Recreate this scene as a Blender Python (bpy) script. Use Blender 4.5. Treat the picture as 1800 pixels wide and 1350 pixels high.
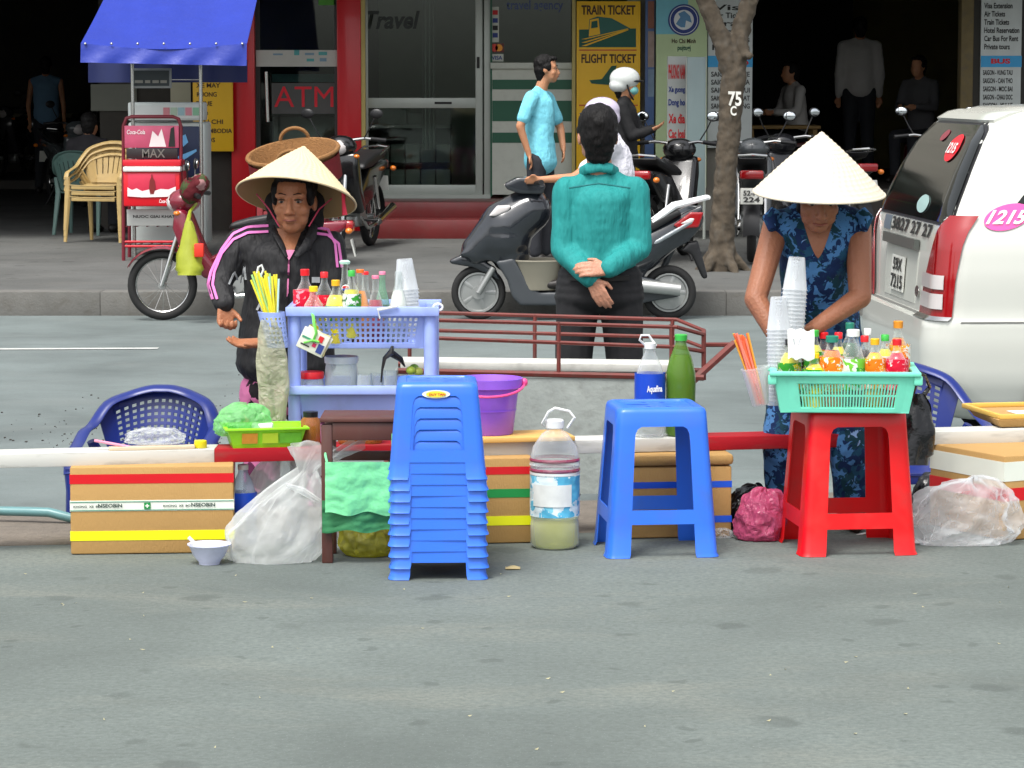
import bpy, bmesh, math, random
from mathutils import Vector, Matrix, noise
from math import sin, cos, pi, radians, sqrt
sc = bpy.context.scene
for o in list(bpy.data.objects): bpy.data.objects.remove(o)
rnd = random.Random(7)
# ---------------------------------------------------------------- camera, sky, sun, exposure
FOC, CAMH, HOR = 5200.0, 1.47, 150.0           # focal length in photo pixels, eye height, horizon row
PITCH = math.atan((675 - HOR) / FOC)
cam = bpy.data.cameras.new('camera'); cam.sensor_width = 36; cam.lens = FOC / 1800 * 36
cam.clip_start = .1; cam.clip_end = 400
camo = bpy.data.objects.new('camera', cam); sc.collection.objects.link(camo)
camo.location = (0, 0, CAMH); camo.rotation_euler = (pi / 2 - PITCH, 0, 0); sc.camera = camo
SUN_EL, SUN_AZ = radians(62), radians(205)
wd = bpy.data.worlds.new('World'); sc.world = wd; wd.use_nodes = True
nt = wd.node_tree; bg = nt.nodes['Background']
sky = nt.nodes.new('ShaderNodeTexSky'); sky.sky_type = 'NISHITA'; sky.sun_disc = False
sky.sun_elevation = SUN_EL; sky.sun_rotation = SUN_AZ; sky.dust_density = 4; sky.air_density = 1.0
hs = nt.nodes.new('ShaderNodeHueSaturation'); hs.inputs['Saturation'].default_value = .22
nt.links.new(sky.outputs[0], hs.inputs['Color']); nt.links.new(hs.outputs[0], bg.inputs['Color'])
bg.inputs['Strength'].default_value = .15
sl = bpy.data.lights.new('sun', 'SUN'); sl.energy = 1.5; sl.angle = radians(20); sl.color = (1, .965, .91)
so = bpy.data.objects.new('sun', sl); sc.collection.objects.link(so)
so.rotation_euler = Vector((-sin(SUN_AZ) * cos(SUN_EL), -cos(SUN_AZ) * cos(SUN_EL), -sin(SUN_EL))).to_track_quat('-Z', 'Y').to_euler()
vs_ = sc.view_settings; vs_.view_transform = 'Standard'; vs_.look = 'None'; vs_.gamma = 1; vs_.exposure = 0.85
# ---------------------------------------------------------------- pixel -> place
_cp, _sp = cos(PITCH), sin(PITCH)
def ray(px, py):
    dx, dz = (px - 900) / FOC, (675 - py) / FOC
    return Vector((dx, _cp + dz * _sp, -_sp + dz * _cp))
def W(px, py, Y):
    d = ray(px, py); return Vector((0, 0, CAMH)) + d * (Y / d.y)
def G(px, py, z=0.0):
    d = ray(px, py); return Vector((0, 0, CAMH)) + d * ((z - CAMH) / d.z)
def V(*a): return Vector(a)
# ---------------------------------------------------------------- materials
def C(r, g, b):
    return tuple(((c / 255) / 12.92 if c / 255 <= .04045 else ((c / 255 + .055) / 1.055) ** 2.4) for c in (r, g, b))
_M = {}
def mat(name, col=None, rough=.5, metal=0, var=.12, vs=6, bump=0, bs=60, coat=0, spec=.5, sss=0, stretch=None, dirt=0, bd=.01):
    """plain procedural surface: base colour with soft variation, fine relief"""
    if name in _M: return _M[name]
    m = bpy.data.materials.new(name); m.use_nodes = True; n = m.node_tree; b = n.nodes['Principled BSDF']
    tc = n.nodes.new('ShaderNodeTexCoord'); mp = n.nodes.new('ShaderNodeMapping')
    n.links.new(tc.outputs['Object'], mp.inputs['Vector'])
    if stretch: mp.inputs['Scale'].default_value = stretch
    nz = n.nodes.new('ShaderNodeTexNoise'); nz.inputs['Scale'].default_value = vs; nz.inputs['Detail'].default_value = 5
    n.links.new(mp.outputs[0], nz.inputs['Vector'])
    mx = n.nodes.new('ShaderNodeMix'); mx.data_type = 'RGBA'
    mx.inputs['A'].default_value = (*[c * (1 - var) for c in col], 1); mx.inputs['B'].default_value = (*[min(1, c * (1 + var)) for c in col], 1)
    n.links.new(nz.outputs['Fac'], mx.inputs['Factor']); out = mx.outputs['Result']
    if dirt:
        n2 = n.nodes.new('ShaderNodeTexNoise'); n2.inputs['Scale'].default_value = vs * 2.3; n2.inputs['Detail'].default_value = 8
        rp = n.nodes.new('ShaderNodeValToRGB'); rp.color_ramp.elements[0].position = .5; rp.color_ramp.elements[1].position = .75
        n.links.new(mp.outputs[0], n2.inputs['Vector']); n.links.new(n2.outputs['Fac'], rp.inputs[0])
        mm = n.nodes.new('ShaderNodeMath'); mm.operation = 'MULTIPLY'; mm.inputs[1].default_value = dirt; n.links.new(rp.outputs[0], mm.inputs[0])
        m2 = n.nodes.new('ShaderNodeMix'); m2.data_type = 'RGBA'; n.links.new(mm.outputs[0], m2.inputs['Factor'])
        n.links.new(out, m2.inputs['A']); m2.inputs['B'].default_value = (.09, .08, .065, 1); out = m2.outputs['Result']
    n.links.new(out, b.inputs['Base Color'])
    b.inputs['Roughness'].default_value = rough; b.inputs['Metallic'].default_value = metal
    b.inputs['Specular IOR Level'].default_value = spec
    if coat: b.inputs['Coat Weight'].default_value = coat; b.inputs['Coat Roughness'].default_value = .06
    if sss: b.inputs['Subsurface Weight'].default_value = sss; b.inputs['Subsurface Radius'].default_value = (.012, .005, .003); b.inputs['Subsurface Scale'].default_value = 1
    if bump:
        nb = n.nodes.new('ShaderNodeTexNoise'); nb.inputs['Scale'].default_value = bs; nb.inputs['Detail'].default_value = 4
        n.links.new(mp.outputs[0], nb.inputs['Vector'])
        bp = n.nodes.new('ShaderNodeBump'); bp.inputs['Strength'].default_value = bump; bp.inputs['Distance'].default_value = bd
        n.links.new(nb.outputs['Fac'], bp.inputs['Height']); n.links.new(bp.outputs[0], b.inputs['Normal'])
    _M[name] = m; return m
def clear(name, col, alpha, rough=.12, wrinkle=0, ws=30, transl=0):
    """thin see-through sheet: part transparent, part glossy / milky"""
    if name in _M: return _M[name]
    m = bpy.data.materials.new(name); m.use_nodes = True; n = m.node_tree; b = n.nodes['Principled BSDF']; o = n.nodes['Material Output']
    b.inputs['Base Color'].default_value = (*col, 1); b.inputs['Roughness'].default_value = rough
    tr = n.nodes.new('ShaderNodeBsdfTransparent'); tr.inputs[0].default_value = (*[min(1, .75 + .25 * c) for c in col], 1)
    mx = n.nodes.new('ShaderNodeMixShader'); lw = n.nodes.new('ShaderNodeLayerWeight'); lw.inputs[0].default_value = .35
    mr = n.nodes.new('ShaderNodeMapRange'); mr.inputs['To Min'].default_value = alpha; mr.inputs['To Max'].default_value = min(1, alpha + .55)
    n.links.new(lw.outputs['Facing'], mr.inputs['Value']); n.links.new(mr.outputs[0], mx.inputs[0])
    n.links.new(tr.outputs[0], mx.inputs[1]); src = b.outputs[0]
    if transl:
        tl = n.nodes.new('ShaderNodeBsdfTranslucent'); tl.inputs[0].default_value = (*col, 1)
        m2 = n.nodes.new('ShaderNodeMixShader'); m2.inputs[0].default_value = transl
        n.links.new(b.outputs[0], m2.inputs[1]); n.links.new(tl.outputs[0], m2.inputs[2]); src = m2.outputs[0]
    n.links.new(src, mx.inputs[2]); n.links.new(mx.outputs[0], o.inputs[0])
    if wrinkle:
        tc = n.nodes.new('ShaderNodeTexCoord'); v = n.nodes.new('ShaderNodeTexNoise'); v.inputs['Scale'].default_value = ws; v.inputs['Detail'].default_value = 5; v.inputs['Distortion'].default_value = 1.2
        n.links.new(tc.outputs['Object'], v.inputs['Vector']); bp = n.nodes.new('ShaderNodeBump'); bp.inputs['Strength'].default_value = wrinkle; bp.inputs['Distance'].default_value = .02
        vr = n.nodes.new('ShaderNodeTexVoronoi'); vr.inputs['Scale'].default_value = ws; dmx = n.nodes.new('ShaderNodeMix'); dmx.data_type = 'VECTOR'; dmx.inputs['Factor'].default_value = .06
        n.links.new(tc.outputs['Object'], dmx.inputs['A']); n.links.new(v.outputs['Color'], dmx.inputs['B']); n.links.new(dmx.outputs['Result'], vr.inputs['Vector'])
        ad = n.nodes.new('ShaderNodeMath'); ad.operation = 'ADD'; n.links.new(v.outputs['Fac'], ad.inputs[0]); n.links.new(vr.outputs['Distance'], ad.inputs[1])
        n.links.new(ad.outputs[0], bp.inputs['Height']); n.links.new(bp.outputs[0], b.inputs['Normal'])
    _M[name] = m; return m
def pattern(name, cols, scale, rough=.8, thr=None):
    """printed floral cloth: voronoi patches in several colours"""
    if name in _M: return _M[name]
    m = bpy.data.materials.new(name); m.use_nodes = True; n = m.node_tree; b = n.nodes['Principled BSDF']
    tc = n.nodes.new('ShaderNodeTexCoord'); nz = n.nodes.new('ShaderNodeTexNoise'); nz.inputs['Scale'].default_value = scale * .9; nz.inputs['Detail'].default_value = 3; nz.inputs['Distortion'].default_value = 1.5
    vo = n.nodes.new('ShaderNodeTexVoronoi'); vo.inputs['Scale'].default_value = scale
    ad = n.nodes.new('ShaderNodeMix'); ad.data_type = 'VECTOR'; ad.inputs['Factor'].default_value = .07
    n.links.new(tc.outputs['Object'], nz.inputs['Vector']); n.links.new(tc.outputs['Object'], ad.inputs['A']); n.links.new(nz.outputs['Color'], ad.inputs['B']); n.links.new(ad.outputs['Result'], vo.inputs['Vector'])
    sp_ = n.nodes.new('ShaderNodeSeparateColor'); n.links.new(vo.outputs['Color'], sp_.inputs[0])
    mm = n.nodes.new('ShaderNodeMath'); mm.operation = 'MULTIPLY_ADD'; mm.inputs[1].default_value = .5
    n.links.new(sp_.outputs[0], mm.inputs[0])
    m3 = n.nodes.new('ShaderNodeMath'); m3.operation = 'MULTIPLY'; m3.inputs[1].default_value = .55; n.links.new(nz.outputs['Fac'], m3.inputs[0]); n.links.new(m3.outputs[0], mm.inputs[2])
    rp = n.nodes.new('ShaderNodeValToRGB'); rp.color_ramp.interpolation = 'CONSTANT'
    els = rp.color_ramp.elements
    while len(els) < len(cols): els.new(.5)
    for i, c in enumerate(cols):
        els[i].position = (thr[i] if thr else i / len(cols)); els[i].color = (*c, 1)
    n.links.new(mm.outputs[0], rp.inputs[0]); n.links.new(rp.outputs[0], b.inputs['Base Color']); b.inputs['Roughness'].default_value = rough
    b.inputs['Specular IOR Level'].default_value = .2
    n4 = n.nodes.new('ShaderNodeTexNoise'); n4.inputs['Scale'].default_value = 14; n.links.new(tc.outputs['Object'], n4.inputs['Vector'])
    bp = n.nodes.new('ShaderNodeBump'); bp.inputs['Strength'].default_value = .5; bp.inputs['Distance'].default_value = .03
    n.links.new(n4.outputs['Fac'], bp.inputs['Height']); n.links.new(bp.outputs[0], b.inputs['Normal'])
    _M[name] = m; return m
def ground_mat(name, base, patches, spots, grit, rough=.9):
    m = bpy.data.materials.new(name); m.use_nodes = True; n = m.node_tree; b = n.nodes['Principled BSDF']; L = n.links.new
    tc = n.nodes.new('ShaderNodeTexCoord')
    def noi(scale, det=6, st=None, dist=0, ro=.6):
        z = n.nodes.new('ShaderNodeTexNoise'); z.inputs['Scale'].default_value = scale; z.inputs['Detail'].default_value = det; z.inputs['Distortion'].default_value = dist; z.inputs['Roughness'].default_value = ro
        if st:
            mp = n.nodes.new('ShaderNodeMapping'); mp.inputs['Scale'].default_value = st; L(tc.outputs['Object'], mp.inputs['Vector']); L(mp.outputs[0], z.inputs['Vector'])
        else: L(tc.outputs['Object'], z.inputs['Vector'])
        return z.outputs['Fac']
    def ramp(f, p0, p1, c0=0, c1=1):
        r = n.nodes.new('ShaderNodeMapRange'); r.inputs['From Min'].default_value = p0; r.inputs['From Max'].default_value = p1
        r.inputs['To Min'].default_value = c0; r.inputs['To Max'].default_value = c1; L(f, r.inputs['Value']); return r.outputs[0]
    def mix(fac, a, bb):
        x = n.nodes.new('ShaderNodeMix'); x.data_type = 'RGBA'; L(fac, x.inputs['Factor'])
        for s, v in (('A', a), ('B', bb)):
            if isinstance(v, tuple): x.inputs[s].default_value = (*v, 1)
            else: L(v, x.inputs[s])
        return x.outputs['Result']
    dk = tuple(c * .74 for c in base); lt = tuple(min(1, c * 1.2) for c in base)
    c = mix(ramp(noi(.9, 8, None, .4), .32, .7), dk, lt)
    c = mix(ramp(noi(2.2, 7, (.45, 1, 1), .6), .52, .72, 0, .55), c, patches)
    c = mix(ramp(noi(1.5, 6, (1, 2.6, 1)), .55, .75, 0, .38), c, tuple(x * .55 for x in base))
    vo = n.nodes.new('ShaderNodeTexVoronoi'); vo.voronoi_dimensions = '2D'; vo.inputs['Scale'].default_value = 2.6; vo.inputs['Randomness'].default_value = 1
    dm = n.nodes.new('ShaderNodeMix'); dm.data_type = 'VECTOR'; dm.inputs['Factor'].default_value = .1
    n5 = n.nodes.new('ShaderNodeTexNoise'); n5.inputs['Scale'].default_value = 9; L(tc.outputs['Object'], n5.inputs['Vector'])
    L(tc.outputs['Object'], dm.inputs['A']); L(n5.outputs['Color'], dm.inputs['B']); L(dm.outputs['Result'], vo.inputs['Vector'])
    sp_ = n.nodes.new('ShaderNodeSeparateColor'); L(vo.outputs['Color'], sp_.inputs[0])
    th = n.nodes.new('ShaderNodeMath'); th.operation = 'MULTIPLY'; th.inputs[1].default_value = .17; L(sp_.outputs[1], th.inputs[0])
    sb = n.nodes.new('ShaderNodeMath'); sb.operation = 'SUBTRACT'; L(th.outputs[0], sb.inputs[0]); L(vo.outputs['Distance'], sb.inputs[1])
    ms = n.nodes.new('ShaderNodeMath'); ms.operation = 'MULTIPLY'; L(ramp(sb.outputs[0], 0, .05, 0, spots), ms.inputs[0]); L(ramp(noi(.8, 3), .4, .52), ms.inputs[1])
    c = mix(ms.outputs[0], c, tuple(x * .42 for x in base))
    v2 = n.nodes.new('ShaderNodeTexVoronoi'); v2.voronoi_dimensions = '2D'; v2.inputs['Scale'].default_value = 7; L(dm.outputs['Result'], v2.inputs['Vector'])
    s2 = n.nodes.new('ShaderNodeSeparateColor'); L(v2.outputs['Color'], s2.inputs[0]); t2 = n.nodes.new('ShaderNodeMath'); t2.operation = 'MULTIPLY_ADD'; t2.inputs[1].default_value = .5; t2.inputs[2].default_value = -.33; L(s2.outputs[0], t2.inputs[0])
    b2 = n.nodes.new('ShaderNodeMath'); b2.operation = 'SUBTRACT'; L(t2.outputs[0], b2.inputs[0]); L(v2.outputs['Distance'], b2.inputs[1])
    c = mix(ramp(b2.outputs[0], 0, .06, 0, spots * .9), c, tuple(x * .4 for x in base))
    c = mix(ramp(noi(55, 4), .35, .7, 0, grit), c, tuple(x * .55 for x in base))
    c = mix(ramp(noi(140, 2), .62, .75, 0, grit), c, tuple(min(1, x * 1.7) for x in base))
    L(c, b.inputs['Base Color']); b.inputs['Roughness'].default_value = rough; b.inputs['Specular IOR Level'].default_value = .25
    bp = n.nodes.new('ShaderNodeBump'); bp.inputs['Strength'].default_value = .35; bp.inputs['Distance'].default_value = .006
    L(noi(120, 5), bp.inputs['Height']); L(bp.outputs[0], b.inputs['Normal'])
    _M[name] = m; return m
# ---------------------------------------------------------------- mesh helpers
LATE = []                                      # objects whose modifiers are applied at the end
class MB:
    def __init__(s): s.v = []; s.f = []
    def add(s, vs, fs):
        o = len(s.v); s.v += [tuple(v) for v in vs]; s.f += [tuple(i + o for i in f) for f in fs]; return s
    def box(s, c, d, R=None):
        x, y, z = d[0] / 2, d[1] / 2, d[2] / 2
        p = [V(i * x, j * y, k * z) for k in (-1, 1) for j in (-1, 1) for i in (-1, 1)]
        if R is not None: p = [R @ q for q in p]
        return s.add([q + V(*c) for q in p], [(0, 2, 3, 1), (4, 5, 7, 6), (0, 1, 5, 4), (2, 6, 7, 3), (0, 4, 6, 2), (1, 3, 7, 5)])
    def hexa(s, b4, t4):
        return s.add(list(b4) + list(t4), [(3, 2, 1, 0), (4, 5, 6, 7), (0, 1, 5, 4), (1, 2, 6, 5), (2, 3, 7, 6), (3, 0, 4, 7)])
    def cyl(s, p0, p1, r0, r1=None, n=12, caps=True):
        return s.tube([p0, p1], [r0, r0 if r1 is None else r1], n, caps=caps)
    def tube(s, pts, r, n=8, closed=False, caps=True, flat=None):
        pts = [V(*p) for p in pts]; m = len(pts)
        rs = r if isinstance(r, (list, tuple)) else [r] * m
        t0 = (pts[1] - pts[0]).normalized(); u = t0.orthogonal().normalized()
        if flat is not None:
            u = V(*flat); u = (u - t0 * u.dot(t0)).normalized()
        vs = []
        for i, p in enumerate(pts):
            a = pts[i - 1] if (i > 0 or closed) else p; b = pts[(i + 1) % m] if (i < m - 1 or closed) else p
            t = (b - a).normalized(); u = (u - t * u.dot(t))
            u = u.normalized() if u.length > 1e-6 else t.orthogonal().normalized(); w = t.cross(u)
            ra, rb = (rs[i] if isinstance(rs[i], (list, tuple)) else (rs[i], rs[i]))
            vs += [p + u * cos(2 * pi * k / n) * ra + w * sin(2 * pi * k / n) * rb for k in range(n)]
        fs = [(i * n + k, i * n + (k + 1) % n, ((i + 1) % m) * n + (k + 1) % n, ((i + 1) % m) * n + k) for i in range(m if closed else m - 1) for k in range(n)]
        if caps and not closed: fs += [tuple(range(n))[::-1], tuple((m - 1) * n + k for k in range(n))]
        return s.add(vs, fs)
    def lathe(s, prof, n=20, c=(0, 0, 0), cap0=True, cap1=True, R=None):
        c = V(*c); vs = []
        for r, z in prof:
            for k in range(n):
                q = V(r * cos(2 * pi * k / n), r * sin(2 * pi * k / n), z); vs.append((R @ q if R is not None else q) + c)
        m = len(prof); fs = [(i * n + k, i * n + (k + 1) % n, (i + 1) * n + (k + 1) % n, (i + 1) * n + k) for i in range(m - 1) for k in range(n)]
        if cap0: fs.append(tuple(range(n))[::-1])
        if cap1: fs.append(tuple((m - 1) * n + k for k in range(n)))
        return s.add(vs, fs)
    def ell(s, c, r, n=14, m=9, R=None):
        c = V(*c); vs = []; r = (r, r, r) if not hasattr(r, '__len__') else r
        for i in range(1, m):
            a = pi * i / m
            for k in range(n):
                q = V(r[0] * sin(a) * cos(2 * pi * k / n), r[1] * sin(a) * sin(2 * pi * k / n), -r[2] * cos(a)); vs.append((R @ q if R is not None else q) + c)
        q0, q1 = V(0, 0, -r[2]), V(0, 0, r[2])
        vs += [(R @ q0 if R is not None else q0) + c, (R @ q1 if R is not None else q1) + c]; b = (m - 1) * n
        fs = [(i * n + k, i * n + (k + 1) % n, (i + 1) * n + (k + 1) % n, (i + 1) * n + k) for i in range(m - 2) for k in range(n)]
        fs += [(b, (k + 1) % n, k) for k in range(n)] + [(b + 1, (m - 2) * n + k, (m - 2) * n + (k + 1) % n) for k in range(n)]
        return s.add(vs, fs)
    def cap(s, p0, p1, r0, r1=None, n=12):
        r1 = r0 if r1 is None else r1; p0, p1 = V(*p0), V(*p1)
        s.ell(p0, r0, n, 8); s.ell(p1, r1, n, 8)
        if (p1 - p0).length > 1e-5: s.cyl(p0, p1, r0, r1, n)
        return s
    def chain(s, pts, rs, n=12):
        for a, b, ra, rb in zip(pts[:-1], pts[1:], rs[:-1], rs[1:]): s.cap(a, b, ra, rb, n)
        return s
    def prism(s, poly, y0, y1, taper=1.0):
        k = len(poly); cx = sum(p[0] for p in poly) / k; cz = sum(p[1] for p in poly) / k
        t = [(cx + (p[0] - cx) * taper, cz + (p[1] - cz) * taper) for p in poly]
        vs = [(p[0], y0, p[1]) for p in poly] + [(p[0], y1, p[1]) for p in t]
        return s.add(vs, [tuple(range(k))[::-1], tuple(range(k, 2 * k))] + [(i, (i + 1) % k, k + (i + 1) % k, k + i) for i in range(k)])
    def grid(s, fn, nu, nv, wrap=False):
        vs = [fn(i / nu, j / nv) for j in range(nv + 1) for i in range(nu if wrap else nu + 1)]; w = nu if wrap else nu + 1
        return s.add(vs, [(j * w + i, j * w + (i + 1) % w, (j + 1) * w + (i + 1) % w, (j + 1) * w + i) for j in range(nv) for i in range(nu)])
    def holes(s, fn, nu, nv, fu=.5, fv=.5, u0=0, u1=1, v0=0, v1=1, skip=None):
        """panel on fn(u,v) with an open hole in every cell"""
        for j in range(nv):
            for i in range(nu):
                a, b = u0 + (u1 - u0) * i / nu, u0 + (u1 - u0) * (i + 1) / nu; c, d = v0 + (v1 - v0) * j / nv, v0 + (v1 - v0) * (j + 1) / nv
                if skip and skip(i, j): s.add([fn(a, c), fn(b, c), fn(b, d), fn(a, d)], [(0, 1, 2, 3)]); continue
                mu, mv = (1 - fu) / 2 * (b - a), (1 - fv) / 2 * (d - c)
                s.add([fn(a, c), fn(b, c), fn(b, d), fn(a, d), fn(a + mu, c + mv), fn(b - mu, c + mv), fn(b - mu, d - mv), fn(a + mu, d - mv)],
                      [(0, 1, 5, 4), (1, 2, 6, 5), (2, 3, 7, 6), (3, 0, 4, 7)])
        return s
    def build(s, name, m, parent=None, bev=0, seg=2, smooth=40, solid=0, world=True, merge=False, mods=None):
        bm = bmesh.new(); off = parent_loc(parent) if (parent is not None and world) else V(0, 0, 0)
        vv = [bm.verts.new(V(*v) - off) for v in s.v]
        for f in s.f:
            try: bm.faces.new([vv[i] for i in f])
            except ValueError: pass
        if merge or solid: bmesh.ops.remove_doubles(bm, verts=bm.verts, dist=1e-5)
        if solid:
            bm.normal_update(); bmesh.ops.solidify(bm, geom=list(bm.faces), thickness=solid)
        if not mods: bmesh.ops.recalc_face_normals(bm, faces=bm.faces)
        if bev:
            bm.normal_update()
            ed = [e for e in bm.edges if len(e.link_faces) == 2 and e.calc_face_angle(0) > .5]
            bmesh.ops.bevel(bm, geom=ed, offset=bev, segments=seg, affect='EDGES', profile=.5, clamp_overlap=True)
        me = bpy.data.meshes.new(name); bm.to_mesh(me); bm.free()
        o = bpy.data.objects.new(name, me); sc.collection.objects.link(o)
        if m: me.materials.append(m)
        if smooth:
            for p in me.polygons: p.use_smooth = True
            if not mods: me.set_sharp_from_angle(angle=radians(min(smooth, 26) if (bev and seg == 2) else smooth))
        if parent is not None: o.parent = parent
        if mods:
            for t, kw in mods:
                d = o.modifiers.new(t, t)
                for k, v in kw.items(): setattr(d, k, v)
            LATE.append(o)
        return o
def parent_loc(p):
    v = V(0, 0, 0)
    while p is not None: v += V(*p.location); p = p.parent
    return v
def tag(o, label, cat, group=None):
    o['label'] = label; o['category'] = cat
    if group: o['group'] = group
    return o
def thing(name, label, cat, loc=(0, 0, 0), rz=0, group=None):
    o = bpy.data.objects.new(name, None); sc.collection.objects.link(o); o.location = loc; o.rotation_euler = (0, 0, rz)
    o.empty_display_size = .1
    return tag(o, label, cat, group)
def struct(o): o['kind'] = 'structure'; return o
def copy_tree(o, parent=None):
    c = o.copy(); sc.collection.objects.link(c)
    if parent is not None: c.parent = parent
    for ch in [x for x in bpy.data.objects if x.parent == o]: copy_tree(ch, c)
    return c
def clouds(name, size, depth=2):
    t = bpy.data.textures.get(name) or bpy.data.textures.new(name, 'CLOUDS'); t.noise_scale = size; t.noise_depth = depth; return t
def blob(mb, name, m, parent, voxel=.006, it=6, disp=0, ds=.05, world=True):
    """union of the collected solids grown into one smooth continuous skin"""
    mods = [('REMESH', dict(mode='VOXEL', voxel_size=voxel, use_smooth_shade=True)), ('SMOOTH', dict(factor=.5, iterations=it))]
    if disp: mods.append(('DISPLACE', dict(texture=clouds('folds%g' % ds, ds), strength=disp, mid_level=.5)))
    return mb.build(name, m, parent, mods=mods, world=world)
def finish_mods():
    bpy.context.view_layer.update(); dg = bpy.context.evaluated_depsgraph_get()
    new = [(o, bpy.data.meshes.new_from_object(o.evaluated_get(dg))) for o in LATE]
    for o, me in new:
        mt = o.data.materials[0] if o.data.materials else None; o.modifiers.clear(); old = o.data
        for u in [x for x in bpy.data.objects if x.data == old]: u.data = me
        me.materials.clear()
        if mt: me.materials.append(mt)
        for p in me.polygons: p.use_smooth = True; p.material_index = 0
def text(s, origin, ux, uz, w, h, m, parent, bold=.02, shear=0, name='lettering'):
    """flat lettering filling the box origin + ux*w, uz*h (lower left origin); world coordinates"""
    cu = bpy.data.curves.new('t', 'FONT'); cu.body = s; cu.offset = bold; cu.shear = shear; cu.resolution_u = 3; cu.align_x = 'LEFT'; cu.space_line = .95
    to = bpy.data.objects.new('t', cu); me = bpy.data.meshes.new_from_object(to); bpy.data.objects.remove(to)
    xs = [v.co.x for v in me.vertices]; ys = [v.co.y for v in me.vertices]
    if not xs: return None
    x0, x1, y0, y1 = min(xs), max(xs), min(ys), max(ys); off = parent_loc(parent) if parent else V(0, 0, 0); o0, ux, uz = V(*origin), V(*ux).normalized(), V(*uz).normalized()
    for v in me.vertices: v.co = o0 + ux * ((v.co.x - x0) / (x1 - x0) * w) + uz * ((v.co.y - y0) / (y1 - y0) * h) - off
    me.materials.clear(); me.materials.append(m); o = bpy.data.objects.new(name, me); sc.collection.objects.link(o)
    if parent: o.parent = parent
    return o
def ptext(s, a, b, c, d, Y, m, parent, bold=.02, shear=0, name='lettering'):
    """lettering facing the street that fills photo box a,b (top left) c,d at depth Y"""
    p, q = W(a, d, Y), W(c, b, Y)
    return text(s, p, (1, 0, 0), (0, 0, 1), q.x - p.x, q.z - p.z, m, parent, bold, shear, name)
def panel(name, a, b, c, d, Y, th, m, parent, bev=0):
    p, q = W(a, d, Y), W(c, b, Y)
    return MB().box(((p.x + q.x) / 2, Y + th / 2, (p.z + q.z) / 2), (q.x - p.x, th, q.z - p.z)).build(name, m, parent, bev)
def rz(a): return Matrix.Rotation(a, 3, 'Z')
def rx(a): return Matrix.Rotation(a, 3, 'X')
def ry(a): return Matrix.Rotation(a, 3, 'Y')
# ================================================================ the setting
RZ = -.27
def zs(Y): return -.1 + .1 * min(1, max(0, (Y - 22.4) / 6.1))
def Yf(x): return 9.37 + .15 * (x + 1.75)
def Yk(x): return 10.05 + .2 * (x + 1.75)
asph = ground_mat('asphalt_pavement', C(108, 116, 112), C(130, 132, 122), .5, .6)
roadm = ground_mat('asphalt_road', C(110, 119, 118), C(120, 126, 124), .15, .22, .75)
walkm = ground_mat('sidewalk_concrete', C(97, 98, 96), C(108, 107, 103), .5, .3)
kerbm = mat('kerb_concrete', C(114, 106, 96), .9, var=.25, vs=9, bump=.5, bs=90, dirt=.6)
fkerbm = mat('far_kerb_concrete', C(104, 103, 99), .9, var=.25, vs=5, bump=.4, dirt=.5)
paintw = mat('road_paint', C(190, 192, 188), .7, var=.2, vs=20, dirt=.4)
struct(MB().add([(-100, -60, RZ), (100, -60, RZ), (100, 140, RZ), (-100, 140, RZ)], [(0, 1, 2, 3)]).build('road', roadm, smooth=0))
struct(MB().hexa([(-40, -40, RZ - .1), (40, -40, RZ - .1), (40, Yf(40), RZ - .1), (-40, Yf(-40), RZ - .1)], [(-40, -40, 0), (40, -40, 0), (40, Yf(40), 0), (-40, Yf(-40), 0)]).build('pavement', asph, smooth=0))
kb = struct(MB().hexa([(-40, Yf(-40) + .005, RZ - .1), (40, Yf(40) + .005, RZ - .1), (40, Yk(40) - .03, RZ - .1), (-40, Yk(-40) - .03, RZ - .1)],
                      [(-40, Yf(-40) + .005, -.03), (40, Yf(40) + .005, -.03), (40, Yk(40) - .03, -.03), (-40, Yk(-40) - .03, -.03)]).build('kerb', kerbm, smooth=0))
x = -6.0; i = 0
while x < 6:
    w = .92; a, b = x + .006, x + w - .006; dz = rnd.uniform(-.004, .006)
    MB().hexa([(a, Yf(a) + .01, RZ + .02), (b, Yf(b) + .01, RZ + .02), (b, Yk(b), RZ + .02), (a, Yk(a), RZ + .02)],
              [(a, Yf(a) + .01, .002 + dz), (b, Yf(b) + .01, .002 + dz), (b, Yk(b), .002 + dz), (a, Yk(a), .002 + dz)]).build('kerb_stone', kerbm, kb, bev=.01)
    x += w
ml = G(-150, 615, RZ); mr_ = G(278, 613, RZ)
struct(MB().add([(ml.x, ml.y - .05, RZ + .004), (mr_.x, mr_.y - .05, RZ + .004), (mr_.x, mr_.y + .05, RZ + .004), (ml.x, ml.y + .05, RZ + .004)], [(0, 1, 2, 3)]).build('lane_marking', paintw, smooth=0))
sw = struct(MB().add([(-40, 22.6, zs(22.6)), (40, 22.6, zs(22.6)), (40, 28.5, 0), (-40, 28.5, 0), (40, 60, 0), (-40, 60, 0), (-40, 22.6, RZ - .1), (40, 22.6, RZ - .1)], [(0, 1, 2, 3), (3, 2, 4, 5), (6, 7, 1, 0)]).build('far_sidewalk', walkm, smooth=0))
fk = struct(MB().box((0, 22.53, RZ - .02), (80, .12, .2)).build('far_kerb', fkerbm, smooth=0))
for i in range(-9, 10):
    MB().box((i * .95 + .2, 22.52, (RZ - .05 + zs(22.6) + .008) / 2), (.9485, .25, zs(22.6) + .008 - RZ + .05)).build('kerb_stone', fkerbm, fk, bev=.006)
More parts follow.
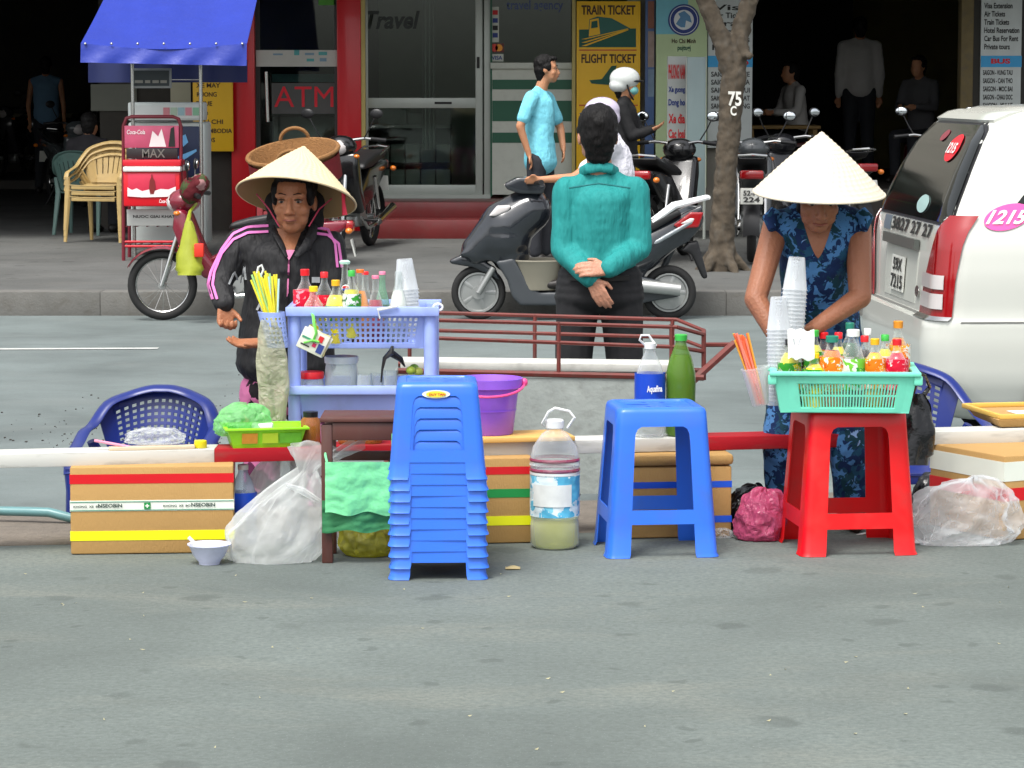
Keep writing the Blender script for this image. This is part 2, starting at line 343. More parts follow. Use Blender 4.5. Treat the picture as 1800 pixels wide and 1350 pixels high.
# sand and pebbles by the kerb on the road, crumbs and dry leaf bits on the pavement
mb = MB()
for k in range(80):
    p = G(rnd.gauss(95, 60), rnd.gauss(765, 26), RZ); r = rnd.uniform(.002, .008); mb.ell(p + V(0, 0, r * .4), (r, r, r * .6), 5, 4)
for k in range(60):
    p = G(rnd.uniform(380, 480), rnd.gauss(735, 25), RZ); r = rnd.uniform(.002, .006); mb.ell(p + V(0, 0, r * .4), (r, r, r * .6), 5, 4)
o = mb.build('pebbles', mat('pebble', C(62, 60, 56), .9)); o['kind'] = 'stuff'; tag(o, 'dark loose pebbles scattered on the road behind the beam', 'pebbles')
mb = MB()
for k in range(40):
    p = G(rnd.uniform(0, 1800), 1010 + 330 * rnd.random() ** 1.4, 0); a = rnd.uniform(0, 6.3); l, w = rnd.uniform(.003, .009), rnd.uniform(.002, .004)
    u, v = V(cos(a), sin(a), 0), V(-sin(a), cos(a), 0)
    mb.add([p - u * l + V(0, 0, .003), p - v * w + V(0, 0, .001), p + u * l + V(0, 0, .005), p + v * w + V(0, 0, .002)], [(0, 1, 2, 3)])
o = mb.build('leaf_crumbs', mat('leaf_crumb', C(164, 160, 128), .8, var=.4, vs=3)); o['kind'] = 'stuff'; tag(o, 'tiny yellowish leaf crumbs littering the grey pavement', 'litter')
# ---------------------------------------------------------------- far buildings
FY = 30.0
redp = mat('red_paint', C(216, 22, 34), .35, var=.08, vs=2, coat=.2)
alu = mat('aluminium_frame', C(172, 178, 170), .4, metal=.2, var=.08)
whitew = mat('white_panel', C(196, 200, 188), .6, var=.06, dirt=.1)
greenp = mat('green_stripe', C(22, 88, 62), .5, var=.1)
darkw = mat('gloom_wall', C(60, 57, 52), .9, var=.25, vs=2, dirt=.3)  # gloom of the interiors is put into this dark wall colour
olive = mat('olive_wall', C(150, 140, 88), .9, var=.15, vs=1.5, dirt=.3)
greyw = mat('grey_render', C(140, 136, 126), .9, var=.15, vs=2, bump=.3, dirt=.3)
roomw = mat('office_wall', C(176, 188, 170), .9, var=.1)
yell = mat('yellow_sign', C(236, 184, 20), .5, var=.06)
blackp = mat('black_print', C(26, 26, 24), .6); redprint = mat('red_print', C(200, 30, 35), .6); blueprint = mat('blue_print', C(40, 60, 130), .6)
greenprint = mat('dark_green_print', C(20, 84, 68), .6); brownprint = mat('brown_print', C(70, 44, 20), .6)
stepm = mat('maroon_tile', C(112, 40, 40), .35, var=.2, vs=5, dirt=.2)
def glass(name, tint, refl=.22):
    if name in _M: return _M[name]
    m = bpy.data.materials.new(name); m.use_nodes = True; n = m.node_tree; o = n.nodes['Material Output']; n.nodes.remove(n.nodes['Principled BSDF'])
    t = n.nodes.new('ShaderNodeBsdfTransparent'); t.inputs[0].default_value = (*tint, 1); g = n.nodes.new('ShaderNodeBsdfGlossy'); g.inputs['Roughness'].default_value = .03; g.inputs[0].default_value = (.9, .95, .93, 1)
    fr = n.nodes.new('ShaderNodeFresnel'); fr.inputs[0].default_value = 1.5; mx = n.nodes.new('ShaderNodeMixShader')
    n.links.new(fr.outputs[0], mx.inputs[0]); n.links.new(t.outputs[0], mx.inputs[1]); n.links.new(g.outputs[0], mx.inputs[2]); n.links.new(mx.outputs[0], o.inputs[0]); _M[name] = m; return m
gl = glass('shop_glass', (.74, .8, .76))
# travel office with the cash machine booth
b0 = W(408, 418, FY); B = thing('travel_office', 'travel office front with red columns, cash machine booth and glass door', 'building', (W(730, 300, FY).x, FY, 0))
xl, xr = W(408, 200, FY).x, W(1130, 200, FY).x
def wall(name, x0, x1, y0, y1, z0, z1, m, p, bev=0): return MB().box(((x0 + x1) / 2, (y0 + y1) / 2, (z0 + z1) / 2), (x1 - x0, y1 - y0, z1 - z0)).build(name, m, p, bev)
wall('back_wall', xl, xr, 34.5, 34.7, 0, 3.2, roomw, B); wall('side_wall', xl - .25, xl - .02, 30.12, 34.5, 0, 3.2, darkw, B); wall('side_wall', xr - .15, xr, 30.3, 34.5, 0, 3.2, roomw, B)
wall('ceiling', xl, xr, 30.12, 34.5, 3.2, 3.3, roomw, B); wall('upper_wall', xl, xr, 30, 30.3, 2.75, 7.5, greyw, B)
wall('floor', xl, xr, 30.05, 34.5, .02, .33, stepm, B)
wall('booth_wall', W(630, 200, FY).x + .02, W(630, 200, FY).x + .1, 30.15, 32.4, .33, 3.2, darkw, B)
wall('booth_back_wall', xl + .03, W(632, 200, FY).x, 31.2, 31.3, .33, 3.2, darkw, B)
for a, c in ((408, 450), (594, 636)):
    p, q = W(a, 400, FY), W(c, 400, FY); wall('red_column', p.x, q.x, FY, FY + .35, .0, 2.75, redp, B, .01)
panel('yellow_strip', 636, -60, 641, 345, FY + .01, .1, mat('cream_strip', C(200, 180, 110), .6), B)
st = None
for k, (yt, yb, y0) in enumerate(((388, 418, 28.5), (358, 388, 29.0))):
    z0, z1 = (0, .18) if k == 0 else (.18, .33)
    wall('step', W(655, 400, 28.5).x - k * .02, W(915, 400, 28.5).x + k * .02, y0, 30.02, z0 - .01, z1, stepm, B, .008)
# cash machine door
D = panel('booth_door', 450, -70, 594, 420, FY + .12, .02, gl, B)
for a, c in ((450, 455), (589, 594)): panel('door_stile', a, -70, c, 345, FY + .1, .05, mat('dark_frame', C(60, 58, 56), .4), B)
hb = panel('header_board', 450, 88, 594, 117, FY + .06, .04, mat('board_white', C(200, 198, 190), .5), B)
for (a, b, c, d, m) in ((480, 94, 497, 97, blueprint), (517, 88, 526, 97, greenprint), (536, 93, 552, 97, blueprint), (560, 91, 575, 97, greenprint), (539, 103, 552, 108, greenprint), (562, 102, 574, 108, blueprint)):
    panel('sticker', a, b, c, d, FY + .055, .004, mat(m.name + '_pale', tuple(.45 + .5 * v for v in m.diffuse_color[:3]) if 0 else (C(90, 170, 170) if m is greenprint else C(130, 160, 180)), .6), hb)
tb = panel('tinted_board', 478, 146, 589, 200, FY + .108, .01, mat('grey_board', C(84, 84, 82), .6), B)
ptext('ATM', 482, 152, 586, 188, FY + .104, mat('atm_red', C(228, 20, 44), .5), tb, 0)
panel('machine', 480, 205, 590, 420, FY + .7, .4, mat('machine_grey', C(128, 132, 130), .5), B, .02); panel('machine_top', 478, 130, 592, 144, FY + .6, .3, mat('machine_blue', C(110, 150, 160), .5), B)
h = MB(); h.cyl(W(468, 126, FY - .05), W(471, 214, FY - .05), .018, n=10); h.cyl(W(468, 135, FY - .05), W(468, 135, FY + .13), .01); h.cyl(W(471, 205, FY - .05), W(471, 205, FY + .13), .01); h.build('door_handle', mat('steel', C(190, 190, 186), .25, metal=.9), B)
panel('green_notice', 560, -2, 590, 9, FY + .1, .01, mat('green_notice', C(90, 170, 60), .6), B)
# glass office door
for nm, a, b, c, d in (('door_stile', 641, -70, 646, 345), ('door_stile', 836, -70, 848, 345), ('door_rail', 646, 172, 836, 190), ('door_rail', 646, 325, 836, 342), ('door_post', 851, -70, 862, 348)):
    panel(nm, a, b, c, d, FY + .1, .06, alu, B, .004)
panel('door_pane', 646, -70, 836, 172, FY + .12, .012, gl, B); panel('door_pane', 646, 190, 836, 325, FY + .12, .012, gl, B)
panel('threshold', 641, 342, 862, 349, FY + .04, .2, alu, B)
panel('lock_plate', 764, 179, 794, 183, FY + .095, .01, blackp, B); panel('door_lock', 838, 100, 843, 120, FY + .09, .01, blackp, B)
ptext('Travel', 642, 19, 738, 51, FY + .114, mat('travel_print', C(24, 34, 26), .5), B, .03, .25)
# window and striped panel
panel('window_post', 862, -70, 865, 345, FY + .08, .1, greenp, B)
panel('window_pane', 865, -70, 1004, 110, FY + .12, .012, gl, B); panel('window_sill', 862, 110, 1006, 121, FY + .03, .14, whitew, B, .006)
pn = panel('lower_panel', 865, 121, 1006, 342, FY + .08, .08, whitew, B)
for b, d in ((140, 157), (177, 213), (233, 251)): panel('stripe', 865.5, b, 1005.5, d, FY + .074, .01, greenp, pn)
for (a, b, c, d, m) in ((864, 12, 877, 74, whitew), (862, 76, 886, 92, mat('card_dark', C(90, 40, 30), .5)), (862, 95, 885, 108, whitew)): panel('card_sticker', a, b, c, d, FY + .108, .006, m, B)
for cx, m in ((869, mat('card_red', C(210, 50, 30), .5)), (877, mat('card_orange', C(235, 150, 30), .5))):
    c = W(cx, 84, FY + .104); MB().cyl(c, c + V(0, -.004, 0), .038 if m.name == 'card_red' else .037, n=16).build('card_disc', m, B)
ptext('VISA', 864, 98, 883, 105, FY + .104, blueprint, B)
for k, yy in enumerate((18, 32, 45, 58)): panel('card_print', 866, yy, 875, yy + 8, FY + .104, .003, (redprint, blueprint, blackp, blueprint)[k], B)
ptext('travel agency', 890, 0, 990, 22, FY + .114, mat('window_print', C(60, 80, 120), .5), B)
# office furniture behind the glass
cur = MB().grid(lambda u, v: V(W(742 + 22 * u, 0, 31.2).x, 31.2 + .05 * sin(u * 19), 2.7 - 1.9 * v), 30, 2).build('curtain', mat('curtain', C(170, 178, 172), .9), B, solid=.004)
dk = thing('desk', 'pale office desk with rows of folders behind the glass door', 'desk', (W(740, 300, 31.6).x, 31.6, .33))
pm = mat('folder_white', C(150, 154, 150), .7); dm_ = mat('desk_dark', C(40, 42, 44), .6)
pw0, pw1 = W(650, 0, 31.6).x, W(792, 0, 31.6).x
wall('desk_top', pw0, pw1, 31.3, 32, 1.02, 1.06, pm, dk); wall('desk_end', pw0, pw0 + .03, 31.35, 31.95, .34, 1.02, dm_, dk); wall('desk_end', pw1 - .03, pw1, 31.35, 31.95, .34, 1.02, dm_, dk); wall('desk_back', pw0, pw1, 31.9, 31.95, .34, 1.02, dm_, dk)
wall('shelf', pw0, pw1, 31.4, 31.9, .62, .65, dm_, dk)
for r_, z in ((0, .39), (1, .655)):
    for k in range(5): MB().box((pw0 + .14 + k * .16, 31.45, z + .1), (.145, .3, .19)).build('folder', pm, dk, .006)
for (px, w_, h_) in ((690, .3, .16), (735, .22, .12), (772, .25, .2)):
    c = W(px, 200, 31.5); o = MB().box((c.x, 31.55, 1.06 + h_ / 2), (w_, .25, h_)).build('paper_stack', pm, None, .01); tag(o, {690: 'wide stack of papers on the office desk', 735: 'low stack of papers in the middle of the office desk', 772: 'tall stack of papers at the end of the office desk'}[px], 'papers')
# covered motorbike parking left of the office
LB = thing('parking_hall', 'dark covered motorbike parking hall open to the street', 'building', (-6.5, 44, 0))
wl, wr = -14.0, xl - .3
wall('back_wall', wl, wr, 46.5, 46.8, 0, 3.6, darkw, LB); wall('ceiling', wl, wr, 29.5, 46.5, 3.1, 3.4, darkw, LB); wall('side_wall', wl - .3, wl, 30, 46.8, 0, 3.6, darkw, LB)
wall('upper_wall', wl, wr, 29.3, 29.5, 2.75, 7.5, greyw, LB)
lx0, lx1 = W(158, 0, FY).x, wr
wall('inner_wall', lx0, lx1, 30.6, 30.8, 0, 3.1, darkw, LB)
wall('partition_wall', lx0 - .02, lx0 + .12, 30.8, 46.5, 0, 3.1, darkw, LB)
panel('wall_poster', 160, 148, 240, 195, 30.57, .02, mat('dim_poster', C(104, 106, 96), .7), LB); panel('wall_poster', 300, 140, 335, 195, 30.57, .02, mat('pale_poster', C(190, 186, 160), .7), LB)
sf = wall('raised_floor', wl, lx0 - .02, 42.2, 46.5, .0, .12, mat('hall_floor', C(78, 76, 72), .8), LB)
wall('long_table', -8.5, -6.7, 45.2, 45.9, .98, 1.04, mat('hall_table', C(150, 145, 120), .7), LB)
for xx in (-8.45, -6.75): wall('table_leg', xx, xx + .06, 45.5, 45.56, .12, .98, darkw, LB)
# open cafe right of the office
RB = thing('open_cafe', 'dark open fronted cafe with olive back wall', 'building', (W(1500, 300, FY).x, 34, 0))
rx0, rx1 = W(1322, 0, FY).x, W(1712, 0, FY).x
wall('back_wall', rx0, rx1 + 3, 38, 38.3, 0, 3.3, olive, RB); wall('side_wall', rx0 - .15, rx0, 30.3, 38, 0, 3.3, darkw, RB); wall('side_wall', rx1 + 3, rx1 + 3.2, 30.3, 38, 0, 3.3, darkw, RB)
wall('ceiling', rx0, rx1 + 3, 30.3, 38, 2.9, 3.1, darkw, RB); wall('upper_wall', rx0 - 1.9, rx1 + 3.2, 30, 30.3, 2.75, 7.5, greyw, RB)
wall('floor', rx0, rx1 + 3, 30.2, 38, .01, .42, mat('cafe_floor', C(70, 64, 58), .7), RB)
wall('added_dark_sheet', rx0, W(1500, 0, 36).x, 36, 36.15, .42, 2.9, mat('added_dark_sheet', C(22, 21, 20), .8), RB)  # near-black sheet added to stand for gloom on this side of the room
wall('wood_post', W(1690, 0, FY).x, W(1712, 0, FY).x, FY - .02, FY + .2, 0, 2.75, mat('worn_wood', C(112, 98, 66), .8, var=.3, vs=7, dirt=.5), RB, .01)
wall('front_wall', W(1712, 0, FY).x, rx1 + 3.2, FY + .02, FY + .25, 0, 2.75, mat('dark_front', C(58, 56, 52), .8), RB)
wall('front_pier', W(1128, 0, FY).x, W(1322, 0, FY).x, FY + .12, FY + .4, 0, 2.75, greyw, RB)
# awning added out of view to shade the shop fronts and darken their interiors
AW = thing('added_awning', 'long corrugated awning added out of view to shade the shop fronts', 'awning', (0, 29.9, 2.8))
mb = MB().grid(lambda u, v: V(-14 + 26 * u, 30.0 - 2.5 * v, 3.0 - .25 * v + .02 * sin(u * 800)), 260, 1); mb.build('roof_sheet', mat('awning_sheet', C(120, 120, 116), .6), AW, solid=.01)
for k in range(7): MB().cyl((-13 + 4 * k, 30, 2.78), (-13 + 4 * k, 27.7, 2.62), .03).build('bracket', alu, AW)
# ---------------------------------------------------------------- signs
def sign(name, label, a, b, c, d, Y, m, th=.04):
    p, q = W(a, d, Y), W(c, b, Y); t = thing(name, label, 'sign', ((p.x + q.x) / 2, Y, p.z)); panel('board', a, b, c, d, Y, th, m, t, .003); return t
sg = sign('ticket_sign', 'yellow sign board reading train ticket and flight ticket', 1013, 2, 1126, 330, FY - .05, yell)
ptext('TRAIN TICKET', 1022, 9, 1117, 26, FY - .053, brownprint, sg, .03)
ptext('FLIGHT TICKET', 1022, 95, 1118, 111, FY - .053, brownprint, sg, .03)
def flat(name, pts, Y, m, parent): return MB().add([W(x, y, Y) for x, y in pts], [tuple(range(len(pts)))]).build(name, m, parent, smooth=0)
flat('hill', [(1018, 83), (1118, 83), (1118, 50), (1018, 52)], FY - .053, greenprint, sg)
flat('train', [(1034, 66), (1036, 34), (1050, 29), (1075, 32), (1108, 50), (1090, 54), (1060, 60), (1045, 66)], FY - .056, mat('train_green', C(30, 96, 84), .5), sg)
flat('train_nose', [(1035, 64), (1037, 35), (1052, 32), (1055, 60)], FY - .059, yell, sg); flat('train_window', [(1039, 50), (1040, 38), (1050, 36), (1051, 48)], FY - .062, greenprint, sg)
for k in range(3): flat('rail', [(1022, 81 - k * 6), (1030, 81 - k * 6), (1105, 53 - k), (1103, 52 - k)], FY - .0585, yell, sg)
flat('rule', [(1018, 87), (1119, 87), (1119, 89), (1018, 89)], FY - .053, mat('sign_red', C(190, 60, 30), .5), sg)
flat('plane', [(1036, 141), (1058, 139), (1075, 116), (1084, 115), (1078, 138), (1118, 135), (1119, 143), (1080, 150), (1040, 147)], FY - .053, greenprint, sg)
flat('rule', [(1018, 184), (1121, 184), (1121, 186), (1018, 186)], FY - .053, mat('sign_red'), sg)
o = panel('sign_post', 1005, -70, 1012, 342, FY - .03, .08, mat('post_cream', C(180, 165, 100), .6), None); tag(o, 'narrow cream post beside the yellow ticket sign', 'post')
bn = sign('emblem_banner', 'pale green banner with round blue emblem beside the tree', 1152, -60, 1244, 330, FY - .04, mat('banner_green', C(188, 208, 160), .6), .03)
panel('banner_top', 1153, -58, 1210, 60, FY - .043, .004, mat('banner_blue', C(120, 190, 205), .6, var=.2), bn)
c = W(1202, 35, FY - .047)
for r, dy, m in ((.158, 0, blueprint), (.142, .003, mat('emblem_white', C(220, 225, 225), .5)), (.135, .006, blueprint), (.1, .009, mat('emblem_white'))):
    MB().cyl(c + V(0, -dy, 0), c + V(0, -dy - .003, 0), r, n=32).build('emblem_ring', m, bn)
flat('emblem_figure', [(1188, 42), (1196, 30), (1192, 24), (1203, 19), (1213, 28), (1216, 40), (1206, 36), (1204, 48), (1197, 48)], FY - .062, mat('emblem_blue', C(90, 140, 180), .5), bn)
ptext('Ho Chi Minh', 1181, 68, 1223, 76, FY - .045, brownprint, bn, .02)
ptext('pujtugj', 1191, 80, 1214, 91, FY - .045, greenprint, bn, .02)
pl = sign('blue_pillar_sign', 'narrow dark blue picture strip beside the ticket sign', 1133, -60, 1151, 330, FY - .03, mat('pillar_blue', C(70, 96, 140), .5, var=.3, vs=4), .05)
for k, (b, d, cc) in enumerate(((2, 50, (130, 80, 60)), (55, 118, (150, 130, 120)), (122, 170, (110, 130, 150)))): panel('picture', 1139, b, 1150, d, FY - .034, .006, mat('strip_picture%d' % k, C(*cc), .6, var=.5, vs=9), pl)
ms = sign('menu_sign', 'standing white board with red handwritten lines under the emblem banner', 1172, 99, 1207, 345, 28.6, mat('menu_white', C(176, 180, 176), .6), .03)
for k, (b, d, s_, m) in enumerate(((113, 139, 'PHUONG NAM', redprint), (152, 165, 'Xe guong', blueprint), (174, 189, 'Dong ho', blueprint), (200, 217, 'Xe dia', redprint), (227, 243, 'Cac loai', redprint), (252, 272, 'Ve may bay', redprint), (278, 292, 'Tour', blueprint))): ptext(s_, 1175, b, 1204, d, 28.594, m, ms, .03)
panel('lower_panel', 1173, 298, 1206, 344, 28.594, .005, mat('menu_blue', C(50, 66, 110), .6), ms)
for a in (1175, 1203): MB().cyl(W(a, 343, 28.6), V(W(a, 343, 28.6).x, 28.6, 0), .015).build('leg', alu, ms)
gb = sign('glass_board', 'tall greyish glass display board leaning beside the tree', 1206, 100, 1241, 348, 28.4, mat('frosted_board', C(140, 158, 158), .25, var=.25, vs=2, stretch=(2, 1, .6)), .04)
for a, c in ((1205, 1208), (1239, 1242)): panel('board_frame', a, 99, c, 350, 28.39, .06, alu, gb)
for a in (1208, 1238): MB().cyl(W(a, 346, 28.41), V(W(a, 346, 28.41).x, 28.41, 0), .015).build('leg', alu, gb)
ws = sign('service_sign', 'white notice board half hidden behind the tree trunk', 1243, -60, 1324, 260, FY - .01, mat('notice_white', C(200, 206, 204), .6), .04)
for k, s_ in enumerate(('Visa', 'Air Tickets', 'Train', 'Hotel', 'Car Bus', 'Private')): ptext(s_, 1252, 8 + k * 14, 1318, 18 + k * 14, FY - .014, blackp, ws, .02)
panel('bus_band', 1244, 98, 1323, 118, FY - .014, .005, mat('band_blue', C(60, 160, 215), .6), ws); ptext('BUS', 1290, 102, 1316, 114, FY - .0175, redprint, ws, .03)
for k, s_ in enumerate(('SAIGON - HUE', 'SAIGON - NHA', 'SAIGON - MUI', 'SAIGON - DALAT', 'SAIGON - VUNG')): ptext(s_, 1250, 126 + k * 14, 1318, 135 + k * 14, FY - .014, blackp, ws, .02)
rs = sign('bus_sign', 'white price board with visa, air, train lines and blue bus band', 1722, -60, 1798, 215, FY - .03, mat('notice_white'), .04)
for k, s_ in enumerate(('Visa Extension', 'Air Tickets', 'Train Tickets', 'Hotel Reservation', 'Car Bus For Rent', 'Private tours')):
    ptext(s_, 1730, 5 + k * 14.4, 1730 + (50, 37, 44, 62, 60, 45)[k], 15 + k * 14.4, FY - .034, blackp, rs, .025)
panel('bus_band', 1724, 98, 1796, 118, FY - .034, .005, mat('band_blue'), rs); ptext('BUS', 1742, 103, 1776, 112, FY - .0375, redprint, rs, .04)
for k, s_ in enumerate(('SAIGON - VUNG TAU', 'SAIGON - CAN THO', 'SAIGON - MOC BAI', 'SAIGON - CHAU DOC', 'SAIGON - MUI NE')): ptext(s_, 1728, 123 + k * 14.4, 1728 + 52, 132 + k * 14.4, FY - .034, blackp, rs, .025)
ys = sign('yellow_price_sign', 'yellow board with faint dark lines under the blue canopy', 340, 130, 409, 266, FY - .1, yell, .03)
for k, (a, s_) in enumerate(((345, 'XE MAY'), (346, 'RUONG'), (345, 'THUE'), (352, 'Xe'), (350, 'CU CHI'), (352, 'CAMBODIA'), (350, 'LAOS'))): ptext(s_, a, 146 + k * 16, a + 7 * len(s_), 154 + k * 16, FY - .104, brownprint, ys, .02)
# ---------------------------------------------------------------- tree
TR = thing('street_tree', 'street tree trunk forking above white painted number 75', 'tree', (W(1272, 460, 24.6).x, 24.6, zs(24.6)))
bark = mat('bark', C(78, 69, 57), .95, var=.5, vs=10, bump=1, bs=22, stretch=(1, 1, .5), dirt=.75)
TY = 24.6
def tp(px, py, dy=0): return W(px, py, TY + dy)
mb = MB(); mb.chain([V(tp(1268, 460).x, TY, zs(TY) - .05), tp(1270, 400), tp(1276, 300), tp(1284, 200), tp(1290, 130)], [.13, .1, .092, .096, .105], 14)
mb.chain([tp(1290, 135), tp(1268, 70), tp(1240, 0), tp(1205, -90), tp(1160, -220)], [.1, .08, .075, .07, .06], 12); mb.chain([tp(1290, 135), tp(1300, 60, .05), tp(1318, 0, .05), tp(1350, -110, .1), tp(1390, -260, .2)], [.1, .08, .07, .06, .05], 12)
mb.chain([tp(1240, 0), tp(1262, -90, .3), tp(1290, -220, .5)], [.07, .055, .035], 8); mb.chain([tp(1300, 66), tp(1310, 98, -.05), tp(1318, 98, -.1)], [.06, .045, .03], 8)
for a in range(5): mb.cap(V(tp(1268, 440).x + .05 * cos(a * 1.3), TY + .05 * sin(a * 1.3), .1), V(tp(1268, 440).x + .24 * cos(a * 1.3), TY + .24 * sin(a * 1.3), zs(TY) - .03), .06, .03)
blob(mb, 'trunk', bark, TR, .014, 2, .035, .07)
lf = MB(); rn = random.Random(3)
for (cx, cy, cz, R_) in ((1.2, 24.4, 4.4, 1.1), (2.6, 24.9, 4.9, 1.2), (1.9, 25.2, 5.6, 1.4), (.9, 25, 5.1, .9), (2.9, 24.2, 4.3, .8)):
    for k in range(650):
        d = V(rn.gauss(0, 1), rn.gauss(0, 1), rn.gauss(0, 1)).normalized() * R_ * rn.random() ** .4; p = V(cx, cy, cz) + d; u = V(rn.gauss(0, 1), rn.gauss(0, 1), rn.gauss(0, .6)).normalized() * .09; w_ = u.orthogonal().normalized() * .035
        lf.add([p - u, p - w_, p + u, p + w_], [(0, 1, 2, 3)])
lf.build('crown', mat('leaf', C(70, 104, 48), .6, var=.4, vs=3), TR, smooth=0)
wp = mat('white_paint', C(222, 222, 214), .8, dirt=.3)
text('75', tp(1278, 186) + V(0, -.122, 0), (1, 0, -.03), (0, 0, 1), .11, .12, wp, TR, .03); text('C', tp(1282, 203) + V(0, -.118, 0), (1, 0, 0), (0, 0, 1), .05, .08, wp, TR, .03)
# ---------------------------------------------------------------- blue canopy stand, drinks rack, freezer
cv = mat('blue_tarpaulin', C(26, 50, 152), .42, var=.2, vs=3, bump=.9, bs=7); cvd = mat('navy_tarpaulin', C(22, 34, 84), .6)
CN = thing('canopy_stand', 'bright blue tarpaulin canopy on thin steel poles', 'canopy', (W(292, 440, 26.4).x, 26.4, zs(26.4)))
def can(u, v):
    Y = 25.4 + 2.0 * v; a, c = (142 + 14 * v, 434 - 6 * v); t = W(a + (c - a) * u, 76, 25.4); x = t.x * (1 - .03 * v)
    return V(x, Y + .02 * sin(u * 9 + v * 5), t.z + 1.05 * v - .05 * sin(pi * u) * (1 - v) - .06 * sin(pi * v) + .012 * sin(u * 37 + v * 9) * v)
MB().grid(can, 40, 12).build('canopy_sheet', cv, CN, solid=.006)
def val(u, v):
    t = W(142 + 292 * u, 76 + (34 + 6 * u) * v, 25.4); return t + V(0, .015 * sin(u * 26 + v * 2) * v - .03 * v, -.05 * sin(pi * u) * (1 - v))
MB().grid(val, 60, 5).build('valance', cv, CN, solid=.005)
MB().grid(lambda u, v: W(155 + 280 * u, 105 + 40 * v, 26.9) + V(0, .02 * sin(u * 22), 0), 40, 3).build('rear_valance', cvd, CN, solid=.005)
steel = mat('steel')
for px in (232, 352):
    for Y in (25.8, 27.0): p = W(px, 78, Y); MB().cyl((p.x, Y, zs(Y)), (p.x, Y, p.z + .08 + (Y - 25.8) * .4), .016, n=10).build('pole', steel, CN)
for k in range(7): c = W(150 + 46 * k, 77, 25.38); MB().ell(c, .012, 8, 6).build('eyelet', steel, CN)
FZ = thing('ice_freezer', 'white upright drinks freezer with printed header behind the red rack', 'freezer', (W(292, 440, 26.3).x, 26.3, zs(26.3)))
fw = mat('freezer_white', C(204, 212, 208), .4)
def fbox(nm, a, b, c, d, Y, th, m, bev=.01): return panel(nm, a, b, c, d, Y, th, m, FZ, bev)
fbox('cabinet', 228, 215, 360, 430, 26.3, .55, fw, .02); hd = fbox('header', 225, 180, 358, 212, 26.22, .3, fw, .015)
fbox('door_panel', 240, 222, 350, 330, 26.28, .02, mat('freezer_print', C(22, 38, 76), .4, var=.5, vs=5))
flat('swirl', [(318, 240), (326, 236), (331, 250), (322, 258)], 26.275, mat('ice_blue', C(120, 190, 240), .4), FZ); flat('swirl', [(312, 275), (345, 262), (346, 266), (322, 282), (330, 300), (326, 302), (316, 284)], 26.275, mat('ice_blue'), FZ)
panel('header_print', 229, 185, 353, 208, 26.214, .004, mat('header_print', C(214, 220, 216), .5), hd)
for k, cc in enumerate(((200, 80, 90), (150, 190, 150), (120, 180, 190), (210, 90, 110), (90, 180, 120))): panel('header_picture', 287 + k * 13, 189, 298 + k * 13, 203, 26.209, .004, mat('hp%d' % k, C(*[int(v * .6 + 85) for v in cc]), .5), hd)
o = sign('wall_menu', 'small framed dark menu board between the canopy poles', 230, 120, 301, 155, 25.95, mat('menu_frame', C(150, 156, 156), .4), .03); panel('menu_face', 234, 124, 297, 151, 25.944, .005, mat('menu_face', C(50, 60, 62), .5), o)
for k, (a, c) in enumerate(((237, 251), (255, 264), (268, 279), (282, 293))): panel('menu_print', a, 141, c, 146, 25.939, .004, mat('menu_print', C(150, 150, 140), .6), o)
MB().cyl(W(232, 150, 25.95), W(232, 150, 25.8), .006).build('hook', steel, o); MB().cyl(W(300, 140, 25.96), W(352, 140, 25.8), .005).build('hook', steel, o)
CR = thing('drinks_rack', 'red steel drinks rack with printed panels beside the cream chairs', 'rack', (W(267, 445, 25.7).x, 25.7, zs(25.7)))
cr = mat('rack_red', C(196, 22, 40), .4); crd = mat('rack_maroon', C(110, 26, 40), .5)
def rp_(px, py, Y=25.7): return W(px, py, Y)
fr = MB(); zb = zs(25.7)
fr.tube([V(rp_(217, 445).x, 25.7, zb), rp_(217, 222), rp_(222, 208), rp_(232, 205), rp_(304, 205), rp_(314, 209), rp_(318, 222), V(rp_(318, 445).x, 25.7, zb)], .016, 8); fr.build('front_frame', crd, CR)
fr = MB(); fr.tube([V(rp_(217, 445).x, 26.1, zb), V(rp_(217, 300).x, 26.1, rp_(217, 300).z), V(rp_(318, 300).x, 26.1, rp_(318, 300).z), V(rp_(318, 445).x, 26.1, zb)], .016, 8); fr.build('rear_frame', crd, CR)
for yy in (425, 433): MB().cyl(rp_(217, yy), rp_(318, yy), .011).build('rung', cr, CR)
for yy in (398, 432):
    mb = MB()
    for k in range(6): mb.cyl(V(rp_(222 + k * 18, yy).x, 25.7, rp_(217, yy).z), V(rp_(222 + k * 18, yy).x, 26.1, rp_(217, yy).z), .006, n=6)
    mb.build('wire_shelf', crd, CR)
def cbox(nm, a, b, c, d, m, Y=25.68, th=.02, bev=.004): return panel(nm, a, b, c, d, Y, th, m, CR, bev)
cbox('upper_panel', 219, 221, 314, 260, mat('rack_print_pink', C(190, 80, 110), .5, var=.3, vs=7)); ptext('Coca-Cola', 223, 228, 255, 236, 25.675, mat('print_cream', C(236, 222, 222), .5), CR, .02, .2)
for (q, m) in (([(262, 258), (268, 230), (278, 240), (284, 226), (292, 258)], 'print_cream'), ([(296, 258), (300, 226), (306, 222), (308, 258)], 'black_print')): flat('print_figure', q, 25.675, mat(m), CR)
cbox('dark_panel', 222, 261, 312, 279, mat('rack_dark', C(36, 28, 30), .5)); ptext('MAX', 250, 262, 290, 277, 25.675, mat('grey_print', C(110, 110, 104), .5), CR, .01)
cbox('red_shelf', 215, 281, 318, 292, cr, 25.6, .3, .01)
cbox('cooler_lid', 216, 293, 317, 302, mat('cooler_white', C(230, 226, 222), .4), 25.56, .5, .01); cbox('cooler_box', 217, 302, 316, 363, mat('cooler_red', C(212, 20, 36), .35), 25.58, .5, .015)
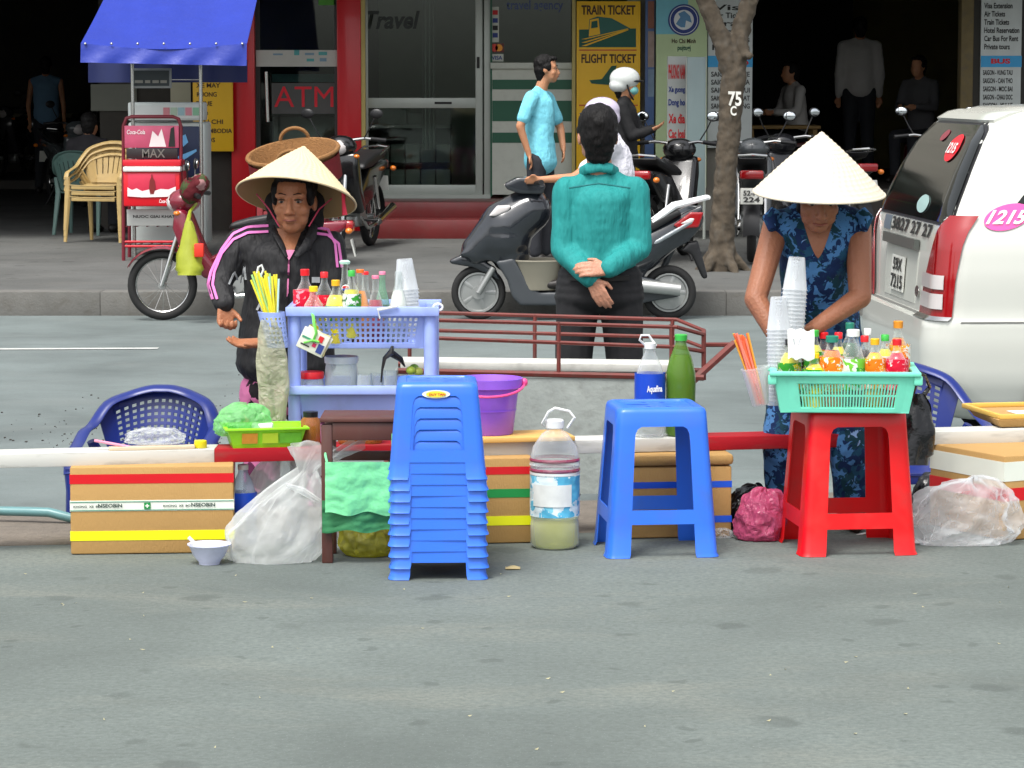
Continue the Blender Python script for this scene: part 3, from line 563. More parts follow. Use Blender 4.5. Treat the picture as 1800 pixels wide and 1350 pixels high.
cbox('cooler_print', 225, 305, 308, 347, mat('print_pink', C(200, 40, 70), .5, var=.25), 25.575, .006)
flat('snow', [(224, 329), (232, 334), (240, 331), (250, 336), (262, 333), (270, 336), (282, 332), (296, 333), (309, 328), (309, 345), (290, 346), (250, 347), (224, 345)], 25.569, mat('print_cream'), CR)
flat('bottle_print', [(262, 332), (263, 318), (266, 311), (266, 306), (268, 306), (268, 311), (272, 318), (273, 332), (270, 341), (264, 341)], 25.566, mat('bottle_print', C(120, 30, 30), .4), CR)
ptext('Coca-Cola', 280, 350, 300, 357, 25.576, mat('print_cream'), CR, .02, .2)
cbox('lower_panel', 223, 368, 312, 397, mat('rack_white', C(176, 178, 174), .5)); ptext('NUOC GIAI KHAT', 234, 378, 308, 383, 25.675, blackp, CR)
# ================================================================ stall things
def plastic(name, col=None, rough=.32, var=.1): return mat(name, col and C(*col), rough, var=var, vs=5, spec=.5, dirt=.22)
blue_p = plastic('blue_plastic', (48, 112, 226)); red_p = plastic('red_plastic', (222, 14, 20)); lav_p = plastic('lavender_plastic', (158, 178, 240)); mint_p = plastic('mint_plastic', (120, 222, 192)); navy_p = plastic('navy_plastic', (14, 36, 112))
def stool(name, label, loc, rot, h, top, bot, bar0, bar1, band, m, group=None):
    """square plastic stool: seat with arched aprons, four corner legs, four rungs"""
    T = thing(name, label, 'stool', loc, rot, group)
    def hw(z): return top + (bot - top) * (1 - z / h)
    rowz = [0, .012, bar0, bar1, h - band - .05, h - band, h - .014]
    us = [-.86, -.6, -.46, .46, .6, .86]
    def pt(k, u, z, lip=0):                       # k side, u along it; |u|>.86 is the rounded corner
        w = hw(z) + lip; a = rz(k * pi / 2)
        return a @ V(u * w, -w, z)
    def corner(k, t, z, lip=0):
        w = hw(z) + lip; r = .14 * w; c = V(w - r, -w + r, z); an = -pi / 2 + t * pi / 2
        return rz(k * pi / 2) @ (c + V(r * cos(an), r * sin(an), 0))
    seat = MB(); legs = [MB() for _ in range(4)]; bars = [MB() for _ in range(4)]
    lip = lambda z: .0045 if z == 0 else 0
    for k in range(4):
        for j in range(6):
            z0, z1 = rowz[j], rowz[j + 1]
            for i in range(5):
                u0, u1 = us[i], us[i + 1]; q = [pt(k, u0, z0, lip(z0)), pt(k, u1, z0, lip(z0)), pt(k, u1, z1), pt(k, u0, z1)]
                if i in (0, 4):
                    tgt = seat if j >= 4 else legs[k if i == 4 else (k - 1) % 4]; tgt.add(q, [(0, 1, 2, 3)])
                elif j == 2: bars[k].add(q, [(0, 1, 2, 3)])
                elif j == 5: seat.add(q, [(0, 1, 2, 3)])
                elif j == 4 and i == 1:
                    seat.add([pt(k, us[1], z0), pt(k, us[1] * .93 + us[2] * .07, z0 + .028), pt(k, us[1] * .6 + us[2] * .4, z0 + .043), pt(k, us[2], z1), pt(k, us[1], z1)], [(0, 1, 2, 3, 4)])
                elif j == 4 and i == 3:
                    seat.add([pt(k, us[4], z0), pt(k, us[4], z1), pt(k, us[3], z1), pt(k, us[4] * .6 + us[3] * .4, z0 + .043), pt(k, us[4] * .93 + us[3] * .07, z0 + .028)], [(0, 1, 2, 3, 4)])
            for t in range(3):
                q = [corner(k, t / 3, z0, lip(z0)), corner(k, (t + 1) / 3, z0, lip(z0)), corner(k, (t + 1) / 3, z1), corner(k, t / 3, z1)]
                (seat if j >= 4 else legs[k]).add(q, [(0, 1, 2, 3)])
    def ring(w, z):
        out = []
        for k in range(4):
            out += [rz(k * pi / 2) @ V(u * w, -w, z) for u in us]
            r = .14 * w
            out += [rz(k * pi / 2) @ (V(w - r, -w + r, z) + V(r * cos(-pi / 2 + t * pi / 6), r * sin(-pi / 2 + t * pi / 6), 0)) for t in (1, 2, )]
        return out
    w0 = hw(h - .014); R_ = [ring(w0, h - .014), ring(w0 - .004, h - .004), ring(w0 - .012, h), ring(w0 * .8, h), ring(w0 * .78, h - .004), ring(w0 * .2, h - .004)]
    n = len(R_[0])
    for a, b in zip(R_[:-1], R_[1:]): seat.add(a + b, [(i, (i + 1) % n, n + (i + 1) % n, n + i) for i in range(n)])
    seat.add(R_[-1], [tuple(range(n))])
    seat.build('seat', m, T, solid=-.0035, world=False, smooth=50)
    for l in legs: l.build('leg', m, T, solid=-.0035, world=False, smooth=50)
    for l in bars: l.build('rung', m, T, solid=-.0035, world=False, smooth=50)
    for a in (-1, 1):
        for b in range(3): MB().box((a * w0 * .42, (b - 1) * w0 * .42, h - .0025), (w0 * .5, w0 * .1, .004)).build('seat_rib', m, T, .001, world=False)
    return T
# stack of ten low stools
sb = G(770, 1006, 0); ordn = ['lowest stool at the bottom', 'second stool from the bottom', 'third stool from the bottom', 'fourth stool from the bottom', 'fifth stool from the bottom', 'sixth stool from the bottom', 'fourth stool from the top', 'third stool from the top', 'second stool from the top', 'topmost stool']
low = stool('low_stool', '', (sb.x, sb.y, 0), radians(2), .285, .117, .142, .052, .088, .036, blue_p)
for k in range(10):
    o = low if k == 0 else copy_tree(low)
    o.location = (sb.x + rnd.uniform(-.002, .002), sb.y, k * .0335); o.rotation_euler.z = radians(2) + rnd.uniform(-.012, .012)
    tag(o, 'blue low plastic stool, %s of the stack' % ordn[k], 'stool', 'stacked blue stools'); topst = o
st_lab = W(768, 695, sb.y - .13)
mb = MB(); R = rx(radians(-5)); c = V(sb.x - .003, sb.y - .1235, k * .0335 + .285 - .03)
mb.add([V(-sb.x, -sb.y, -9 * .0335) + c + V(.042 * cos(t * pi / 10), -.003 - (.002 if 0 else 0), .0125 * sin(t * pi / 10)) for t in range(20)], [tuple(range(20))])
sk = mb.build('maker_sticker', mat('sticker_white', C(226, 232, 222), .4), topst, world=False, smooth=0)
mb = MB(); mb.add([V(-sb.x, -sb.y, -9 * .0335) + c + V(.03 * cos(t * pi / 10), -.005, .0095 * sin(t * pi / 10)) for t in range(20)], [tuple(range(20))]); mb.build('sticker_core', mat('sticker_yellow', C(236, 220, 60), .4), topst, world=False, smooth=0)
o = text('DUY TAN', V(-.024, -.13, .285 - .034), (1, 0, 0), (0, 0, 1), .048, .007, redprint, None, .03); o.parent = topst
bs_ = stool('blue_stool', 'tall blue plastic stool standing alone in front of the beam', tuple(G(1151, 966, 0)), radians(6), .465, .138, .172, .105, .15, .055, blue_p)
rs_ = stool('red_stool', 'red plastic stool carrying the mint green bottle basket', tuple(G(1488, 962, 0)), radians(7), .455, .15, .182, .085, .135, .05, red_p)
# ---------------------------------------------------------------- painted beam
bw = mat('beam_white', C(198, 198, 192), .85, var=.12, vs=4, spec=.2, dirt=.5, stretch=(.4, 3, 3)); br_ = mat('beam_red', C(158, 22, 34), .8, var=.2, vs=4, spec=.2, dirt=.45, stretch=(.4, 3, 3))
BZ0, BZ1 = .276, .320
def Yb(x): return 9.2 + .2 * (x + 1.6)
BM = thing('barrier_beam', 'long wooden beam painted in red and white lengths resting on boxes', 'beam', (0, Yb(0), BZ0))
cuts = [(-260, 370, bw), (370, 700, br_), (700, 1208, bw), (1208, 1600, br_), (1600, 2050, bw)]
for a, c, m in cuts:
    # photo columns -> x along the beam line
    def xb(px):
        k = (px - 900) / FOC * .9949; y = 9.5
        for _ in range(6): x_ = k * y * 1.0; y = Yb(x_)
        return x_
    x0, x1 = xb(a), xb(c)
    MB().hexa([(x0, Yb(x0), BZ0), (x1, Yb(x1), BZ0), (x1, Yb(x1) + .13, BZ0), (x0, Yb(x0) + .13, BZ0)], [(x0, Yb(x0), BZ1), (x1, Yb(x1), BZ1), (x1, Yb(x1) + .13, BZ1), (x0, Yb(x0) + .13, BZ1)]).build('white_length' if m is bw else 'red_length', m, BM, .002)
SL = math.atan(.2)
# ---------------------------------------------------------------- cardboard boxes
card = mat('cardboard', C(178, 140, 84), .85, var=.12, vs=5, bump=.2, bs=200, stretch=(1, 1, .3)); foam = card
def carton(label, px0, px1, y_b, tapes, top, depth=.32, rot=SL, flaps=True, name='cardboard_box'):
    p0, p1 = G(px0, y_b, 0), G(px1, y_b, 0); w = (p1.x - p0.x); mid = (p0 + p1) / 2
    T = thing(name, label, 'box', (mid.x, mid.y, 0), rot)
    MB().box((0, depth / 2, top / 2 + .001), (w, depth, top - .002)).build('carton', card, T, .006, world=False)
    for k, (z0, z1, m, nm) in enumerate(tapes):
        e = .0008 + .0003 * k; b = MB()
        b.box((0, depth / 2, (z0 + z1) / 2), (w + 2 * e, depth + 2 * e, z1 - z0)); b.build(nm, m, T, world=False)
    return T, w
tp_r = mat('tape_red', C(206, 18, 30), .3); tp_w = mat('tape_white', C(226, 230, 218), .35); tp_y = mat('tape_yellow', C(232, 234, 22), .3); tp_g = mat('tape_green', C(24, 138, 66), .3); tp_b = mat('tape_blue', C(24, 84, 210), .3); tp_dk = mat('tape_teal', C(60, 140, 110), .4)
tb1, w1 = carton('cardboard box with red, printed white and yellow tape under the white beam end', 126, 411, 974, [(.225, .255, tp_r, 'red_tape'), (.138, .172, tp_w, 'printed_tape'), (.045, .075, tp_y, 'yellow_tape')], .278, .36, SL * .4)
for z in (.139, .1655): MB().box((0, -.0022, z + .002), (w1, .001, .0022)).build('tape_rule', tp_dk, tb1, world=False)
for k, (x0, s_, hh) in enumerate(((-.48, 'KHONG  XE  BO', .007), (-.33, 'NSEOBIN', .012), (.03, 'KHONG  XE  BO', .007), (.2, 'NSEOBIN', .012))):
    o = text(s_, V(x0 * w1 if k < 2 else x0 * w1 + .02, -.0045, .15), (1, 0, 0), (0, 0, 1), .085 if hh < .01 else .075, hh, mat('tape_print', C(50, 70, 66), .5), None, .03); o.parent = tb1
for x0 in (-.015,):
    MB().box((x0, -.0035, .1545), (.02, .002, .02)).build('tape_badge', tp_g, tb1, world=False); MB().box((x0, -.005, .1545), (.012, .001, .004)).build('badge_cross', tp_w, tb1, world=False); MB().box((x0, -.0053, .1545), (.004, .001, .012)).build('badge_cross', tp_w, tb1, world=False)
tb2, w2 = carton('cardboard box with red, green and yellow tape behind the water jug', 690, 938, 957, [(.225, .25, tp_r, 'red_tape'), (.15, .178, tp_g, 'green_tape'), (.06, .09, tp_y, 'yellow_tape')], .278, .34, SL * .6)
tb3, w3 = carton('tan lidded box with two blue tapes behind the single blue stool', 1088, 1287, 946, [(.165, .186, tp_b, 'blue_tape'), (.05, .072, tp_b, 'blue_tape')], .235, .34, SL * .6)
MB().box((0, .17, .256), (w3 + .012, .352, .036)).build('lid', card, tb3, .012, world=False)
tb4, w4 = carton('cardboard box with red and white tape at the beam end by the van', 1742, 1960, 944, [(.13, .172, tp_r, 'red_tape'), (.195, .258, tp_w, 'white_tape')], .278, .4, SL + .3)
pl_ = thing('lid_tray', 'shallow tan tray with a white paper lying on the beam end', 'tray', (W(1800, 752, 10.05).x, 10.05, BZ1 + .002), SL)
tray = MB(); tray.add([V(-.14, -.1, 0), V(.2, -.1, 0), V(.2, .2, .0), V(-.14, .2, 0)], [(0, 1, 2, 3)])
MB().hexa([(-.13, -.12, .0), (.25, -.12, .0), (.25, .22, .0), (-.1, .22, .0)], [(-.15, -.14, .03), (.27, -.14, .03), (.27, .24, .03), (-.12, .24, .03)]).build('tray_body', card, pl_, .006, world=False)
for c, d in (((.06, -.13, .038), (.4, .015, .016)), ((.06, .23, .038), (.38, .015, .016)), ((-.135, .05, .038), (.015, .36, .016))): MB().box(c, d).build('rim', mat('tray_rim', C(214, 172, 80), .7), pl_, .003, world=False)
MB().box((.05, .02, .032), (.16, .14, .002)).build('paper', mat('paper', C(225, 226, 222), .8), pl_, world=False)
# ---------------------------------------------------------------- bottles
def bottle(name, label, loc, h, r, liquid, cap, kind='pet', fill=.72, lab=None, lab_z=(.18, .5), group=None, shell=None, neck=.32, lean=0):
    r *= 1.08
    T = thing(name, label, 'bottle', loc, 0, group); T.rotation_euler = (lean, 0, 0) if not hasattr(lean, '__len__') else lean
    fill = min(.8, fill + .15); lab_z = (lab_z[0], min(.72, lab_z[1] + .06))
    nr = neck * r if kind != 'jar' else r * .8
    if kind == 'soda': prof = [(r * .9, 0), (r, .02 * h), (r, .34 * h), (r * .96, .46 * h), (r * .7, .62 * h), (nr * 1.15, .78 * h), (nr, .9 * h), (nr * 1.15, .93 * h), (nr, .97 * h)]
    elif kind == 'pet': prof = [(r * .85, 0), (r, .04 * h), (r, .2 * h), (r * .94, .3 * h), (r * .94, .42 * h), (r, .5 * h), (r * .98, .58 * h), (r * .8, .7 * h), (nr * 1.2, .82 * h), (nr, .87 * h), (nr, .93 * h)]
    elif kind == 'tall': prof = [(r * .85, 0), (r, .03 * h), (r * .97, .3 * h), (r, .52 * h), (r * .97, .62 * h), (r * .75, .76 * h), (nr * 1.1, .9 * h), (nr, .95 * h)]
    else: prof = [(r * .9, 0), (r, .05 * h), (r, .8 * h), (r * .85, .88 * h), (r * .85, .94 * h)]
    sm = shell or clear('clear_plastic', (.85, .9, .9), .05)
    MB().lathe(prof, 20).build('bottle_body', sm, T, world=False, smooth=60)
    if liquid:
        pr = [(a * .94, z + .003) for a, z in prof if z <= fill * h]
        zl = fill * h
        for (a0, z0), (a1, z1) in zip(prof[:-1], prof[1:]):
            if z0 <= zl < z1: pr.append(((a0 + (a1 - a0) * (zl - z0) / (z1 - z0)) * .94, zl))
        if len(pr) > 1: MB().lathe(pr, 20).build('drink', liquid, T, world=False, smooth=60)
    if lab:
        rr = max(a for a, z in prof) + .0012; lo, hi = lab_z
        MB().lathe([(rr, lo * h), (rr, hi * h)], 24, cap0=False, cap1=False).build('label', lab, T, world=False, solid=.0006)
    if cap:
        MB().lathe([(nr * 1.22, prof[-1][1] - .004), (nr * 1.25, h - .002), (nr * 1.1, h)], 16).build('cap', cap, T, world=False)
    return T
def drink(name, col=None, rough=.25): return mat('drink_' + name, col and C(*col), rough, var=.1, vs=20, coat=.4)
glassy = clear('bottle_glass', (.8, .88, .85), .06, .05)
# lavender cart --------------------------------------------------
CY = 9.62
def cw(px, py, dy=0): return W(px, py, CY + dy)
cl, cr_ = cw(506, 545).x, cw(768, 545).x; DEP = .33
CT = thing('lavender_cart', 'lavender plastic trolley with perforated top basket full of bottles', 'trolley', ((cl + cr_) / 2, CY, 0))
zt, zt0 = cw(600, 541).z, cw(600, 606).z; zm, zm0 = cw(600, 679).z, cw(600, 735).z
for px, yy in ((516, 0), (756, 0), (516, DEP - .04), (756, DEP - .04)):
    x_ = cw(px, 545).x; MB().tube([V(x_, CY + yy + .02, cw(px, 744).z), V(x_, CY + yy + .02, zt - .008)], .0215, 14).build('post', lav_p, CT)
    lg = MB().tube([V(x_, CY + yy + .02, .06), V(x_, CY + yy + .02, cw(px, 740).z)], .017, 12).build('leg', plastic('black_plastic', (24, 24, 26)), CT)
    MB().cyl(V(x_ - .012, CY + yy + .02, .03), V(x_ + .012, CY + yy + .02, .03), .03, n=16).build('castor', mat('black_plastic'), lg)
    MB().box((x_, CY + yy + .02, .06), (.02, .03, .05)).build('castor_fork', mat('black_plastic'), lg)
def rim_(z, x0, x1, y0, y1, w_, h_, nm):
    b = MB()
    for c, d in ((((x0 + x1) / 2, y0, z), (x1 - x0 + w_, w_, h_)), (((x0 + x1) / 2, y1, z), (x1 - x0 + w_, w_, h_)), ((x0, (y0 + y1) / 2, z), (w_ - .003, y1 - y0 - w_ - .002, h_ - .002)), ((x1, (y0 + y1) / 2, z), (w_ - .003, y1 - y0 - w_ - .002, h_ - .002))): b.box(c, d)
    return b.build(nm, lav_p, CT, .003)
def tray_wall(T, m, x0, x1, y0, y1, z1, z0, ins, nu, nv, fu, fv, solidw=.003, nside=None, name='basket_side', u0=.08, u1=.92, v0=.12, v1=.9, world=True):
    """four tapering basket sides, with rows of openings when nu is given, plus a floor"""
    T_ = [V(x0, y0, z1), V(x1, y0, z1), V(x1, y1, z1), V(x0, y1, z1)]; B_ = [V(x0 + ins, y0 + ins, z0), V(x1 - ins, y0 + ins, z0), V(x1 - ins, y1 - ins, z0), V(x0 + ins, y1 - ins, z0)]
    for k in range(4):
        a, b, c, d = B_[k], B_[(k + 1) % 4], T_[(k + 1) % 4], T_[k]
        fn = lambda u, v, a=a, b=b, c=c, d=d: (a.lerp(b, u)).lerp(d.lerp(c, u), v)
        mb = MB()
        if nu:
            n_ = nu if k % 2 == 0 else (nside or nu // 2)
            mb.holes(fn, n_, nv, fu, fv, u0, u1, v0, v1)
            for (p, q, r, s) in ((0, u0, 0, 1), (u1, 1, 0, 1), (u0, u1, 0, v0), (u0, u1, v1, 1)): mb.add([fn(p, r), fn(q, r), fn(q, s), fn(p, s)], [(0, 1, 2, 3)])
        else: mb.add([fn(0, 0), fn(1, 0), fn(1, 1), fn(0, 1)], [(0, 1, 2, 3)])
        mb.build(name, m, T, solid=solidw, world=world, smooth=0)
    MB().add(B_, [(0, 1, 2, 3)]).build('basket_floor', m, T, solid=solidw, world=world, smooth=0)
ix0, ix1, iy0, iy1 = cl + .022, cr_ - .022, CY + .014, CY + DEP - .02
rim_(zt - .012, cl + .006, cr_ - .006, CY - .002, CY + DEP, .026, .03, 'top_rim'); tray_wall(CT, lav_p, ix0, ix1, iy0, iy1, zt - .02, zt0 - .012, .02, 20, 5, .52, .62, u0=.12)
rim_(zm - .012, cl + .004, cr_ - .004, CY - .006, CY + DEP, .028, .028, 'tray_rim'); tray_wall(CT, lav_p, ix0, ix1, iy0 - .006, iy1, zm - .02, zm0, .02, 0, 0, 0, 0, name='tray_side')
for px, r in ((772, .012),): MB().tube([cw(770 + 8 * cos(t), 540 + 6 * sin(t)) for t in [k * 2 * pi / 12 for k in range(12)]], .004, 6, closed=True).build('hook', mat('white_plastic', C(225, 228, 226), .4), CT)
fl = zt0 - .008                                # basket floor
def inb(px, top_y, h, r, dy, liquid, cap, label, **k):
    p = W(px, top_y, CY + dy); z = p.z - h
    return bottle('bottle', label, (p.x, CY + dy, max(fl, z) if z > fl - .03 else fl), (p.z - fl) if z < fl or True else h, r, liquid, cap, **k)
cR = plastic('cap_red', (222, 24, 36)); cY = plastic('cap_yellow', (240, 208, 28)); cO = plastic('cap_orange', (240, 110, 40)); cG = plastic('cap_green', (60, 180, 70)); cW = plastic('cap_white', (232, 234, 232)); cP = plastic('cap_pink', (226, 120, 150)); cDG = plastic('cap_teal', (40, 130, 110))
GB = 'bottles in the lavender trolley'
cYe, cWh, cGr, cOr, cRe = C(232, 212, 30), C(226, 226, 218), C(60, 150, 50), C(230, 120, 26), C(214, 26, 56)
labY = pattern('label_yellow', [cYe, cYe, cWh, cGr, cYe], 42, .4); labR = pattern('label_red', [cRe, cRe, C(240, 150, 160), cRe, cWh], 42, .4); labG = pattern('label_green', [cGr, cGr, cWh, C(30, 100, 40)], 42, .4); labO = pattern('label_orange', [cOr, C(240, 170, 40), cWh, cOr, C(200, 60, 20)], 42, .4); labW = mat('label_white', C(222, 226, 222), .4, var=.2, vs=30)
inb(536, 473, .27, .036, .17, drink('crimson', (214, 24, 60)), cR, 'tall crimson drink bottle with red cap in the trolley', fill=.58, lab=labR, lab_z=(.3, .66), group=GB)
inb(551, 503, .2, .034, .055, drink('yellow', (232, 212, 20)), cY, 'yellow drink bottle with pale yellow cap at the trolley corner', fill=.45, lab=labY, lab_z=(.12, .4), group=GB)
inb(590, 492, .22, .033, .06, drink('yellow'), plastic('cap_amber', (240, 180, 24)), 'yellow drink bottle with amber cap in the trolley', fill=.62, lab=labY, lab_z=(.2, .55), group=GB)
pb = inb(606, 462, .26, .028, .14, drink('cola', (34, 20, 18)), None, 'dark cola bottle with round blue and red badge in the trolley', kind='soda', fill=.42, group=GB, shell=glassy)
c = V(0, -.026, (W(612, 510, CY + .14).z - fl)); 
for dx, m, z0 in ((0, labW, 0), (0, redprint, .004), (0, mat('badge_blue', C(30, 70, 170), .4), -.004)):
    MB().ell(c + V(.004, -.001 - abs(z0) * .6, z0), (.0135 if z0 == 0 else .011, .003, .0125 if z0 == 0 else .006), 14, 8).build('badge', m, pb, world=False)
MB().lathe([(.017, .985 * .0 + (W(606, 468, CY + .14).z - fl)), (.019, W(606, 464, CY + .14).z - fl), (.012, W(606, 461, CY + .14).z - fl)], 14).build('cap', clear('cap_clear', (.6, .9, .8), .5), pb, world=False)
inb(633, 476, .24, .031, .075, drink('orange', (240, 146, 24)), cO, 'orange soda bottle with orange cap in the trolley', kind='soda', fill=.56, group=GB, shell=glassy)
inb(642, 477, .24, .028, .15, drink('red', (150, 24, 40)), cR, 'soda bottle with bright red cap behind the orange soda', kind='soda', fill=.4, group=GB, shell=glassy)
inb(660, 484, .23, .029, .08, drink('berry', (160, 20, 60)), cP, 'berry red soda bottle with pink cap in the trolley', kind='soda', fill=.5, group=GB, shell=glassy)
inb(672, 477, .24, .027, .16, drink('plum', (72, 24, 46)), plastic('cap_rose', (222, 130, 160)), 'dark plum soda bottle with rose cap in the trolley', kind='soda', fill=.38, group=GB, shell=clear('green_glass', (.3, .6, .4), .3))
inb(700, 476, .24, .031, .07, drink('milk', (226, 226, 214)), None, 'open bottle of white soy milk beside the trolley cups', kind='soda', fill=.56, group=GB, shell=glassy)
cupm = clear('cup_plastic', (.88, .91, .93), .22, .3, transl=.4)
def cup_mesh(h, r0, r1):
    return MB().lathe([(r0, 0), (r0 + .002, .004), (r1, h - .004), (r1 + .003, h - .002), (r1 + .003, h), (r1 - .001, h), (r0 - .001, .003)], 20, cap1=True)
cup_me = None
def cups(label, group, base, axis, n, pitch, h=.105, r0=.024, r1=.038, flip=False):
    global cup_me
    R = axis.to_track_quat('Z', 'Y').to_matrix() if not flip else (-axis).to_track_quat('Z', 'Y').to_matrix()
    for k in range(n):
        if cup_me is None: o = cup_mesh(h, r0, r1).build('plastic_cup', cupm, None, smooth=50); cup_me = o.data
        else: o = bpy.data.objects.new('plastic_cup', cup_me); sc.collection.objects.link(o)
        p = V(*base) + axis * (pitch * k + (h if flip else 0)); o.location = p; o.rotation_euler = R.to_euler(); tag(o, label, 'cup', group)
cb = W(716, 540, CY + .1); ax = V(-.07, .05, 1).normalized()
cups('clear plastic cup in the upside down stack beside the soy milk', 'cup stack in the trolley', W(721, 596, CY + .1), ax, 15, .0115, flip=True)
# glasses and jars on the middle tray
def jar(label, px, top_y, r, h, dy, lid=None, cat='jar', mt=None):
    p = W(px, top_y, CY + dy); z0 = zm0 + .004; T = thing('glass_jar', label, cat, (p.x, CY + dy, z0)); hh = p.z - z0
    MB().lathe([(r * .9, 0), (r, .008), (r, hh * .7), (r * .93, hh * .84), (r * .93, hh - .012), (r * .9, hh - .012), (r * .94, .01)], 22, cap1=True).build('jar_body', mt or clear('jar_glass', (.82, .88, .86), .2, .06), T, world=False)
    if lid: MB().lathe([(r, hh - .022), (r * 1.02, hh - .004), (r * .97, hh)], 22).build('lid', lid, T, world=False)
    return T
jar('wide clear plastic jar with frosted lid on the trolley tray', 600, 626, .056, .12, .12, clear('lid_clear', (.8, .86, .86), .5))
jar('short jar with flat red lid on the trolley tray', 547, 653, .042, .1, .1, cR)
jar('clear drinking glass beside the frosted jar', 640, 652, .024, .08, .08, None, 'glass'); jar('clear drinking glass standing in the middle of the tray', 662, 650, .022, .08, .11, None, 'glass')
jar('clear drinking glass under the black tie', 686, 645, .024, .09, .1, None, 'glass'); jar('round clear bowl of limes on the trolley tray', 727, 652, .038, .06, .09, None, 'bowl')
for k, (px, py, dy, cc) in enumerate(((722, 648, .085, (170, 190, 60)), (735, 650, .1, (200, 205, 90)), (728, 644, .12, (120, 160, 50)))):
    p = W(px, py + 3, CY + dy); o = MB().ell(p, (.016, .015, .014), 12, 8).build('lime', mat('lime%d' % k, C(*cc), .4, bump=.2), None); tag(o, ('pale lime', 'yellowish lime', 'dark green lime')[k] + ' in the round bowl on the trolley', 'lime')
# hanging things on the cart
cd = thing('card_bundle', 'bundle of phone cards tied with green ribbon hanging on the trolley', 'cards', tuple(cw(551, 600, -.03)))
cm = mat('card_white', C(214, 214, 200), .6)
for k, (an, dy, m) in enumerate(((-.45, 0, cm), (-.35, .006, mat('card_cream', C(206, 196, 150), .6)), (-.55, .011, cm))):
    MB().box((.004 * k, -.02 + dy, 0), (.09, .003, .072), ry(-an)).build('card', m, cd, .002, world=False)
R = ry(.45)
for (x_, z_, w_, h_, m) in ((.02, .018, .016, .02, redprint), (.03, -.012, .02, .03, blueprint), (.008, -.008, .013, .013, mat('card_crimson', C(190, 30, 80), .5)), (-.015, .004, .05, .006, tp_dk), (-.02, -.02, .03, .004, blackp)):
    q = R @ V(x_, 0, z_); MB().box((q.x, -.0225, q.z), (w_, .002, h_), R).build('card_print', m, cd, world=False)
gt = plastic('green_ribbon', (120, 220, 90)); MB().tube([V(0, -.026, .0), V(.012, -.03, .03), V(.004, -.025, .06), V(.0, -.005, .085), V(-.005, .02, .088)], [(.006, .002)] * 5, 6).build('ribbon', gt, cd, world=False); MB().tube([V(-.03, -.026, -.002), V(0, -.028, .006), V(.02, -.026, .0)], .004, 6).build('ribbon_knot', gt, cd, world=False)
bt = thing('black_tie', 'black plastic tie strip hanging inside the trolley', 'tie', tuple(cw(682, 640, .04)))
blm = plastic('black_bag_plastic', (18, 18, 20), .25)
MB().tube([cw(690, 608, .02), cw(688, 620, .02), cw(676, 630, .02), cw(672, 650, .02), cw(670, 672, .02)], [.004, .012, .007, .004, .003], 7).build('strip', blm, bt); MB().tube([cw(690, 622, .03), cw(705, 632, .03), cw(712, 645, .03)], [.012, .009, .002], 7).build('strip', blm, bt)
wt = MB().tube([cw(700, 538, -.022), cw(664, 545, -.024), cw(668, 560, -.024)], [.004, .005, .003], 6).build('string_tie', mat('white_plastic'), None); tag(wt, 'white string tie knotted over the trolley rim', 'string')
# straw holder
HX = cw(486, 545, -.03)
SH = thing('straw_holder', 'small lavender perforated holder clipped to the trolley side', 'holder', tuple(cw(490, 608, -.03)))
def hp(u, v):
    a = 2 * pi * u; r = .034 + .01 * v; c = cw(490, 608, -.0).lerp(cw(478, 548, -.0), v); return c + V(r * cos(a), r * sin(a) - .03, 0)
MB().holes(hp, 18, 6, .5, .55, 0, 1, .08, .9).build('holder_side', lav_p, SH, solid=.0025, smooth=60); MB().grid(lambda u, v: hp(u, .9 + .12 * v), 24, 2, True).build('holder_rim', lav_p, SH, solid=.003); MB().grid(lambda u, v: hp(u, .08 * v), 24, 1, True).build('holder_foot', lav_p, SH, solid=.003); MB().add([hp(k / 20, 0) for k in range(20)], [tuple(range(20))]).build('holder_floor', lav_p, SH, solid=.002)
def straws(label, group, foot, spots, cols, r=.0034):
    for k, (px, py, dy) in enumerate(spots):
        t = W(px, py, foot[1] + dy); b = V(foot[0] + rnd.uniform(-.012, .012), foot[1] + dy * .4, foot[2] + .004)
        m = cols[k % len(cols)]; o = MB().tube([b, t], r, 8, caps=False).build('drinking_straw', m, None, solid=.0006); tag(o, label % m.name.split('_')[1], 'straw', group + ' ' + m.name.split('_')[1])
sY = mat('straw_yellow', C(238, 224, 60), .35); sT = mat('straw_pale green', C(170, 220, 150), .35); sB = mat('straw_pale blue', C(190, 226, 226), .35)
ft = cw(488, 606, -.03)
straws('%s drinking straw in the lavender holder', 'straws in the lavender holder', ft, [(443 + rnd.uniform(-2, 40), 480 + rnd.uniform(-4, 16), -.02 + rnd.uniform(0, .05)) for _ in range(26)] + [(441, 492, 0), (448, 486, .01), (486, 482, .01), (490, 490, 0)], [sY, sY, sY, sT, sY, sB])
hkk = MB().tube([cw(452, 480, 0), cw(454, 470, 0), cw(460, 466, 0), cw(463, 474, 0), cw(458, 486, 0), cw(470, 540, 0)], .004, 6).build('tongs', mat('white_plastic'), None); tag(hkk, 'thin white tongs standing among the yellow straws', 'tongs')
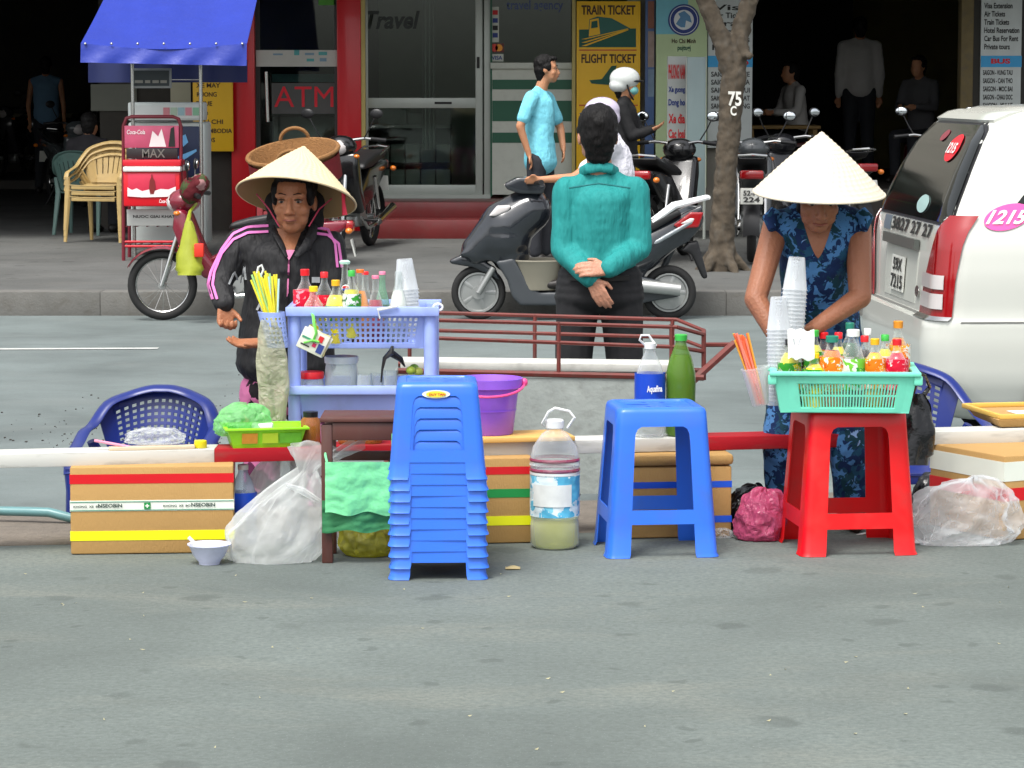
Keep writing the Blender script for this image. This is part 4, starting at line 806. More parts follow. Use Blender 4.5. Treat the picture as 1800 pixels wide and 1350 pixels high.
# purple bucket on a board ---------------------------------------
bY = Yb(-.2) + .03
bd = tag(MB().box((W(905, 768, bY + .02).x, bY + .09, BZ1 + .009), (.36, .2, .016), rz(SL)).build('wooden_board', mat('pale_wood', C(214, 168, 92), .7, var=.2, vs=6, stretch=(.3, 4, 4)), None, .003), 'pale wooden board lying on the beam under the purple bucket', 'board')
pu = plastic('purple_plastic', (150, 96, 222), .3); p0 = W(872, 762, bY + .1); bkz = BZ1 + .0175
BK = thing('purple_bucket', 'purple plastic bucket with pink handle on the wooden board', 'bucket', (W(858, 762, bY + .1).x, bY + .1, bkz))
hB = W(858, 664, bY + .1).z - bkz
MB().lathe([(.078, 0), (.082, .004), (.1, hB * .82), (.112, hB * .84), (.114, hB), (.11, hB), (.098, hB * .8), (.078, .008)], 32).build('bucket_body', pu, BK, world=False); 
MB().lathe([(.0885, hB * .42), (.0925, hB * .42), (.0935, hB * .44), (.089, hB * .44)], 32, cap0=False, cap1=False).build('ring_ridge', pu, BK, world=False)
pk = plastic('pink_plastic', (232, 76, 140)); MB().tube([V(.118 * cos(t), -.118 * sin(t) - .004, hB * (.9 - .18 * sin(t))) for t in [pi * k / 16 for k in range(17)]], .0045, 8).build('handle', pk, BK, world=False)
for s in (1, -1): MB().ell((s * .118, -.004, hB * .92), (.012, .012, .014), 10, 8).build('handle_lug', pk, BK, world=False)
# big water jug ---------------------------------------------------
jz = G(975, 962, 0); JG = thing('water_jug', 'large clear water jug with white handle and blue label on the pavement', 'jug', tuple(jz))
jh = .4; jr = .078
jc = clear('jug_plastic', (.86, .9, .9), .1, .08)
prof = [(jr * .85, 0), (jr, .015), (jr, .08), (jr * .97, .09), (jr, .1), (jr, .26), (jr * 1.02, .27), (jr * 1.02, .285), (jr * .9, .325), (jr * .55, .365), (.026, .378), (.026, .395)]
MB().lathe(prof, 28).build('jug_body', jc, JG, world=False, smooth=60); MB().lathe([(a * .96, z + .003) for a, z in prof[:4]] + [(jr * .96, .098)], 28).build('water', clear('yellowish_water', (.72, .74, .2), .45, .1), JG, world=False)
labm = bpy.data.materials.new('jug_label'); labm = pattern('jug_label_blue', [C(150, 212, 232), C(96, 186, 220), C(220, 236, 240), C(130, 206, 226)], 18, .4)
MB().lathe([(jr + .0015, .105), (jr + .0015, .235)], 28, cap0=False, cap1=False).build('label', labm, JG, solid=.0006, world=False)
MB().grid(lambda u, v: V((jr + .0035) * sin(-1.0 + 1.7 * u), -(jr + .0035) * cos(-1.0 + 1.7 * u), .14 + .07 * v), 12, 1).build('label_patch', labW, JG, solid=.0006, world=False)
MB().lathe([(jr + .002, .238), (jr + .002, .246)], 28, cap0=False, cap1=False).build('label_edge', cW, JG, solid=.0006, world=False)
for zz in (.246, .262, .278): MB().lathe([(jr * 1.01, zz), (jr * 1.05, zz + .006), (jr * 1.01, zz + .012)], 28, cap0=False, cap1=False).build('jug_ring', clear('ring_maroon', C(150, 40, 80), .65) if zz > .27 or zz < .25 else jc, JG, world=False)
MB().lathe([(.029, .385), (.03, .408), (.026, .412)], 18).build('cap', cW, JG, world=False)
MB().tube([V(-.036, 0, .39), V(-.04, -.01, .4), V(-.02, -.02, .438), V(.0, -.02, .45), V(.045, -.02, .44), V(.062, -.02, .42), V(.04, -.01, .385)], .0045, 8).build('handle', cW, JG, world=False)
# bottles standing on the beam
aq = W(1142, 770, 9.66); ay = Yb(aq.x) + .05; aq = W(1142, 768, ay)
A = bottle('water_bottle', 'clear water bottle with blue label and white handle on the beam', (aq.x, ay, BZ1 + .001), .31, .046, None, cW, 'tall', lab=mat('aqua_blue', C(20, 70, 190), .35, var=.15), lab_z=(.28, .62), shell=clear('jug_plastic', (.86, .9, .9), .1))
MB().tube([V(.02, 0, .3), V(-.005, -.01, .335), V(-.03, -.012, .335), V(-.035, -.012, .32), V(-.012, 0, .298)], .004, 8).build('handle', cW, A, world=False)
o = text('Aquafina', V(-.012, -.0525, .145), (1, 0, .05), (0, 0, 1), .05, .028, cW, None, .03); o.parent = A
gn = W(1196, 770, Yb(.55) + .06)
bottle('green_bottle', 'tall green glass bottle with green cap on the beam', (gn.x, Yb(.55) + .06, BZ1 + .001), .335, .046, clear('green_liquid', (.16, .27, .02), .75), cG, 'tall', fill=.7, shell=clear('bottle_green', (.14, .3, .04), .42), neck=.34)
# mint basket on the red stool -----------------------------------
MY = 9.3; mz1 = W(1490, 657, MY - .16).z; mz0 = .4565
mx0, mx1 = W(1366, 690, MY - .15).x, W(1616, 690, MY - .15).x; my0, my1 = MY - .17, MY + .17
MT = thing('mint_basket', 'mint green slotted plastic basket of bottles on the red stool', 'basket', ((mx0 + mx1) / 2, MY, mz0), radians(-4))
hw_, hd_ = (mx1 - mx0) / 2, .17; mh = mz1 - mz0
tray_wall(MT, mint_p, -hw_, hw_, -hd_, hd_, mh - .004, .002, .022, 32, 2, .5, .86, u0=.16, u1=.88, v0=.1, v1=.78, world=False, nside=22)
b = MB()
for c, d in (((0, -hd_, mh), (hw_ * 2 + .026, .024, .014)), ((0, hd_, mh), (hw_ * 2 + .026, .024, .014)), ((-hw_, 0, mh), (.024, hd_ * 2 - .028, .012)), ((hw_, 0, mh), (.024, hd_ * 2 - .028, .012))): b.box(c, d)
b.build('rim', mint_p, MT, .004, world=False)
for sx in (-1, 1): MB().box((sx * (hw_ + .004), -hd_ + .01, mh - .02), (.028, .03, .03)).build('corner_lug', mint_p, MT, .006, world=False)
GM = 'bottles in the mint basket'
def inm(px, top_y, r, dy, liquid, cap, label, **k):
    p = W(px, top_y, MY + dy); z = mz0 + .006
    return bottle('bottle', label, (p.x, MY + dy, z), p.z - z, r, liquid, cap, group=GM, **k)
inm(1388, 596, .033, -.04, drink('lemon', (214, 206, 40)), mat('black_plastic'), 'yellow green drink bottle with dark cap under the paper packet', fill=.7, lab=labY, lab_z=(.25, .6))
inm(1432, 620, .034, -.11, drink('yellow'), cY, 'squat yellow drink bottle at the front of the mint basket', fill=.75, lab=labY, lab_z=(.3, .7))
inm(1432, 580, .032, .03, drink('lemon'), cG, 'lemon drink bottle with bright green cap in the mint basket', fill=.7, lab=labY, lab_z=(.3, .7))
inm(1448, 584, .034, .1, drink('crimson'), cR, 'crimson drink bottle behind the orange one in the mint basket', fill=.6)
inm(1463, 590, .036, -.1, drink('orangejuice', (242, 120, 24)), cDG, 'orange juice bottle with teal cap in the mint basket', fill=.8, lab=labO, lab_z=(.25, .78), neck=.42)
inm(1500, 579, .036, -.1, None, cW, 'clear bottle with green leaf label and white cap in the mint basket', lab=pattern('label_leaf', [cGr, C(120, 190, 60), cWh, cGr], 20, .4), lab_z=(.25, .58), neck=.42)
inm(1494, 567, .033, .06, drink('darkgreen', (40, 90, 60)), cDG, 'dark green drink bottle behind the clear one in the mint basket', fill=.6)
inm(1538, 595, .033, -.1, drink('gold', (236, 176, 24)), plastic('cap_amber'), 'golden drink bottle with amber cap in the mint basket', fill=.8, lab=labO, lab_z=(.3, .7))
inm(1525, 577, .028, .08, None, cW, 'empty clear bottle with white cap at the back of the mint basket')
inm(1550, 577, .016, .1, None, None, 'thin empty clear glass bottle at the back of the mint basket', shell=glassy)
inm(1579, 564, .036, .02, drink('amber', (206, 134, 22)), plastic('cap_ochre', (216, 140, 40)), 'tall amber drink bottle with ochre cap at the basket end', fill=.76, lab=labO, lab_z=(.35, .66), shell=glassy)
inm(1577, 596, .034, -.1, drink('crimson'), cR, 'crimson drink bottle with red cap at the front basket end', fill=.66, lab=labR, lab_z=(.28, .66))
inm(1412, 600, .03, .1, drink('amber'), cY, 'amber drink bottle with yellow cap behind the paper packet', fill=.7, lab=labO, lab_z=(.3, .6))
inm(1474, 584, .03, .02, drink('yellow'), cR, 'yellow drink bottle with red cap behind the orange juice', fill=.7, lab=labY, lab_z=(.3, .65))
inm(1520, 590, .03, -.02, drink('cola', (34, 20, 18)), cR, 'dark cola bottle with red cap in the mint basket', fill=.7, lab=labR, lab_z=(.35, .6))
inm(1556, 588, .03, -.03, drink('lemon'), cG, 'lemon drink bottle with green cap near the basket end', fill=.7, lab=labG, lab_z=(.3, .65))
inb(570, 488, .2, .03, .13, drink('cola'), cR, 'dark cola bottle with red cap behind the yellow drinks', fill=.55, lab=labR, lab_z=(.35, .6), group=GB)
inb(618, 488, .2, .028, .05, drink('lemon', (214, 206, 40)), cG, 'lemon drink bottle with green cap beside the orange soda', fill=.55, lab=labG, lab_z=(.3, .6), group=GB)
tk = thing('tissue_packet', 'white paper tissue packet lying over the bottles in the mint basket', 'packet', tuple(W(1405, 630, MY - .09)))
MB().grid(lambda u, v: W(1384 + 45 * u, 580 + 50 * v, MY - .085) + V(0, .02 * sin(u * 5) + .012 * noise.noise(V(u * 3, v * 3, 1)) - .03 * v, .004 * sin(u * 14)), 16, 10).build('packet_sheet', mat('paper'), tk, solid=.004); MB().tube([W(1395, 596, MY - .105), W(1397, 606, MY - .112), W(1404, 606, MY - .112), W(1407, 595, MY - .105)], .0015, 6).build('packet_print', mat('print_grey', C(140, 146, 156), .6), tk)
# cup stacks behind the basket, held in it
ax1 = V(.045, .06, 1).normalized()
bx = W(1390, 660, MY - .04)
cups('translucent plastic cup in the tall leaning stack behind the paper packet', 'tall cup stack in the mint basket', V(bx.x - .005, MY + .02, mz0 + .008), V(.06, .03, 1).normalized(), 30, .0125, flip=True)
cups('translucent plastic cup in the shorter stack beside the orange straws', 'short cup stack in the mint basket', V(W(1362, 650, MY).x + .018, MY + .0, mz0 + .008), V(-.02, .03, 1).normalized(), 20, .0125, flip=True)
# straw cup on the basket side
oc = W(1337, 712, MY - .1)
SC = thing('straw_cup', 'clear plastic cup of orange straws hanging on the mint basket', 'cup', (oc.x, oc.y, oc.z)); RR = V(-.16, 0, 1).to_track_quat('Z', 'Y').to_matrix()
MB().lathe([(.024, 0), (.026, .003), (.042, .115), (.045, .117), (.045, .12), (.041, .12), (.024, .004)], 22, R=RR, cap1=True).build('cup_body', cupm, SC, world=False)
MB().tube([V(.02, .0, .11), V(.05, .01, .108)], .004, 6).build('clip', mint_p, SC, world=False)
so1 = mat('straw_orange', C(238, 110, 70), .4); so2 = mat('straw_coral', C(240, 130, 110), .4); so3 = mat('straw_lime', C(206, 210, 90), .4); so4 = mat('straw_amber', C(226, 160, 60), .4)
straws('%s drinking straw in the clear cup by the mint basket', 'straws in the clear cup', (oc.x, oc.y, oc.z), [(1300 + rnd.uniform(-12, 16), 588 + rnd.uniform(-3, 12), rnd.uniform(-.02, .02)) for _ in range(30)], [so1, so2, so3, so4, so1])
# ================================================================ more stall things
def armchair(name, label, loc, rot, m, sh=.33, top=.66, w=.5, perf=True, group=None):
    T = thing(name, label, 'chair', loc, rot, group); hw2 = w / 2
    def arc(u, v):
        q = 2 * u - 1; zb, zt_ = sh + .02, top - .005 - (top - sh) * .24 * q * q
        return V(q * (.17 + .07 * v) * w / .5, .15 + .04 * (1 - q * q) + v * (.11 - .1 * q * q), zb + (zt_ - zb) * v)
    mb = MB()
    if perf: mb.holes(arc, 13, 10, .55, .5, .1, .9, .12, .9); brd = ((0, .1, 0, 1), (.9, 1, 0, 1))
    else: mb.holes(arc, 7, 1, .18, .72, .1, .9, .12, .9); brd = ((0, .1, 0, 1), (.9, 1, 0, 1))
    for (a, b, c, d) in brd:
        for k in range(8): mb.add([arc(a, c + (d - c) * k / 8), arc(b, c + (d - c) * k / 8), arc(b, c + (d - c) * (k + 1) / 8), arc(a, c + (d - c) * (k + 1) / 8)], [(0, 1, 2, 3)])
    for c, d in ((0, .12), (.9, 1)):
        for k in range(10): a, b = .1 + .08 * k, .18 + .08 * k; mb.add([arc(a, c), arc(b, c), arc(b, d), arc(a, d)], [(0, 1, 2, 3)])
    mb.build('backrest', m, T, solid=.006, world=False, smooth=50)
    pts = []
    ctrl = [(-1.0, -.21, sh + .06), (-1.02, -.17, sh + .12), (-1.05, -.05, sh + .15), (-1.06, .05, sh + .18), (-1.0, .12, sh + (top - sh) * .62), (-.82, .19, sh + (top - sh) * .84), (-.5, .245, top - .02), (-.2, .262, top - .002)]
    full = ctrl + [(0, .265, top)] + [(-a, b, c) for a, b, c in ctrl[::-1]]
    P = [V(a * hw2, b, c) for a, b, c in full]
    for i in range(len(P) - 1):
        p0, p1, p2, p3 = P[max(0, i - 1)], P[i], P[i + 1], P[min(len(P) - 1, i + 2)]
        for k in range(4):
            t = k / 4; pts.append(.5 * ((2 * p1) + (p2 - p0) * t + (2 * p0 - 5 * p1 + 4 * p2 - p3) * t * t + (3 * p1 - p0 - 3 * p2 + p3) * t ** 3))
    pts.append(P[-1])
    MB().tube(pts, [(.026, .01)] * len(pts), 10, flat=(1, 0, .4)).build('arm_rim', m, T, world=False)
    MB().grid(lambda u, v: V((u - .5) * w * (.86 - .1 * v), -.22 + .4 * v, sh + .012 * cos(v * 7) - .02 * (1 - (2 * u - 1) ** 2) * (1 if v > .1 else .4)), 10, 10).build('seat', m, T, solid=.008, world=False)
    for sx in (-1, 1):
        MB().tube([V(sx * hw2 * .98, -.2, sh + .08), V(sx * hw2 * .95, -.2, sh), V(sx * hw2 * 1.02, -.23, 0)], [(.03, .018), (.03, .018), (.018, .014)], 8, flat=(1, 0, 0)).build('leg', m, T, world=False)
        MB().tube([V(sx * hw2 * 1.0, .1, sh + .14), V(sx * hw2 * .78, .17, sh), V(sx * hw2 * .86, .24, 0)], [(.02, .014), (.03, .018), (.018, .014)], 8, flat=(1, 0, 0)).build('leg', m, T, world=False)
    MB().box((0, -.21, sh - .015), (w * .8, .014, .04)).build('seat_apron', m, T, .004, world=False)
    return T
lc = W(258, 700, 10.45); armchair('blue_armchair', 'blue plastic armchair with perforated back facing the beam by the road', (lc.x, 10.42, RZ), radians(-6), navy_p, .33, .645, .445, group='low blue armchairs')
rc = W(1608, 700, 10.95); armchair('blue_armchair', 'blue plastic armchair beside the black bags and the white van', (rc.x, 10.9, RZ), radians(14), navy_p, .33, .69, .5, group='low blue armchairs')
tanp = plastic('tan_plastic', (178, 152, 98), .5); grnp = plastic('grey_green_plastic', (76, 104, 98), .5); dnv = plastic('dark_navy_plastic', (26, 36, 52), .5)
yc = G(182, 424, 0)
for k, nm in enumerate(('bottom chair', 'middle chair', 'top chair')):
    armchair('stacking_chair', 'cream plastic armchair, %s of its stack by the red rack' % nm, (yc.x, yc.y, k * .055), radians(-18), tanp, .42, .82, .56, False, 'stacked cream chairs')
gc = W(152, 300, 29.4); armchair('green_armchair', 'grey green plastic armchair under the person in the dark jacket', (gc.x, 29.35, 0), radians(162), grnp, .42, .82, .56, False)
for k in range(2): dc = G(392, 395, 0); armchair('navy_chair', ('lower', 'upper')[k] + ' dark navy plastic chair in the stack by the red column', (dc.x, dc.y - .5, k * .055), radians(6), dnv, .42, .85, .54, False, 'dark navy chairs')
# brown low table -------------------------------------------------
brn = mat('brown_wood', C(86, 48, 40), .5, var=.25, vs=8, dirt=.35, stretch=(1, 1, .4)); TYf = 9.04
TB = thing('brown_table', 'small dark brown wooden table tucked behind the stool stack', 'table', (W(690, 990, TYf).x, TYf, 0))
tx0, tx1 = W(564, 800, TYf).x, W(838, 800, TYf).x; tz = W(600, 735, TYf).z
for x_ in (tx0 + .018, tx1 - .018):
    for y_ in (TYf + .016, TYf + .2): MB().box((x_, y_, tz / 2 - .01), (.034, .03, tz - .02)).build('leg', brn, TB, .004)
MB().box(((tx0 + tx1) / 2, TYf + .108, tz - .006), (tx1 - tx0 + .006, .225, .014)).build('table_top', brn, TB, .003)
for y_ in (TYf + .012, TYf + .204): MB().box(((tx0 + tx1) / 2, y_, tz - .042), (tx1 - tx0 - .07, .018, .055)).build('apron', brn, TB, .003)
MB().box(((tx0 + tx1) / 2, TYf + .205, .31), (tx1 - tx0 - .07, .016, .03)).build('stretcher', brn, TB, .003)
amb = clear('amber_glass', (.42, .16, .03), .55)
for k, (px, r, h_) in enumerate(((545, .032, .1), (612, .036, .075), (652, .034, .075))):
    x_ = W(px, 780, 9.42).x; T = thing('amber_jar', ('tall amber jar on the beam beside the trolley leg', 'amber jar on the beam under the brown table top', 'small amber jar next to a twin under the brown table')[k], 'jar', (x_, Yb(x_) + .06, BZ1 + .001))
    MB().lathe([(r * .9, 0), (r, .006), (r, h_ * .78), (r * .7, h_ * .9), (r * .7, h_)], 18).build('jar_body', amb, T, world=False, smooth=50); MB().lathe([(r * .74, h_ - .012), (r * .76, h_ + .006)], 16).build('lid', mat('black_plastic'), T, world=False)
# ---------------------------------------------------------------- plastic bags
def bagf(name, label, base, size, m, seed=0, skew=(0, 0), neck=None, amp=.14, cat='bag', rot=0, flat_=.35, n=80, mm=48, parts=None):
    """slumped plastic bag: full bottom, gathered neck, creased all over"""
    rx_, ry_, h = size; mb = MB()
    def fn(u, v):
        a = 2 * pi * u; t = v
        if neck is not None:
            if t < .72: q = t / .72; r = (sin(pi * min(1, q * .5 + .22)) ** .7) * (1 - q ** 2.2 * (1 - neck)); z = h * .78 * q
            else: q = (t - .72) / .28; r = neck + q * .32 * (1 + .5 * cos(2 * a)); z = h * (.78 + .22 * q)
        else:
            r = max(.02, sin(pi * (flat_ * .5 + t * (1 - flat_ * .5))) ** .62); z = h * (1 - cos(pi * t)) / 2 * 1.0
        d = V(cos(a), sin(a), t * 2 + seed)
        cr = abs(noise.noise(d * 1.5 + V(seed, 0, 0))) * 1.3 + .6 * abs(noise.noise(d * 3.4 + V(0, seed, 0))) + .45 * abs(noise.noise(V(cos(a) * 7, sin(a) * 7, t * 2.2 + seed))) + .25 * abs(noise.noise(V(cos(a) * 15, sin(a) * 15, t * 5 + seed)))
        f = 1 + amp * (1.0 - 1.6 * cr); p = V(rx_ * r * f * cos(a), ry_ * r * f * sin(a), z * (1 + amp * .8 * noise.noise(d * 1.9 + V(3, 1, seed))))
        s = (t ** 1.3); p += V(skew[0] * s, skew[1] * s, 0); p.z = max(.001, p.z); return p
    mb.grid(fn, n, mm, True); mb.add([fn(i / n, 0) for i in range(n)], [tuple(range(n))[::-1]])
    if neck is None: mb.add([fn(i / n, 1) for i in range(n)], [tuple(range(n))])
    if parts:
        T = thing(name, label, cat, base, rot); mb.build('bag_film', m, T, world=False, smooth=50); return T
    o = mb.build(name, m, None, smooth=50); o.location = base; o.rotation_euler = (0, 0, rot); return tag(o, label, cat)
wb = clear('white_bag', (.9, .93, .92), .3, .12, .55, 12, transl=.45); cbg = clear('clear_bag', (.86, .89, .9), .2, .16, .6, 26, transl=.3); yb_ = clear('yellow_bag', (.5, .48, .04), .55, .2, .5, 24, transl=.3); mg = clear('magenta_bag', (.62, .1, .22), .8, .2, .6, 24, transl=.2); bkb = mat('black_bag', C(18, 19, 22), .22, bump=.8, bs=26); gbag = clear('green_bag', (.36, .82, .36), .42, .2, .5, 28, transl=.4)
p = G(478, 985, 0)
T = bagf('rubbish_bag', 'large knotted white plastic bag on the pavement against the brown table', tuple(p), (.18, .11, .36), wb, 1.3, (.17, .05), .16, .16, parts=True)
MB().tube([V(.05, -.06, .245), V(.1, -.05, .225), V(.15, -.03, .19)], [.006, .012, .008], 8).build('knot_ear', wb, T, world=False)
p = G(485, 955, 0); bagf('upright_bag', 'upright white plastic sack behind the large knotted bag', (p.x, p.y + .02, 0), (.105, .07, .27), wb, 4.2, (.0, .02), None, .1, flat_=.5)
p = G(648, 976, 0); bagf('yellow_bag', 'olive yellow plastic bag on the pavement beneath the green cloth', (p.x, p.y, 0), (.085, .07, .14), yb_, 2.2, (-.02, 0), None, .16)
p = G(590, 962, 0); bagf('clear_bag', 'small clear plastic bag behind the brown table leg', (p.x, p.y + .02, 0), (.05, .045, .15), cbg, 6.1, (0, 0), None, .16)
def drape(name, label, a, b, c, d, Y, m, amp, cat, fr, seed):
    mb = MB(); mb.grid(lambda u, v: W(a + (c - a) * u, b + (d - b) * v, Y) + V(0, -amp * (.3 + v) * (sin(u * fr + seed) + .6 * noise.noise(V(u * 4, v * 5, seed))) - .006 * abs(noise.noise(V(u * 5 + v * 2, v * 4 - u, seed))), .006 * sin(u * 11 + seed) * v), 36, 26)
    return mb
GC = thing('green_cloth', 'pale green crumpled cloth hanging on the brown table', 'cloth', tuple(W(628, 935, TYf - .03)))
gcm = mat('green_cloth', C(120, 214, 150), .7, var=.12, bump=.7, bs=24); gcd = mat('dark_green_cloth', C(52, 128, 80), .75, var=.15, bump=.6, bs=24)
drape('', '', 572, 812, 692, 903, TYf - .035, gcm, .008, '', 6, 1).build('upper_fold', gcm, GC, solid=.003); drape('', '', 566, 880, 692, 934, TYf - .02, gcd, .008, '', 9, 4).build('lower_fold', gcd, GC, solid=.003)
MB().tube([W(575, 813, TYf - .03), W(572, 800, TYf + .0), W(572, 790, TYf + .01)], .004, 6).build('tie', gcm, GC); MB().tube([W(688, 813, TYf - .03), W(690, 790, TYf + .005), W(690, 762, TYf + .005)], .004, 6).build('tie', gcm, GC)
# hanging clear bag left of the cart
HB = thing('hanging_bag', 'long yellowish clear plastic bag hanging from the straw holder', 'bag', tuple(cw(480, 742, -.05)))
hbm = clear('hanging_film', (.68, .68, .5), .5, .2, .6, 24, transl=.3)
mb = MB(); mb.grid(lambda u, v: cw(478 + (12 + 16 * sin(v * pi * .75 + .25)) * cos(2 * pi * u) + 8 * (v - .4), 562 + 180 * v, -.05 + .022 * sin(2 * pi * u)) + V(.008 * noise.noise(V(cos(2 * pi * u) * 3, sin(2 * pi * u) * 3, v * 4)), .01 * noise.noise(V(u * 8, v * 3, 2)), 0), 26, 22, True); mb.build('bag_film', hbm, HB, smooth=60); MB().tube([cw(476, 566, -.05), cw(478, 552, -.03)], .006, 8).build('bag_neck', hbm, HB)
MB().tube([cw(472, 660, -.052), cw(478, 690, -.055), cw(484, 735, -.05)], [.004, .007, .003], 8).build('dark_stick', mat('dark_stick', C(60, 66, 50), .7), HB)
# lime tray with green bag on the beam
lim = plastic('lime_plastic', (150, 226, 30)); tx = W(458, 790, 9.3).x; ty = Yb(tx) + .02
LT = thing('lime_tray', 'lime green plastic tray of small packets on the red beam', 'tray', (tx, ty + .06, BZ1 + .001), SL)
tray_wall(LT, lim, -.125, .125, -.085, .085, .06, .0, .018, 0, 0, 0, 0, world=False, name='tray_side'); b = MB()
for c, d in (((0, -.088, .06), (.27, .012, .008)), ((0, .088, .06), (.27, .012, .008)), ((-.128, 0, .06), (.012, .16, .0075)), ((.128, 0, .06), (.012, .16, .0075))): b.box(c, d)
b.build('tray_rim', lim, LT, .002, world=False)
for (x_, w_, m) in ((-.055, .05, mat('packet_orange', C(220, 150, 50), .5, var=.3, vs=30)), (.01, .05, mat('packet_yellow', C(190, 220, 50), .5)), (.075, .07, mat('packet_green', C(110, 190, 50), .5, var=.4, vs=40))): MB().box((x_, -.0795, .03), (w_, .003, .034), rx(.28)).build('packet_window', m, LT, world=False)
p = W(424, 757, ty + .06); bagf('green_bag', 'crumpled light green plastic bag lying in the lime tray', (p.x, p.y, BZ1 + .03), (.085, .06, .1), gbag, 3.3, (.02, 0), None, .2)
p = W(461, 757, ty + .02); o = tag(MB().box((p.x, ty + .03, BZ1 + .062), (.068, .04, .024)).build('white_carton', mat('paper'), None, .005), 'small white carton resting in the lime tray', 'carton')
# crumpled bag, stick, slat and yellow cap on the white beam end
x_ = W(262, 790, 9.25).x; bagf('crumpled_bag', 'crumpled clear plastic bag on the white beam end', (x_, Yb(x_) + .07, BZ1 + .012), (.09, .04, .05), cbg, 7.7, (.01, 0), None, .25, flat_=.2)
x_ = W(190, 780, 9.25).x; o = tag(MB().tube([V(x_ - .05, Yb(x_) + .03, BZ1 + .032), V(x_ + .06, Yb(x_) + .04, BZ1 + .01)], .0045, 8).build('pink_stick', plastic('pink_stick', (232, 150, 176)), None), 'thin pink stick leaning by the crumpled bag on the beam', 'stick')
x_ = W(262, 790, 9.25).x; o = tag(MB().box((x_, Yb(x_) + .03, BZ1 + .006), (.27, .04, .011), rz(SL)).build('pale_lath', mat('slat_wood', C(206, 188, 160), .7, var=.2), None, .002), 'thin pale wooden slat lying along the white beam end', 'slat')
x_ = W(346, 790, 9.25).x; o = tag(MB().lathe([(.02, 0), (.021, .002), (.02, .022), (.017, .024)], 18).build('yellow_tub', plastic('yellow_tub', (224, 206, 30)), None, smooth=40), 'small round yellow tub standing on the beam beside the slat', 'tub'); o.location = (x_, Yb(x_) + .04, BZ1 + .001)
# bowl with spoon
p = G(368, 991, 0); BW = thing('china_bowl', 'white bowl with a spoon on the pavement in front of the box', 'bowl', tuple(p)); lb = plastic('bowl_white', (212, 216, 240), .25)
MB().lathe([(.032, 0), (.034, .008), (.05, .028), (.062, .056), (.068, .06), (.068, .063), (.06, .06), (.046, .03), (.02, .014)], 28).build('bowl_body', lb, BW, world=False)
MB().tube([V(-.02, .0, .04), V(-.05, -.01, .072), V(-.062, -.012, .085)], [(.006, .003)] * 3, 8).build('spoon', mat('white_plastic'), BW, world=False)
# big bottle behind the box
p = W(428, 915, 9.5); bt5 = bottle('water_bottle', 'clear ribbed water bottle with blue label between the box and white bags', (W(428, 900, 9.42).x, 9.42, .0), .26, .04, None, cW, 'tall', lab=mat('aqua_blue'), lab_z=(.42, .6), shell=clear('ribbed_plastic', (.55, .66, .82), .3))
# hose
ho = MB(); pts = [W(a, b, 9.95 - .0004 * a) for a, b in ((-160, 906), (-80, 904), (0, 902), (50, 899), (90, 902), (130, 910), (190, 922))]
pts = [V(q.x, 9.97, max(.018, .022 + (.012 if k == 3 else 0))) for k, q in enumerate(pts)]
o = tag(ho.tube([V(q.x, 9.88 + .02 * sin(k), .02 + (.02 if k in (2, 3, 4) else 0)) for k, q in enumerate(pts)], .016, 10).build('garden_hose', plastic('hose_teal', (96, 138, 140)), None), 'grey teal hose lying on the kerb behind the box', 'hose')
# right hand bags and litter
p = G(1335, 948, 0); bagf('magenta_bag', 'magenta plastic bag on the pavement beside the red stool', (p.x, p.y, 0), (.085, .075, .165), mg, 1.9, (.02, 0), None, .14)
p = G(1306, 930, 0); bagf('black_bag', 'glossy black plastic bag behind the magenta bag', (p.x - .005, p.y + .03, 0), (.075, .07, .14), bkb, 8.4, (.05, .02), None, .18)
p = G(1268, 945, 0); bagf('scrap_bag', 'small scrap of clear plastic beside the tan lidded box', (p.x, p.y, 0), (.035, .03, .03), cbg, 5.5, (0, 0), None, .3)
p = G(1684, 956, 0); T = bagf('clear_rubbish_bag', 'large translucent plastic bag of rubbish in front of the right box', (p.x, p.y, 0), (.175, .08, .2), clear('milky_bag', (.9, .93, .95), .24, .1, .6, 12, transl=.4), 9.1, (.05, .03), None, .24)
p = G(1632, 905, 0); bagf('black_sack', 'crumpled black plastic sack on the kerb under the blue armchair', (p.x + .03, p.y + .1, 0), (.09, .08, .13), bkb, 2.8, (.03, 0), None, .22)
BB = thing('hanging_black_bag', 'black plastic bag hanging from the mint basket edge', 'bag', tuple(W(1606, 820, 9.55)))
mb = MB(); mb.grid(lambda u, v: W(1606 + (18 + 24 * sin(min(1, v * 1.35) * pi * .62)) * cos(2 * pi * u) * (1 if v < .9 else .8) - 6 * v, 692 + 126 * v, 9.58 + (.02 + .05 * v) * sin(2 * pi * u)) + V(.012 * noise.noise(V(cos(2 * pi * u) * 3, v * 4, 5)), .014 * noise.noise(V(u * 9, v * 3, 6)), 0), 30, 20, True); mb.add([mb.v[20 * 30 + i] for i in range(30)], [tuple(range(30))]); mb.build('bag_film', bkb, BB, smooth=60)
MB().tube([W(1600, 700, 9.55), W(1612, 668, 9.5), W(1618, 655, 9.47)], [.012, .006, .006], 8).build('bag_handle', bkb, BB); MB().tube([W(1620, 700, 9.6), W(1634, 680, 9.6), W(1626, 660, 9.5), W(1616, 656, 9.47)], [.01, .006, .005, .005], 8).build('bag_handle', bkb, BB)
o = tag(MB().add([G(1596, 946, .004), G(1612, 950, .012), G(1650, 957, .003), G(1610, 955, .004)], [(0, 1, 2, 3)]).build('white_strip', mat('white_plastic'), None, solid=.002), 'white plastic strip lying flat beside the red stool foot', 'litter')
p = G(1505, 940, 0); o = tag(MB().add([p, p + V(.03, .02, .004), p + V(.05, .0, .006), p + V(.02, -.01, .002)], [(0, 1, 2, 3)]).build('paper_scrap', mat('paper'), None, solid=.001), 'torn white paper scrap under the red stool', 'litter')
